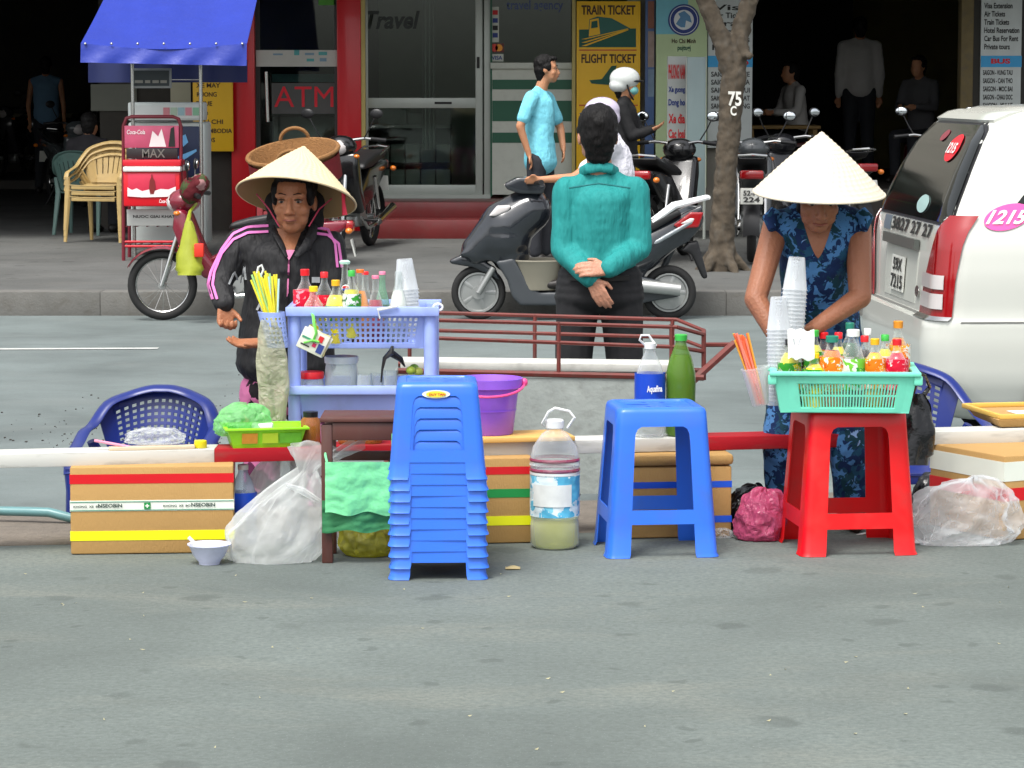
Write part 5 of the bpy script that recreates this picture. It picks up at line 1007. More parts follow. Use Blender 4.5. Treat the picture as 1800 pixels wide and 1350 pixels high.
p = G(900, 1000, 0); o = tag(MB().grid(lambda u, v: p + V(-.02 + .045 * u, -.025 + .05 * v, .004 + .008 * sin(u * 3) * sin(v * 4)), 6, 6).build('dry_leaf', mat('dry_leaf', C(176, 160, 116), .8), None, solid=.001), 'curled dry leaf on the pavement beside the stool stack', 'leaf')
# ---------------------------------------------------------------- brown push cart with railings
BC = thing('push_cart', 'rusty brown push cart with railings, white plank and sheet metal sides', 'cart', (W(960, 800, 11).x, 11.1, RZ))
rust = mat('rusty_brown', C(106, 44, 38), .6, var=.3, vs=14, dirt=.4); gal = mat('galvanised', C(156, 163, 159), .6, metal=.1, var=.3, vs=9, bump=.2, dirt=.3)
YF, YB_ = 10.95, 11.36
def bar(a, b, c, d, Y, r=.008, Y2=None, nm='rail', m=rust): p, q = W(a, b, Y), W(c, d, Y2 or Y); MB().tube([p, q], [(r, r)] * 2, 6).build(nm, m, BC)
x0c = 700
for (yl, yr, Y) in ((563, 575, YF), (594, 610, YF), (550, 562, YB_), (581, 593, YB_)): bar(x0c, yl - 2, 1190, yr, Y)
bar(1190, 575, 1237, 588, YF, Y2=YF + .12); bar(1190, 562, 1237, 581, YB_, Y2=YB_ - .16); bar(1190, 610, 1237, 618, YF, Y2=YF + .12); bar(1190, 593, 1237, 611, YB_, Y2=YB_ - .16)
for px, Y, a, b in ((982, YF, 566, 662), (940, YB_, 553, 648), (1180, YF, 570, 665), (1182, YB_, 560, 650), (760, YF, 560, 655), (720, YB_, 548, 645)): bar(px, a, px, b, Y, .008, nm='upright')
for px in (1237,): bar(px, 586, px, 668, YF + .12, .009, nm='upright'); bar(px, 580, px, 655, YB_ - .16, .009, nm='upright')
bar(1237, 588, 1237, 581, YF + .12, .009, YB_ - .16)
bar(700, 652, 1237, 664, YF, .012, nm='side_beam'); bar(700, 640, 1237, 652, YB_, .012, nm='side_beam')
bar(1215, 672, 1290, 604, YF + .05, .016, YF + .2, 'handle'); bar(1240, 606, 1292, 606, YB_ - .1, .009, YF + .2, 'handle'); bar(1215, 672, 1180, 660, YF + .05, .012, YF, 'handle')
zpl = W(900, 640, 11.15).z
MB().box(((W(705, 640, 11.1).x + W(1185, 640, 11.1).x) / 2, 11.13, zpl), (W(1185, 640, 11.1).x - W(705, 640, 11.1).x, .2, .03), ry(.012)).build('white_plank', mat('plank_white', C(214, 214, 206), .6, dirt=.3), BC, .004)
xa, xb_ = W(690, 760, YF).x, W(1204, 760, YF).x; za, zbm = W(900, 664, YF).z, W(900, 868, YF).z
for nm, c, d in (('front_sheet', ((xa + xb_) / 2, YF, (za + zbm) / 2), (xb_ - xa, .004, za - zbm)), ('rear_sheet', ((xa + xb_) / 2, YB_, (za + zbm) / 2), (xb_ - xa, .004, za - zbm)), ('end_sheet', (xb_, (YF + YB_) / 2, (za + zbm) / 2), (.004, YB_ - YF - .008, za - zbm - .01)), ('end_sheet', (xa, (YF + YB_) / 2, (za + zbm) / 2), (.004, YB_ - YF - .008, za - zbm - .01)), ('bottom_sheet', ((xa + xb_) / 2, (YF + YB_) / 2, zbm + .01), (xb_ - xa - .01, YB_ - YF - .008, .004))): MB().box(c, d).build(nm, gal, BC)
for Y in (YF - .02, YB_ + .02):
    x_ = W(790, 800, YF).x; wh = MB().tube([V(x_ + .2 * cos(t), Y, RZ + .215 + .2 * sin(t)) for t in [k * pi / 12 for k in range(24)]], .016, 8, closed=True).build('wheel', mat('tyre', C(28, 28, 28), .8), BC)
    for k in range(8): MB().cyl(V(x_, Y, RZ + .215), V(x_ + .19 * cos(k * pi / 4), Y, RZ + .215 + .19 * sin(k * pi / 4)), .003, n=6).build('spoke', mat('steel'), wh)
for Y in (YF + .05, YB_ - .05): MB().cyl(V(W(1180, 800, YF).x, Y, RZ), V(W(1180, 800, YF).x, Y, zbm + .01), .014).build('leg', rust, BC)
# ================================================================ vehicles
tyre = mat('tyre', C(28, 28, 28), .8); chrome = mat('chrome', C(200, 200, 198), .18, metal=1); alloy = mat('alloy', C(160, 162, 160), .35, metal=.6); blkpl = mat('black_trim', C(24, 24, 26), .45); seatm = mat('seat_vinyl', C(26, 26, 27), .5, bump=.2)
redl = mat('tail_lens', C(150, 10, 18), .15, coat=.8); clearl = mat('clear_lens', C(206, 200, 198), .12, coat=.8); amberl = mat('amber_lens', C(226, 120, 20), .15, coat=.8); mirr = mat('mirror_face', C(210, 216, 220), .05, metal=1); platem = mat('plate_white', C(206, 206, 198), .5)
def wheel(T, c, r, w, solid=False, name='wheel', world=False):
    c = V(*c); wh = MB().tube([c + V((r - w * .8) * cos(t), 0, (r - w * .8) * sin(t)) for t in [k * pi / 18 for k in range(36)]], [(w * .8, w * .8)] * 36, 10, closed=True).build(name, tyre, T, world=world)
    rr = r - w * 1.5
    if solid:
        Rm = rx(pi / 2); MB().lathe([(rr * .92, -.03), (rr, -.03), (rr, .03), (rr * .92, .03), (rr * .86, .012), (.05, .015), (.04, -.015), (rr * .86, -.012)], 30, c, R=Rm, cap0=False, cap1=False).build('rim', alloy, wh, world=world)
        MB().cyl(c - V(0, .04, 0), c + V(0, .04, 0), .05, n=18).build('hub', alloy, wh, world=world)
        for k in range(5): a = k * 2 * pi / 5; MB().box(c + V(cos(a), 0, sin(a)) * rr * .52, (rr * .95, .03, .035), ry(-a)).build('rim_spoke', alloy, wh, .006, world=world)
    else:
        MB().tube([c + V(rr * cos(t), 0, rr * sin(t)) for t in [k * pi / 18 for k in range(36)]], [(.007, .014)] * 36, 6, closed=True).build('rim', chrome, wh, world=world); MB().cyl(c - V(0, .045, 0), c + V(0, .045, 0), .03, n=12).build('hub', alloy, wh, world=world)
        mb = MB()
        for k in range(20): a = k * pi / 10; mb.cyl(c + V(.028 * cos(a + .5), .02 * (-1) ** k, .028 * sin(a + .5)), c + V(rr * cos(a), 0, rr * sin(a)), .002, n=4)
        o = mb.build('spokes', chrome, wh, world=world); o['kind'] = 'stuff'
    return wh
def motorbike(label, loc, rot, col, group, plate='59-X2', scale=1.0, detail=True):
    T = thing('motorbike', label, 'motorbike', loc, rot, group); T.scale = (scale,) * 3; bd = mat('bike_paint_%d_%d_%d' % col, C(*col), .22, coat=.6, var=.05)
    def P(mb, nm, m, bev=0, smooth=40, parent=None): return mb.build(nm, m, parent or T, bev, 3, smooth, world=False)
    wheel(T, (-.6, 0, .28), .28, .042, name='front_wheel'); wheel(T, (.6, 0, .28), .28, .048, name='rear_wheel')
    for s in (-1, 1): P(MB().cyl((-.6, s * .065, .28), (-.43, s * .055, .8), .018, .022), 'fork', chrome)
    P(MB().grid(lambda u, v: V(-.6 + .315 * cos(radians(20 + 130 * v)), (u - .5) * .12, .28 + .315 * sin(radians(20 + 130 * v)) - .02 * (2 * u - 1) ** 2), 4, 14), 'front_fender', bd)
    P(MB().grid(lambda u, v: V(.6 + .32 * cos(radians(-5 + 130 * v)), (u - .5) * .14, .28 + .32 * sin(radians(-5 + 130 * v)) - .02 * (2 * u - 1) ** 2), 4, 14), 'rear_fender', blkpl)
    P(MB().prism([(-.48, .9), (-.37, .88), (-.24, .55), (-.1, .37), (-.24, .33), (-.42, .52), (-.5, .74)], -.17, .17), 'leg_shield', bd, .04)
    P(MB().prism([(-.22, .5), (-.12, .38), (.1, .38), (.35, .45), (.86, .72), (.9, .8), (.6, .79), (.2, .74), (0, .62)], -.11, .11), 'body_cover', bd, .03)
    P(MB().prism([(-.06, .73), (.25, .75), (.72, .84), (.78, .9), (.4, .87), (.1, .82), (-.04, .78)], -.13, .13), 'seat', seatm, .03)
    P(MB().ell((-.42, 0, .95), (.13, .15, .1)), 'head_cowl', bd); P(MB().ell((-.5, 0, .94), (.06, .09, .07)), 'headlight', clearl)
    P(MB().tube([(-.27, -.36, 1.0), (-.33, -.2, 1.02), (-.4, -.06, 1.0), (-.4, .06, 1.0), (-.33, .2, 1.02), (-.27, .36, 1.0)], .014, 8), 'handlebar', chrome)
    for s in (-1, 1):
        P(MB().cyl((-.31, s * .25, 1.015), (-.26, s * .38, 1.0), .019), 'grip', blkpl); P(MB().tube([(-.34, s * .2, 1.02), (-.36, s * .26, 1.12), (-.36, s * .3, 1.2)], .006, 6), 'mirror_stem', blkpl)
        mm_ = P(MB().ell((-.36, s * .32, 1.24), (.018, .06, .045)), 'mirror', blkpl); P(MB().ell((-.345, s * .32, 1.24), (.008, .052, .038)), 'mirror_glass', mirr, parent=mm_)
        P(MB().ell((-.46, s * .16, .86), (.03, .03, .02), 10, 7), 'turn_signal', amberl); P(MB().cyl((.5, s * .11, .36), (.36, s * .11, .66), .022), 'shock', chrome)
    P(MB().cyl((-.02, -.1, .32), (-.02, .1, .32), .1, n=16), 'engine', alloy); P(MB().box((.05, 0, .27), (.36, .16, .12)), 'crankcase', alloy, .03)
    P(MB().tube([(-.08, -.1, .3), (.0, -.14, .2), (.2, -.15, .22), (.3, -.16, .26)], .018, 8), 'exhaust_pipe', chrome); P(MB().tube([(.28, -.16, .25), (.78, -.17, .36)], [.04, .045], 12), 'muffler', chrome)
    P(MB().tube([(.5, -.12, .85), (.85, -.12, .92), (.92, 0, .93), (.85, .12, .92), (.5, .12, .85)], .011, 8), 'grab_rail', chrome)
    P(MB().box((.9, 0, .76), (.07, .2, .075)), 'tail_light', redl, .02); pl = P(MB().box((.93, 0, .58), (.012, .19, .14), ry(-.25)), 'number_plate', platem, .003)
    for s in (-1, 1): P(MB().ell((.9, s * .15, .72), (.03, .03, .025), 10, 7), 'turn_signal', amberl)
    if detail:
        for k, s_ in enumerate((plate, '224')): o = text(s_, V(.945 + .01 * k, -.07, .585 - .055 * k), (0, 1, 0), (-.24, 0, 1), .14, .045, blackp, None, .03); o.parent = pl
    P(MB().cyl((.02, .12, .3), (.1, .26, .0), .012), 'side_stand', blkpl); P(MB().cyl((-.02, -.24, .27), (-.02, .24, .27), .012), 'footrest', blkpl)
    return T
zb_ = lambda Y: zs(Y) + .002
p = W(285, 490, 21.95); mop = motorbike('maroon motorbike on the road with a yellow bag hung on its front', (p.x + .56, 21.95, RZ + .002), 0, (120, 24, 44), 'parked motorbikes', scale=.93)
YBG = thing('yellow_carrier_bag', 'bright yellow carrier bag hanging on the maroon motorbike', 'bag', tuple(W(331, 483, 21.6)))
ycb = mat('yellow_film', C(152, 160, 40), .35, bump=.6, bs=14, var=.2)
MB().grid(lambda u, v: W(332 + (5 + 22 * v ** .7 * (1 if v < .93 else .75)) * cos(2 * pi * u), 388 + 96 * v, 21.62 + (.02 + .1 * v) * sin(2 * pi * u)) + V(.02 * noise.noise(V(u * 7, v * 4, 1)), 0, 0), 24, 18, True).build('bag_film', ycb, YBG, smooth=60); MB().tube([W(330, 392, 21.62), W(334, 372, 21.7), W(345, 358, 21.85)], [.02, .012, .01], 8).build('bag_handle', ycb, YBG)
MB().box(W(350, 440, 21.55), (.07, .05, .1)).build('red_packet', mat('packet_red', C(220, 50, 30), .5), YBG, .01)
hb_ = thing('handlebar_bundle', 'dark flowered cloth bundle over the maroon motorbike handlebar', 'bundle', tuple(W(338, 340, 21.75))); blob(MB().ell(W(336, 335, 21.75), (.085, .1, .1)).ell(W(352, 322, 21.75), (.07, .1, .07)), 'bundle_cloth', pattern('flower_dark', [C(40, 26, 26), C(90, 30, 36), C(60, 70, 40), C(150, 110, 110)], 16), hb_, .015, 2, .03, .06)
p = W(640, 430, 27.0); motorbike('black motorbike facing the street behind the left vendor', (p.x - .1, 27.0, zb_(27.0)), radians(78), (20, 20, 22), 'parked motorbikes')
p = W(1158, 325, 25.2); motorbike('black motorbike with white plate beside the helmeted woman', (p.x + .1, 25.8, zb_(25.8)), radians(-108), (24, 24, 26), 'parked motorbikes', '59-U1')
p = W(1322, 360, 25.3); motorbike('grey motorbike with red tail light parked behind the tree', (p.x + .05, 25.9, zb_(25.9)), radians(-95), (70, 74, 76), 'parked motorbikes', '52-F3')
p = W(1420, 360, 27.2); motorbike('dark motorbike parked at the cafe front with its bars turned', (p.x, 27.2, zb_(27.2)), radians(-60), (30, 30, 34), 'parked motorbikes')
p = W(1640, 360, 27.6); motorbike('black motorbike half hidden behind the white van', (p.x, 27.6, zb_(27.6)), radians(-100), (20, 20, 22), 'parked motorbikes')
for k, (px, Y, a, lb) in enumerate(((25, 44.2, 80, 'dim motorbike standing under the hall table'), (75, 44.0, 95, 'dim motorbike in the hall below the man in the vest'), (120, 36.5, 115, 'dark motorbike near the hall entrance behind the seated person'), (-30, 43.5, 85, 'dim motorbike at the hall end wall'))):
    p = W(px, 300, Y); motorbike(lb, (p.x, Y, .122 if Y > 42.2 else .002), radians(a), ((60, 60, 64), (30, 34, 40), (90, 96, 98), (50, 40, 40))[k], 'parked motorbikes', detail=False)
# ---------------------------------------------------------------- passing scooter
SY = 22.05
def zp(zx, zy): q = W(770 + zx / 3.376, 280 + zy / 3.376, SY); return (q.x, q.z)
def zv(zx, zy, y=0): a, b = zp(zx, zy); return V(a, SY + y, b)
SCO = thing('scooter', 'black scooter with white grab rail ridden past on the road', 'scooter', tuple(V(zv(800, 922).x, SY, RZ)))
gb_ = mat('scooter_black', C(34, 38, 44), .2, coat=.8, var=.1); gd = mat('scooter_grey', C(60, 64, 68), .4)
def sp_(name, pts, y0, y1, m, vox=.012, it=5, caps=()):
    mb = MB()
    for a_, b_, ra, rb in caps: mb.cap(zv(*a_), zv(*b_), ra, rb, 18)
    q = [zp(*a) for a in pts]; k = len(q); cx = sum(a[0] for a in q) / k; cz = sum(a[1] for a in q) / k
    mb.prism(q, SY + y0, SY + y1); return blob(mb, name, m, SCO, vox, it)
wheel(SCO, zv(240, 790), .205, .036, True, 'front_wheel', True); wheel(SCO, zv(1370, 790), .205, .04, True, 'rear_wheel', True)
sp_('front_fairing', [(560, 240), (600, 320), (560, 430), (500, 510), (440, 610), (380, 650), (330, 600), (240, 590), (150, 575), (130, 560), (200, 480), (300, 340), (360, 270), (440, 240)], -.11, .11, gb_, .014, 10, [((230, 540), (400, 400), .12, .2), ((400, 400), (540, 300), .2, .17), ((400, 460), (430, 560), .2, .15)])
sp_('front_fender', [(60, 600), (140, 565), (260, 590), (340, 640), (370, 720), (320, 690), (210, 640), (80, 620)], -.06, .06, gb_)
sp_('floorboard', [(340, 600), (450, 580), (520, 700), (600, 780), (900, 780), (1180, 760), (1180, 820), (900, 860), (490, 860), (440, 810), (410, 710)], -.15, .15, gd)
sp_('rear_body', [(860, 590), (1000, 470), (1200, 410), (1480, 300), (1570, 265), (1560, 400), (1480, 490), (1400, 530), (1250, 640), (1180, 770), (880, 790)], -.09, .09, gb_, .014, 10, [((960, 640), (1200, 540), .17, .17), ((1200, 540), (1500, 350), .17, .1)])
sp_('seat', [(800, 500), (1000, 400), (1250, 370), (1420, 290), (1440, 320), (1250, 430), (1000, 480), (820, 560)], -.15, .15, seatm)
sp_('handlebar_cowl', [(390, 145), (470, 105), (560, 105), (640, 150), (620, 205), (480, 200), (410, 175)], -.16, .16, gb_, .012, 5)
sp_('steering_column', [(520, 180), (600, 180), (620, 330), (540, 330)], -.07, .07, blkpl)
MB().tube([zv(600, 130, -.33), zv(540, 140, -.18), zv(500, 150, 0), zv(540, 140, .18), zv(600, 130, .33)], .016, 8).build('handlebar', blkpl, SCO)
for s in (-1, 1): MB().cyl(zv(590, 132, s * .24), zv(610, 128, s * .37), .02).build('grip', blkpl, SCO); MB().tube([zv(1270, 370, s * .13), zv(1400, 275, s * .14), zv(1600, 225, s * .06)], [.018, .022, .018], 8).build('grab_rail', mat('rail_white', C(226, 228, 228), .25, coat=.5), SCO)
MB().cyl(zv(1600, 225, -.06), zv(1600, 225, .06), .018).build('grab_rail', mat('rail_white'), SCO)
sp_('headlight', [(385, 150), (440, 120), (500, 125), (520, 150), (440, 175)], -.1, .1, clearl, .012, 3); sp_('front_lamp', [(300, 330), (350, 270), (440, 265), (420, 300), (340, 335)], -.175, .175, clearl, .012, 3)
sp_('tail_light', [(1390, 385), (1490, 310), (1570, 310), (1540, 400), (1420, 410)], -.145, .145, redl, .012, 3); sp_('tail_lens', [(1420, 380), (1490, 340), (1520, 345), (1500, 380)], -.15, .15, clearl, .01, 2)
MB().tube([zv(1140, 760, -.16), zv(1190, 740, -.17), zv(1430, 765, -.17)], [.03, .05, .048], 14).build('muffler', alloy, SCO); sp_('engine_case', [(1000, 760), (1200, 690), (1400, 740), (1430, 810), (1200, 850), (1000, 850)], -.1, .1, gd)
for s in (-1, 1): MB().cyl(zv(240, 790, s * .06), zv(330, 640, s * .06), .024).build('fork', alloy, SCO)
MB().cyl(zv(1300, 740, .1), zv(1420, 480, .1), .025).build('shock', gd, SCO); sp_('rear_mudguard', [(1480, 490), (1540, 480), (1600, 700), (1570, 710), (1500, 560), (1440, 540)], -.07, .07, blkpl); sp_('trim_stripe', [(1240, 500), (1500, 350), (1510, 375), (1260, 520)], -.15, .15, mat('trim_silver', C(150, 156, 160), .25, metal=.5), .01, 2)
CBK = thing('cream_bin', 'cream plastic bin carried on the scooter floorboard', 'bin', tuple(zv(590, 715)))
MB().lathe([(.16, 0), (.165, .01), (.2, .2), (.215, .215), (.215, .225), (.19, .22), (.15, .02)], 24, zv(592, 770)).build('bin_body', mat('cream_plastic', C(150, 144, 128), .6), CBK)
# ---------------------------------------------------------------- white taxi van
CA = radians(3); CO = V(1.783, 13.48, RZ + .015); VN = thing('taxi_van', 'white taxi van seen from its rear corner with number 1215', 'van', tuple(CO), CA)
carw = mat('van_white', C(202, 204, 196), .25, coat=.7, var=.03, vs=2)
LV = [(0.28, 0.1, 4.3, 0.76, 0.22), (0.34, 0.0, 4.42, 0.83, 0.26), (0.46, -0.05, 4.46, 0.87, 0.17), (0.62, -0.06, 4.47, 0.885, 0.17), (0.715, -0.05, 4.46, 0.885, 0.17), (0.735, -0.01, 4.42, 0.88, 0.125), (0.9, 0.0, 4.3, 0.885, 0.125), (1.04, 0.012, 4.0, 0.875, 0.125), (1.1, 0.02, 3.4, 0.862, 0.125), (1.2, 0.05, 3.15, 0.828, 0.125), (1.35, 0.115, 2.9, 0.775, 0.125), (1.48, 0.185, 2.65, 0.725, 0.15), (1.56, 0.25, 2.5, 0.685, 0.2), (1.605, 0.31, 2.42, 0.64, 0.24), (1.63, 0.4, 2.3, 0.56, 0.28), (1.64, 0.6, 2.1, 0.42, 0.3)]
def lev(z):
    for a, b in zip(LV[:-1], LV[1:]):
        if a[0] <= z <= b[0]: t = (z - a[0]) / (b[0] - a[0]); return [a[i] + (b[i] - a[i]) * t for i in range(5)]
    return LV[-1] if z > LV[-1][0] else LV[0]
def car_pt(s, z, off=0):
    """rear centre s=0, s grows towards the street side (-y) and forward along it; local coordinates"""
    _, xr, xf, hw, rc = lev(z); sg = 1 if s >= 0 else -1; s = abs(s); L1 = hw - rc; La = rc * pi / 2
    if s <= L1: p, n = V(xr, -s, z), V(-1, 0, 0)
    elif s <= L1 + La: a = (s - L1) / rc; p, n = V(xr + rc - rc * cos(a), -L1 - rc * sin(a), z), V(-cos(a), -sin(a), 0)
    else: p, n = V(xr + rc + s - L1 - La, -hw, z), V(0, -1, 0)
    z2 = z + .02; return V(p.x + n.x * off, (p.y + n.y * off) * sg, p.z)
mb = MB(); rows = []; zl = [a[0] for a in LV]; zf = []
for a, b in zip(zl[:-1], zl[1:]): zf += [a + (b - a) * k / 3 for k in range(3)]
zf.append(zl[-1]); NP = 0
for z in zf:
    _, xr, xf, hw, rc = lev(z); half = []
    for k in range(4): half.append((xr, -(hw - rc) * k / 4))
    for k in range(9): a = k / 8 * pi / 2; half.append((xr + rc - rc * cos(a), -(hw - rc) - rc * sin(a)))
    for k in range(1, 10): half.append((xr + rc + (xf - rc - xr - rc) * k / 10, -hw))
    for k in range(9): a = k / 8 * pi / 2; half.append((xf - rc + rc * sin(a), -(hw - rc) - rc * cos(a)))
    for k in range(1, 4): half.append((xf, -(hw - rc) * (4 - k) / 4))
    full = half + [(xf, 0)] + [(x_, -y_) for x_, y_ in half[:0:-1]]; NP = len(full); rows.append([V(x_, y_, z) for x_, y_ in full])
vv = [q for r in rows for q in r]; mb.add(vv, [(j * NP + i, j * NP + (i + 1) % NP, (j + 1) * NP + (i + 1) % NP, (j + 1) * NP + i) for j in range(len(rows) - 1) for i in range(NP)] + [tuple((len(rows) - 1) * NP + i for i in range(NP)), tuple(range(NP))[::-1]])
mb.build('body', carw, VN, world=False, smooth=50)
def patch(name, m, sl_, sr, z0, z1, off=.004, nu=24, nv=14, parent=None, solid=.003):
    f0 = sl_ if callable(sl_) else (lambda v: sl_); f1 = sr if callable(sr) else (lambda v: sr)
    return MB().grid(lambda u, v: car_pt(f0(v) + (f1(v) - f0(v)) * u, z0 + (z1 - z0) * v, off), nu, nv).build(name, m, parent or VN, world=False, solid=solid, smooth=60)
cglass = mat('van_glass', C(18, 23, 21), .07, coat=.15, var=.5, vs=3, spec=.4); rnd_ = lambda e: (lambda v: 1 - .06 * (max(0, abs(2 * v - 1) - .8) / .2) ** 2)
L1z = lambda z: lev(z)[3] - lev(z)[4]
patch('window_seal', blkpl, lambda v: -(L1z(1.13 + .43 * v) + .1) * rnd_(0)(v), lambda v: (L1z(1.13 + .43 * v) + .1) * rnd_(0)(v), 1.125, 1.565, .003)
rw = patch('rear_window', cglass, lambda v: -(L1z(1.14 + .41 * v) + .085) * rnd_(0)(v), lambda v: (L1z(1.14 + .41 * v) + .085) * rnd_(0)(v), 1.138, 1.552, .007)
sw_ = patch('side_window', cglass, lambda v: L1z(1.2) + .33 + .04 * v + .05 * (abs(2 * v - 1)) ** 6, lambda v: L1z(1.2) + 1.4, 1.15, 1.5, .005)
tl_ = patch('tail_light', redl, lambda v: L1z(.9) - .24 + .27 * v ** 1.3, lambda v: L1z(.9) + .13 + .02 * v, .735, 1.17, .012, 20, 20)
for z0, z1 in ((.77, .835), (.855, .915)): patch('lamp_lens', clearl, lambda v: L1z(.9) - .19, lambda v: L1z(.9) + .09, z0, z1, .02, 12, 3, tl_)
patch('lamp_base', chrome, lambda v: L1z(.9) - .25, lambda v: L1z(.9) + .13, .722, .738, .014, 16, 2, tl_); patch('tail_light', redl, lambda v: -(L1z(.9) - .14 + .2 * v ** 1.3), lambda v: -(L1z(.9) + .16 + .02 * v), .735, 1.17, .012, 20, 20)
patch('door_garnish', mat('garnish_grey', C(78, 82, 78), .3), -.42, .36, 1.0, 1.045, .03, 20, 4, solid=.025)
patch('plate_recess', mat('recess_white', C(180, 182, 174), .4), lambda v: -.4 - .02 * v, lambda v: .34 + .02 * v, .76, .99, .003, 16, 8); npl = patch('number_plate', platem, -.22, .1, .79, .95, .012, 6, 4)
patch('bumper_seam', mat('seam_dark', C(96, 96, 92), .6), lambda v: L1z(.9) + .19, lambda v: 2.2, .712, .718, .002, 30, 1); patch('hatch_seam', mat('seam_dark'), -.72, .6, .728, .734, .003, 20, 1)
patch('bumper_lower', mat('lower_grey', C(150, 152, 146), .5), -.6, .6, .3, .36, .004, 16, 2)
def car_text(s, s0, s1, z0, z1, m, off, parent, bold=.03, shear=0):
    o = text(s, (0, 0, 0), (1, 0, 0), (0, 0, 1), 1, 1, m, None, bold, shear)
    for v in o.data.vertices: v.co = car_pt(s0 + (s1 - s0) * v.co.x, z0 + (z1 - z0) * v.co.z, off)
    o.parent = parent
blackt = mat('black_print')
car_text('3827 27 27', -.36, .6, 1.06, 1.12, blackt, .006, VN); patch('company_mark', mat('mark_grey', C(90, 100, 110), .5), -.56, -.4, 1.055, 1.12, .005, 4, 2)
car_text('59X', -.17, .05, .88, .94, blackt, .016, npl); car_text('7215', -.2, .08, .8, .865, blackt, .016, npl)
def disc(name, m, s0, z0, rs, rz_, off, parent=None):
    mb = MB(); mb.add([car_pt(s0 + rs * cos(t * pi / 16), z0 + rz_ * sin(t * pi / 16), off) for t in range(32)], [tuple(range(32))]); return mb.build(name, m, parent or VN, world=False, smooth=0, solid=.0015)
pinkd = mat('pink_decal', C(226, 84, 160), .4); whited = mat('white_decal', C(236, 236, 234), .4); redd = mat('red_decal', C(214, 20, 40), .4)
sd = L1z(1.1) + .3; d1 = disc('number_decal', pinkd, sd, 1.165, .095, .058, .006); car_text('1215', sd - .078, sd + .078, 1.135, 1.195, whited, .011, d1, .03)
d2 = disc('window_decal', redd, .34, 1.45, .12, .06, .014, rw); car_text('1215', .25, .43, 1.427, 1.473, whited, .02, d2, .03); disc('window_sticker', mat('sticker_pale', C(150, 180, 176), .5), .25, 1.2, .12, .04, .012, rw); disc('window_sticker', mat('sticker_red', C(130, 50, 60), .5), -.02, 1.5, .06, .025, .012, rw)
disc('emblem', chrome, .42, .82, .045, .025, .01)
for x_ in (.75, 3.5):
    for s in (-1, 1): wheel(VN, (x_, s * .78, .31), .31, .09, True)
    for s in (-1, 1): MB().lathe([(.36, -.012), (.37, .012)], 32, (x_, s * .884, .33), R=rx(pi / 2), cap0=True, cap1=True).build('wheel_arch', mat('arch_dark', C(30, 30, 30), .8), VN, world=False)
patch('rear_spoiler', carw, lambda v: -.58, lambda v: .58, 1.575, 1.615, .03, 20, 4, solid=.05)
# ---------------------------------------------------------------- wicker basket on a crate behind the left vendor
WBK = thing('wicker_basket', 'large round wicker basket with handles tilted behind the left hat', 'basket', tuple(W(515, 300, 25.0))); wick = mat('wicker', C(138, 98, 56), .85, var=.35, vs=30, bump=1, bs=90)
Rt = Matrix.Rotation(radians(-7), 3, 'Y') @ rx(radians(14)); c0 = W(515, 268, 25.0)
mb = MB()
def bkf(u, v):
    a = 2 * pi * u; r = .24 + .135 * v; q = V(r * cos(a), r * sin(a), -.3 + .3 * v); k = 1 + .02 * sin(a * 40) * (1 if int(v * 14) % 2 else -1); return c0 + Rt @ V(q.x * k, q.y * k, q.z)
MB().grid(bkf, 120, 14, True).add([bkf(k / 24, 0) for k in range(24)], [tuple(range(24))]).build('basket_wall', wick, WBK, solid=.012)
MB().grid(lambda u, v: c0 + Rt @ V((.385 + .002) * cos(2 * pi * u), (.387) * sin(2 * pi * u), -.24 + .2 * v), 60, 3, True).build('red_wrap', mat('red_wrap', C(120, 26, 34), .6, var=.3, vs=30), WBK, solid=.006)
MB().tube([c0 + Rt @ V(.385 * cos(k * pi / 30), .385 * sin(k * pi / 30), .0) for k in range(60)], .02, 8, closed=True).build('rim', wick, WBK)
for s in (1, -1): MB().tube([c0 + Rt @ V(.12 * cos(t), s * .37, .015 + .1 * sin(t)) for t in [pi * k / 12 for k in range(13)]], .016, 8).build('handle', wick, WBK)
zc = (c0 + Rt @ V(0, 0, -.3)).z - .05
PC = thing('red_crate', 'tall red slatted crate under the wicker basket', 'crate', (c0.x, 25.0, zs(25.0)))
hC = zc - zs(25.0)
for sx in (-1, 1):
    for sy in (-1, 1): MB().box((sx * .26, sy * .26, hC / 2), (.05, .05, hC)).build('corner_post', mat('red_wrap'), PC, .005, world=False)
for k in range(5):
    for sd_ in range(4): MB().box(rz(sd_ * pi / 2) @ V(0, -.275, .08 + k * (hC - .14) / 4), (.46, .018, .07), rz(sd_ * pi / 2)).build('slat', mat('red_wrap'), PC, .004, world=False)
MB().box((0, 0, hC + .006), (.58, .58, .02)).build('top_board', mat('red_wrap'), PC, .004, world=False)
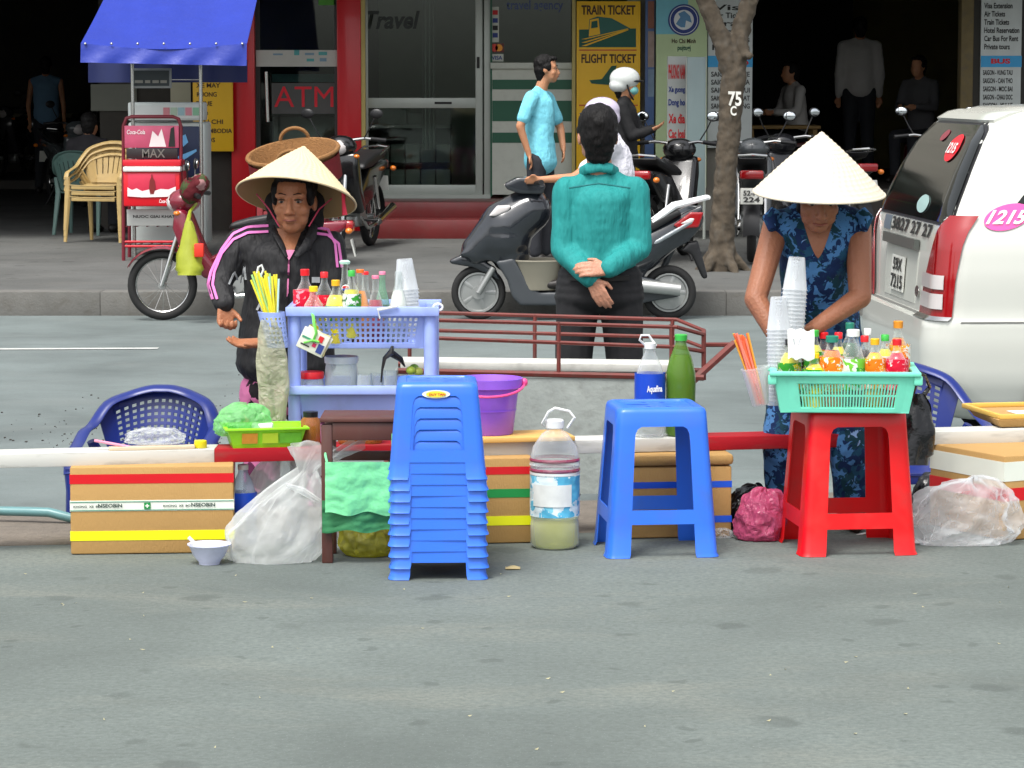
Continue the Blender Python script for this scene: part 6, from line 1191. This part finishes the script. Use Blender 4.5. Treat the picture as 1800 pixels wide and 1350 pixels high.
# ================================================================ people
def skinm(n, c): return mat('skin_' + n, C(*c), .5, var=.12, vs=12, bump=.3, bs=110, sss=.15, spec=.4)
black_hair = mat('black_hair', C(12, 10, 10), .6, spec=.25, bump=.7, bs=120, stretch=(1, 1, .15))
def hand(mb, w, d, n, side, s=1.0, curl=.5, spread=.0):
    d, n = V(*d).normalized(), V(*n); n = (n - d * n.dot(d)).normalized(); t = d.cross(n) * side
    for i in range(4):
        o_ = t * ((1.5 - i) * .0195 * s); k = w + d * (.082 - .004 * abs(i - 1)) * s + o_; mb.cap(w + o_ * .55, k, .0145 * s, .0115 * s, 8)
        L = (.068, .076, .07, .055)[i] * s; p = k; a = curl * .6; dd = (d + t * (1.5 - i) * spread).normalized()
        for q, fr_ in enumerate((.45, .31, .24)):
            e = p + (dd * cos(a) + n * sin(a)) * L * fr_; mb.cap(p, e, (.0098 - .0008 * q) * s, (.009 - .0008 * q) * s, 8); p = e; a += curl
    b = w + d * .022 * s + t * .024 * s; m1 = b + (d * .62 + t * .62 + n * .3).normalized() * .042 * s; mb.cap(b, m1, .0155 * s, .0115 * s, 8); m2 = m1 + (d * .85 + t * .15 + n * .5 * (curl + .2)).normalized() * .03 * s; mb.cap(m1, m2, .011 * s, .009 * s, 8)
def head(mb, c, R, s=1.0):
    """continuous head with brow, nose, lips, chin and ears; local -y is the way it faces"""
    L = lambda x, y, z: c + R @ V(x * s, y * s, z * s)
    def E(x, y, z, a, b, c_): mb.ell(L(x, y, z), (a * s, b * s, c_ * s), 16, 10, R)
    E(0, .012, .035, .073, .092, .083); E(0, -.02, -.025, .061, .07, .085); E(0, -.052, -.088, .034, .03, .026); E(0, -.03, -.075, .048, .045, .035)
    for x in (-1, 1): E(x * .038, -.05, -.03, .026, .028, .026); E(x * .036, -.046, -.062, .022, .022, .026); E(x * .031, -.074, -.012, .012, .01, .006); E(x * .073, .012, -.01, .01, .02, .03); E(x * .014, -.094, -.037, .009, .009, .008)
    mb.cap(L(0, -.083, .008), L(0, -.104, -.033), .008 * s, .0125 * s, 10); mb.cap(L(-.044, -.068, .024), L(.044, -.068, .024), .013 * s, .013 * s, 10)
    E(0, -.086, -.058, .022, .011, .0065); E(0, -.084, -.069, .02, .011, .007)
    return L
def face(L, R, s, T, brow=True):
    ew = mat('eye_white', C(150, 136, 126), .3); ed = mat('eye_dark', C(22, 14, 12), .2); lp = mat('lips', C(132, 76, 64), .5)
    for x in (-1, 1):
        e = MB().ell(L(x * .031, -.0755, .002), (.012 * s, .007 * s, .0046 * s), 12, 8, R).build('eye', ew, T); MB().ell(L(x * .031, -.0815, .002), (.0055 * s, .0028 * s, .0044 * s), 10, 7, R).build('iris', ed, e)
        MB().tube([L(x * .017, -.083, .009), L(x * .031, -.0855, .012), L(x * .046, -.077, .008)], [.0016 * s, .0026 * s, .0014 * s], 6).build('eyelid', ed, e)
        if brow: MB().tube([L(x * .013, -.0845, .028), L(x * .032, -.0855, .034), L(x * .052, -.07, .027)], [.0014 * s, .0022 * s, .001 * s], 6).build('eyebrow', black_hair, T)
    MB().tube([L(-.024, -.0885, -.0635), L(-.01, -.0985, -.0625), L(0, -.1, -.064), L(.01, -.0985, -.0625), L(.024, -.0885, -.0635)], [(.002 * s, .002 * s)] + [(.004 * s, .003 * s)] * 3 + [(.002 * s, .002 * s)], 8).build('lips', lp, T)
def shoe(T, an, fwd, m, s=1.0):
    f = V(fwd[0], fwd[1], 0).normalized(); z0 = T.location.z
    mb = MB(); a = V(an.x, an.y, z0 + .045); mb.cap(a - f * .04, a + f * .05, .045 * s, .045 * s); mb.cap(a + f * .05 - V(0, 0, .01), a + f * .15 - V(0, 0, .018), .042 * s, .03 * s); blob(mb, 'shoe', m, T, .01, 3)
def torso(mb, shL, shR, hpL, hpR, R, k=1.0, dep=.11, tuck=False):
    sm, hm = (shL + shR) / 2, (hpL + hpR) / 2; w = (shL - shR).length / 2; wh = (hpL - hpR).length / 2
    mb.cap(shL.lerp(shR, .06), shR.lerp(shL, .06), .062 * k, .062 * k)
    mb.cap(sm + V(0, 0, .03), sm + V(0, 0, .05), .075 * k, .055 * k)
    for s_ in (shL, shR): mb.cap(sm + V(0, 0, .075), sm.lerp(s_, .78) + V(0, 0, .006), .045 * k, .05 * k)
    L_ = (sm - hm).length; lo = max(w * .84, wh + .07) * (.95 if tuck else 1.08)
    for q in range(11):
        f = .12 + .88 * q / 10; a = w * (.9 + .04 * sin(pi * min(1, f * 2))) if f < .45 else w * .93 + (lo - w * .93) * ((f - .45) / .55) ** .8
        d = 1.0 + .1 * sin(pi * min(1, f * 1.6)) if f < .6 else (1.0 if tuck else 1.0 + .22 * (f - .6) / .4)
        mb.ell(sm.lerp(hm, f), (a, dep * d * k, L_ * .22), 20, 10, R)
def person(label, base, J, yaw, top_m, pants_m, skin_m, sleeve='long', vox=.008, slk=1.0, k=1.0, hs=1.0, hr=None, hair='short', shoe_m=None, hands=True, fold=.012, dep=.11, pitch=0, feat=True, fhand=None, roll=0, group=None, top_name='shirt', hem=0, headR=None, tuck=False):
    T = thing('person', label, 'person', base, 0, group); R = rz(yaw); HR = headR if headR is not None else rz(yaw if hr is None else hr) @ rx(pitch) @ ry(roll)
    sk = MB(); L = head(sk, J['head'], HR, hs); sm = (J['shL'] + J['shR']) / 2
    sk.cap(J['head'] + HR @ V(0, .02, -.06) * hs, sm + V(0, 0, .03), .05 * k, .058 * k); sk.ell(sm + V(0, 0, -.05), (.1 * k, .05 * k, .08 * k), 14, 9, R)
    for s in ('L', 'R'):
        sk.chain([J['sh' + s], J['el' + s], J['wr' + s]], [.045 * k, .037 * k, .026 * k]); sk.chain([J['hp' + s], J['kn' + s], J['an' + s]], [.055 * k, .045 * k, .035 * k])
        if hands:
            h_ = (fhand or {}).get(s); d = h_[0] if h_ else (J['wr' + s] - J['el' + s]).normalized(); n = h_[1] if h_ else R @ V(0, .4, 0) + V(-1 if s == 'R' else 1, 0, 0) * .1; hand(sk, J['wr' + s], d, n, (h_[2] if h_ and len(h_) > 2 else (1 if s == 'L' else -1)), k * .88, h_[3] if h_ and len(h_) > 3 else .45)
    sk.cap(sm, (J['hpL'] + J['hpR']) / 2, .06 * k, .06 * k)
    blob(sk, 'body', skin_m, T, (.0046 if vox < .008 else vox), 3)
    tp_ = MB(); torso(tp_, J['shL'], J['shR'], J['hpL'].lerp(J['shL'], .04 - hem), J['hpR'].lerp(J['shR'], .04 - hem), R, k, dep, tuck)
    for s in ('L', 'R'):
        if sleeve == 'long': tp_.chain([J['sh' + s], J['el' + s], J['el' + s].lerp(J['wr' + s], .93)], [.064 * k * slk, .053 * k * slk, .044 * k * slk])
        elif sleeve == 'short': tp_.chain([J['sh' + s], J['sh' + s].lerp(J['el' + s], .72)], [.064 * k, .06 * k])
    tp_o = blob(tp_, top_name, top_m, T, vox, 22, fold, .08)
    pt = MB(); hm = (J['hpL'] + J['hpR']) / 2; wh = (J['hpL'] - J['hpR']).length / 2
    
    if tuck:
        for q in range(4): pt.ell(hm + V(0, 0, .02 + .03 * q), (wh + .1 * k - .004 * q, dep * 1.14 * k, .07 * k), 18, 10, R)
    else: pt.ell(hm + V(0, 0, .02), (wh + .075 * k, .105 * k, .12 * k), 16, 10, R)
    for s in ('L', 'R'): pt.chain([J['hp' + s], J['kn' + s], J['an' + s] + V(0, 0, .02)], [.092 * k, .07 * k, .06 * k])
    pt_o = blob(pt, 'trousers', pants_m, T, vox, 4, fold * .8, .09)
    f = R @ V(0, -1, 0)
    for s in ('L', 'R'): shoe(T, J['an' + s], f, shoe_m or mat('dark_shoe', C(30, 26, 24), .5), k)
    if hair:
        hb = MB(); E = lambda x, y, z, a, b, c: hb.ell(L(x, y, z), (a * hs, b * hs, c * hs), 16, 10, HR)
        E(0, .03, .048, .082, .092, .083); E(0, .05, -.0, .078, .066, .08)
        if hair == 'short': E(0, .055, -.045, .064, .048, .055); E(0, .05, -.075, .054, .042, .05); E(-.06, .0, .02, .024, .04, .04); E(.06, 0, .02, .024, .04, .04); E(0, -.045, .092, .06, .04, .024)
        if hair == 'long': E(0, -.03, .092, .066, .05, .03); E(-.062, -.02, .03, .02, .03, .05); E(.062, -.02, .03, .02, .03, .05); E(0, .075, -.09, .06, .04, .1); E(0, .08, -.17, .045, .035, .1)
        blob(hb, 'hair', black_hair, T, .007, 3, .012, .03)
    if feat: face(L, HR, hs, T)
    return T, tp_o, pt_o, L
def joints(cx, Y, z0, h, yaw, f=1.0, **kw):
    """relaxed standing joints for a person of height h"""
    R = rz(yaw); q = h / 1.68; P = lambda x, y, z: V(cx, Y, z0) + R @ V(x * q * f, y * q, z * q)
    J = dict(head=P(0, -.01, 1.56), shL=P(.175, 0, 1.37), shR=P(-.175, 0, 1.37), elL=P(.215, .03, 1.08), elR=P(-.215, .03, 1.08), wrL=P(.21, -.05, .85), wrR=P(-.21, -.05, .85), hpL=P(.085, 0, .9), hpR=P(-.085, 0, .9), knL=P(.09, -.02, .48), knR=P(-.09, -.02, .48), anL=P(.1, .02, .08), anR=P(-.1, .02, .08))
    J.update(kw); return J
POST = []
def decal(target, fn, nu, nv, Y, m, name, parent, off=.004, solid=.0025):
    POST.append((target, fn, nu, nv, Y, m, name, parent, off, solid))
def run_decals():
    from mathutils.bvhtree import BVHTree
    for target, fn, nu, nv, Y, m, name, parent, off, solid in POST:
        loc = parent_loc(target); bv = BVHTree.FromPolygons([v.co + loc for v in target.data.vertices], [tuple(p.vertices) for p in target.data.polygons])
        camp = V(0, 0, CAMH); mb = MB(); last = [None]
        def g(u, v):
            px, py = fn(u, v); d = ray(px, py).normalized(); h, n_, i_, ds = bv.ray_cast(camp, d)
            if h is None or abs(h.y - Y) > .4: h = camp + d * ((last[0] or Y) / d.y); return h
            last[0] = h.y; return h - d * off
        mb.grid(g, nu, nv); mb.build(name, m, parent, solid=solid, smooth=60)
def ribbon(pts, w):
    def fn(u, v):
        k = u * (len(pts) - 1); i = min(int(k), len(pts) - 2); t = k - i; a, b = pts[i], pts[i + 1]; x, y = a[0] + (b[0] - a[0]) * t, a[1] + (b[1] - a[1]) * t
        dx, dy = b[0] - a[0], b[1] - a[1]; l = sqrt(dx * dx + dy * dy); return x - dy / l * w * (v - .5), y + dx / l * w * (v - .5)
    return fn
def hat(T, c, R, r, h, m, m_in):
    prof = [(r * (1 - k / 14), h * k / 14 + .006 * sin(pi * k / 14)) for k in range(15)]; prof[-1] = (.002, h + .002)
    def hf(u, v):
        a = 2 * pi * u; t = v * .995; rr = r * (1 - t); ri = .002 * (abs(sin(v * 16 * pi)) ** 8) + .0013 * sin(a * 44 + 3 * sin(v * 9)) * min(1, rr / .05)
        return c + R @ V(rr * cos(a), rr * sin(a), h * t + .006 * sin(pi * t) + ri)
    mb = MB().grid(hf, 220, 96, True); o = mb.build('hat', m, T, smooth=60)
    MB().lathe([(a * .985, z - .006) for a, z in prof], 72, c, R=R, cap0=False, cap1=True).build('hat_lining', m_in, o, smooth=50)
    MB().tube([c + R @ V(r * cos(k * pi / 36), r * sin(k * pi / 36), -.002) for k in range(72)], .004, 6, closed=True).build('hat_rim', m, o)
    return o
def straw(name, col):
    m = mat(name, C(*col), .6, var=.06, vs=4, spec=.3); n = m.node_tree; b = n.nodes['Principled BSDF']
    tc = n.nodes.new('ShaderNodeTexCoord'); w = n.nodes.new('ShaderNodeTexNoise'); w.inputs['Scale'].default_value = 90; mp = n.nodes.new('ShaderNodeMapping'); mp.inputs['Scale'].default_value = (1, 1, .08)
    n.links.new(tc.outputs['Object'], mp.inputs[0]); n.links.new(mp.outputs[0], w.inputs['Vector']); bp = n.nodes.new('ShaderNodeBump'); bp.inputs['Strength'].default_value = .25; bp.inputs['Distance'].default_value = .004; n.links.new(w.outputs['Fac'], bp.inputs['Height']); n.links.new(bp.outputs[0], b.inputs['Normal']); return m
# ---------------------------------------------------------------- man in teal, seen from behind
MYY = 11.95; P = lambda px, py, dy=0: W(px, py, MYY + dy)
gz = RZ; J = dict(head=P(1050, 238), shL=P(997, 336), shR=P(1116, 336), elL=P(990, 440, -.03), elR=P(1124, 436, -.03), wrL=P(1040, 492, -.17), wrR=P(1066, 474, -.185), hpL=P(1016, 530), hpR=P(1092, 530), knL=P(1002, 705), knR=P(1102, 705), anL=V(P(998, 860).x, MYY, gz + .08), anR=V(P(1106, 860).x, MYY, gz + .08))
teal = mat('teal_cotton', C(38, 136, 134), .75, var=.12, vs=5, bump=.8, bs=6, bd=.07, spec=.25, stretch=(1.6, 1.6, .4)); blk = mat('black_trousers', C(22, 22, 25), .8, var=.2, bump=.3, bs=30); sk1 = skinm('light', (182, 132, 108))
man, mt_, mp_, L = person('man in a teal shirt with hands clasped behind his back', (P(1052, 880).x, MYY, gz), J, pi, teal, blk, sk1, k=.98, dep=.115, fold=.007, hr=pi + .1, fhand={'L': ((.5, -.1, -.9), (.1, .5, .1), 1, .22), 'R': ((-.95, -.15, .05), (-.1, .8, -.4), -1, .35)}, feat=True, hem=-.1, vox=.0075, tuck=True)
mb = MB(); mb.tube([P(1022, 302, -.0), P(1032, 296, -.055), P(1053, 293, -.07), P(1074, 296, -.055), P(1084, 302, -.0)], [(.022, .011)] * 5, 10, flat=(0, 0, 1)).build('collar', teal, man)
decal(mp_, ribbon([(1000, 488), (1052, 491), (1106, 488)], 9), 20, 2, MYY, mat('black_belt', C(14, 13, 13), .35), 'belt', man, .012, .004)
decal(mt_, ribbon([(1000, 330), (1052, 322), (1108, 330)], 1.6), 24, 1, MYY, mat('teal_seam', C(26, 108, 110), .8), 'yoke_seam', man, .002, .001)
# ---------------------------------------------------------------- left vendor
LYY = 10.5; P = lambda px, py, dy=0: W(px, py, LYY + dy)
J = dict(head=P(517, 353, -.06), shL=P(580, 433), shR=P(422, 429), elL=P(590, 545, -.06), elR=P(386, 496, -.03), wrL=P(462, 602, -.2), wrR=P(394, 536, -.13), hpL=P(545, 690), hpR=P(462, 690), knL=P(545, 830), knR=P(460, 830), anL=V(P(545, 960).x, LYY, RZ + .08), anR=V(P(458, 960).x, LYY, RZ + .08))
blkj = mat('black_jacket', C(19, 19, 22), .7, var=.2, bump=.8, bs=6, bd=.07, stretch=(1.5, 1.5, .5)); flor = pattern('pink_floral', [C(24, 20, 24), C(92, 40, 70), C(190, 110, 150), C(30, 26, 30), C(206, 150, 120)], 13)
sk2 = skinm('tanned', (164, 108, 76)); HRL = rz(-.12) @ rx(.04)
wl_, jt, _, L = person('woman vendor in a straw conical hat and black jacket with pink stripes', (P(505, 960).x, LYY, RZ), J, 0, blkj, flor, sk2, k=.95, hs=.97, dep=.125, fold=.016, headR=HRL, hair='long', fhand={'R': ((.1, -.3, -1), (.5, -.9, .1), -1, 1.15), 'L': ((-1, -.15, -.05), (0, -.3, .9), -1, .3)}, hem=-.16, slk=.95, top_name='jacket', vox=.0075)
st1 = straw('straw_hat', (214, 196, 158)); st2 = mat('hat_inside', C(176, 142, 96), .8, var=.1)
RH = ry(.13) @ rx(-.36); hat(wl_, P(521, 346, -.05), RH, .212, .192, st1, st2)
mb = MB(); c = P(517, 353, -.02)
for (dx, dz, r) in ((-.075, -.01, .035), (.075, -.01, .035), (-.07, -.07, .035), (.072, -.07, .035), (-.055, -.12, .035), (.055, -.12, .035), (0, .03, .08)): mb.ell(c + V(dx, .035, dz), (r, r, r * 1.2), 12, 8)
blob(mb, 'scarf', mat('black_scarf', C(18, 17, 18), .9), wl_, .009, 3)  # black mass stands in for under-hat shadow, together with black hair
mb = MB()
for s in (-1, 1): mb.tube([P(517 + s * 62, 352 - s * -4, -.07), P(517 + s * 40, 372, -.1), P(517 + s * 24, 392, -.12)], .0035, 6)
pkr = mat('pink_ribbon', C(160, 40, 70), .6)
for s in (-1, 1): MB().tube([P(517 + s * 66, 345 + s * 4, -.06), P(517 + s * 44, 368, -.1), P(517 + s * 26, 398, -.13)], .0026, 6).build('chin_ribbon', pkr, wl_)
MB().tube([P(604, 338, -.1), P(604, 356, -.1), P(606, 378, -.1)], [.008, .006, .01], 8).build('ribbon_tail', mat('red_ribbon', C(214, 40, 70), .6), wl_)
for s in (-1, 1): MB().tube([P(517 + s * 34, 398, -.02), P(517 + s * 32, 412, -.07), P(517 + s * 22, 432, -.115), P(512 + s * 8, 452, -.13)], [(.012, .018), (.01, .02), (.009, .018), (.005, .008)], 8).build('collar', blkj, wl_)
decal(jt, lambda u, v: (510 + (u - .5) * 44 * (1 - v) ** .8 - 1, 402 + 52 * v), 10, 10, LYY, sk2, 'neckline', wl_, .004); decal(jt, lambda u, v: (508 + (u - .5) * 20 * (1 - v), 440 + 18 * v), 6, 6, LYY, mat('pink_shirt', C(212, 130, 170), .8), 'inner_shirt', wl_, .007)
decal(jt, ribbon([(508, 458), (506, 500), (505, 545)], 3), 16, 1, LYY, flor, 'front_opening', wl_, .004)
pks = mat('pink_stripe', C(224, 120, 190), .7)
for off in (-5, 5):
    decal(jt, ribbon([(472, 402 + off), (436, 404 + off), (410, 416 + off), (390, 442 + off * .7), (374 + off * .6, 478), (370 + off * .8, 500), (378 + off * .8, 526)], 4.2), 46, 1, LYY, pks, 'sleeve_stripe', wl_, .004, .002)
    decal(jt, ribbon([(552, 405 + off), (576, 408 + off), (592 + off * .6, 428), (597 + off * .8, 470)], 4.2), 24, 1, LYY, pks, 'sleeve_stripe', wl_, .004, .002)
for k, (pts, w) in enumerate((([(402, 500), (412, 478), (418, 492)], 3), ([(424, 498), (430, 468), (432, 492)], 3), ([(452, 545), (458, 532), (462, 548), (456, 552)], 4), ([(548, 492), (556, 492), (562, 492)], 10))): decal(jt, ribbon(pts, w), 14, 1, LYY, mat('print_silver', C(170, 174, 176), .5), 'jacket_print', wl_, .004, .0015)
# ---------------------------------------------------------------- right vendor, bent over the basket
P = lambda px, py, Y: W(px, py, Y)
gf = lambda px, Y: V(P(px, 900, Y).x, Y, .075)
J = dict(head=P(1438, 342, 9.47), shL=P(1508, 398, 9.6), shR=P(1364, 398, 9.6), elL=P(1512, 522, 9.5), elR=P(1328, 526, 9.48), wrL=P(1430, 578, 9.4), wrR=P(1372, 606, 9.4), hpL=P(1486, 668, 9.86), hpR=P(1396, 668, 9.86), knL=P(1492, 790, 9.78), knR=P(1376, 790, 9.78), anL=gf(1496, 9.82), anR=gf(1376, 9.84))
blf = pattern('blue_floral', [C(20, 34, 56), C(30, 72, 100), C(22, 44, 84), C(74, 124, 176), C(24, 60, 74), C(130, 160, 206)], 26)
sk3 = skinm('brown', (150, 98, 72)); HRR = rz(.05) @ rx(.42)
wr_, bt_, bp_, L = person('woman vendor in a white conical hat and blue floral clothes bending over bottles', (P(1440, 900, 9.85).x, 9.85, .002), J, 0, blf, blf, sk3, sleeve='none', k=1.0, hs=.96, dep=.125, fold=.014, headR=HRR, hair='long', fhand={'L': ((-1, -.2, -.25), (-.1, -.5, -.8), 1, .55), 'R': ((.5, -.4, -.8), (.8, -.3, .2), -1, .6)}, hem=.06, top_name='blouse', shoe_m=mat('sandal', C(60, 40, 34), .7), vox=.0075)
hat(wr_, P(1440, 338, 9.46), ry(.02) @ rx(.12), .209, .196, straw('pale_straw_hat', (208, 198, 178)), mat('hat_inside'))
decal(bt_, lambda u, v: (1438 + (u - .5) * 50 * (1 - v) ** .7, 392 + 62 * v), 10, 12, 9.6, sk3, 'neckline', wr_, .004)
mb = MB()
for s in (-1, 1): MB().tube([P(1438 + s * 74, 372, 9.56), P(1438 + s * 84, 384, 9.55), P(1438 + s * 80, 404, 9.53)], [.022, .026, .014], 10).build('frill_sleeve', blf, wr_)
# ---------------------------------------------------------------- people across the road
lite = skinm('pale', (186, 132, 98)); YY = 25.4; P = lambda px, py, dy=0: W(px, py, YY + dy); z0 = zs(YY)
ts = mat('sky_tshirt', C(120, 204, 222), .8, bump=.9, bs=9, bd=.05, stretch=(1, 1, .5)); jean = mat('dark_jeans', C(38, 40, 46), .85, var=.2)
J = dict(head=P(962, 122), shL=P(962, 172, .16), shR=P(934, 172, -.15), elL=P(985, 225, .2), elR=P(914, 222, -.2), wrL=P(990, 262, .12), wrR=P(930, 272, -.18), hpL=P(956, 282, .09), hpR=P(944, 282, -.08), knL=P(962, 360, .09), knR=P(940, 362, -.08), anL=V(P(958, 430).x, YY + .1, z0 + .08), anR=V(P(940, 430).x, YY - .08, z0 + .08))
person('man in a light blue t-shirt standing before the striped panel', (P(948, 440).x, YY, z0), J, pi / 2, ts, jean, lite, 'short', vox=.011, hr=pi / 2 - .1, fold=.012, hem=.06, feat=True, dep=.12)
YY = 25.9; z0 = zs(YY); P = lambda px, py, dy=0: W(px, py, YY + dy)
J = joints(P(1098, 200).x, YY, z0, 1.63, pi / 2 - .2, elL=P(1125, 235, .1), wrL=P(1150, 225, .05), elR=P(1112, 240, -.2), wrR=P(1145, 228, -.2))
hw_t, jk, _, L = person('woman in a white helmet and face mask beside a black motorbike', (P(1098, 400).x, YY, z0), J, pi / 2 - .2, mat('black_coat', C(22, 22, 24), .8), jean, lite, 'long', vox=.013, k=.95, hs=1.0, fold=.015)
R = rz(pi / 2 - .2); c = J['head']; hm_ = mat('helmet_white', C(226, 230, 226), .25, coat=.6)
mb = MB(); mb.ell(c + R @ V(0, .01, .06), (.115, .135, .1), 20, 12, R); mb.ell(c + R @ V(0, .05, .0), (.112, .1, .07), 18, 10, R); blob(mb, 'helmet', hm_, hw_t, .012, 3); MB().ell(c + R @ V(0, -.11, .035), (.09, .05, .012), 16, 8, R).build('visor', blkpl, hw_t); MB().ell(c + R @ V(0, -.062, -.045), (.062, .05, .042), 16, 10, R).build('face_mask', mat('mask_teal', C(130, 200, 196), .8), hw_t)
MB().tube([c + R @ V(-.085, -.02, .02), c + R @ V(-.075, -.05, -.08), c + R @ V(-.02, -.07, -.125)], .008, 6).build('chin_strap', blkpl, hw_t)
YY = SY; P = lambda px, py, dy=0: W(px, py, YY + dy)
J = dict(head=P(1056, 208), shL=P(1078, 258, -.17), shR=P(1082, 258, .17), elL=P(1010, 312, -.22), elR=P(1010, 312, .22), wrL=P(948, 316, -.27), wrR=P(948, 316, .27), hpL=P(1100, 372, -.09), hpR=P(1100, 372, .09), knL=P(1000, 392, -.14), knR=P(1000, 392, .14), anL=P(1000, 488, -.13), anR=P(1000, 488, .13))
rd, _, _, L = person('scooter rider in a white shirt and helmet half hidden by the teal man', (P(1060, 505).x, YY, P(1000, 505).z), J, -pi / 2, mat('white_shirt', C(216, 214, 222), .8, bump=.9, bs=9, bd=.05), jean, lite, 'short', vox=.013, fold=.02)
R = rz(-pi / 2); c = J['head']; mb = MB(); mb.ell(c + R @ V(0, .01, .06), (.115, .135, .1), 20, 12, R); mb.ell(c + R @ V(0, .05, 0), (.112, .1, .07), 18, 10, R); blob(mb, 'helmet', mat('helmet_lilac', C(190, 180, 200), .25, coat=.6), rd, .012, 3); MB().ell(c + R @ V(0, -.11, .035), (.09, .05, .012), 16, 8, R).build('visor', blkpl, rd)
# ---------------------------------------------------------------- people in the dim interiors
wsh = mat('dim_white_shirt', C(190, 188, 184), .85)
def standing(label, px, top_y, Y, z0, yaw, tm, sleeve='long', pm=None, k=1.0, group='people in the dim interiors'):
    t = W(px, top_y, Y); J = joints(t.x, Y, z0, t.z - z0, yaw); return person(label, (t.x, Y, z0), J, yaw, tm, pm or jean, lite, sleeve, vox=.018, k=k, feat=False, group=group)
def seated(label, px, top_y, Y, z0, yaw, tm, k=1.0, sleeve='long', group='people in the dim interiors'):
    t = W(px, top_y, Y); R = rz(yaw); b = V(t.x, Y, z0); hgt = t.z - z0; sh_ = hgt - .85
    Q = lambda x, y, z: b + R @ V(x, y, z)
    J = dict(head=Q(0, -.08, hgt - .12), shL=Q(.17, -.03, hgt - .31), shR=Q(-.17, -.03, hgt - .31), elL=Q(.22, -.1, hgt - .56), elR=Q(-.22, -.1, hgt - .56), wrL=Q(.1, -.32, hgt - .55), wrR=Q(-.1, -.32, hgt - .55), hpL=Q(.09, .03, .5), hpR=Q(-.09, .03, .5), knL=Q(.11, -.4, .5), knR=Q(-.11, -.4, .5), anL=Q(.11, -.38, .08), anR=Q(-.11, -.38, .08))
    return person(label, (t.x, Y, z0), J, yaw, tm, jean, lite, sleeve, vox=.018, k=k, feat=False, group=group)
def block_stool(px, Y, z0, label):
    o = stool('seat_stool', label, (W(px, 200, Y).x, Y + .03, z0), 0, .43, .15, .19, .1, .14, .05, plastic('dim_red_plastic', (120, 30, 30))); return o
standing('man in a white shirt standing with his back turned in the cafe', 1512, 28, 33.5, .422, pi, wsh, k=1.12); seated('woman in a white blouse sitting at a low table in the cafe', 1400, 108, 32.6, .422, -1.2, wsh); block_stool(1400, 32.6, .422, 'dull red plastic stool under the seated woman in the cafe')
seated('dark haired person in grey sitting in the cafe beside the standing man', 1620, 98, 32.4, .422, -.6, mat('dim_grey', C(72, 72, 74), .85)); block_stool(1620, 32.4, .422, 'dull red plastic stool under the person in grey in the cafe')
ct = thing('cafe_table', 'low wooden table in front of the seated woman in the cafe', 'table', (W(1372, 200, 32.3).x, 32.2, .422)); wd_ = mat('cafe_wood', C(140, 112, 64), .7)
MB().box((0, 0, .6), (.8, .6, .04)).build('table_top', wd_, ct, .01, world=False)
for a in (-1, 1):
    for b in (-1, 1): MB().box((a * .34, b * .24, .29), (.05, .05, .58)).build('leg', wd_, ct, .005, world=False)
standing('man in a pale blue vest standing in the parking hall', 80, 98, 40.5, .0, pi, mat('vest_blue', C(104, 140, 170), .85), 'none')
seated('person in a dark jacket sitting hunched behind the cream chairs', 152, 198, 29.4, .0, pi - .3, mat('dark_jacket', C(40, 38, 42), .85), k=1.12)
finish_mods(); run_decals()
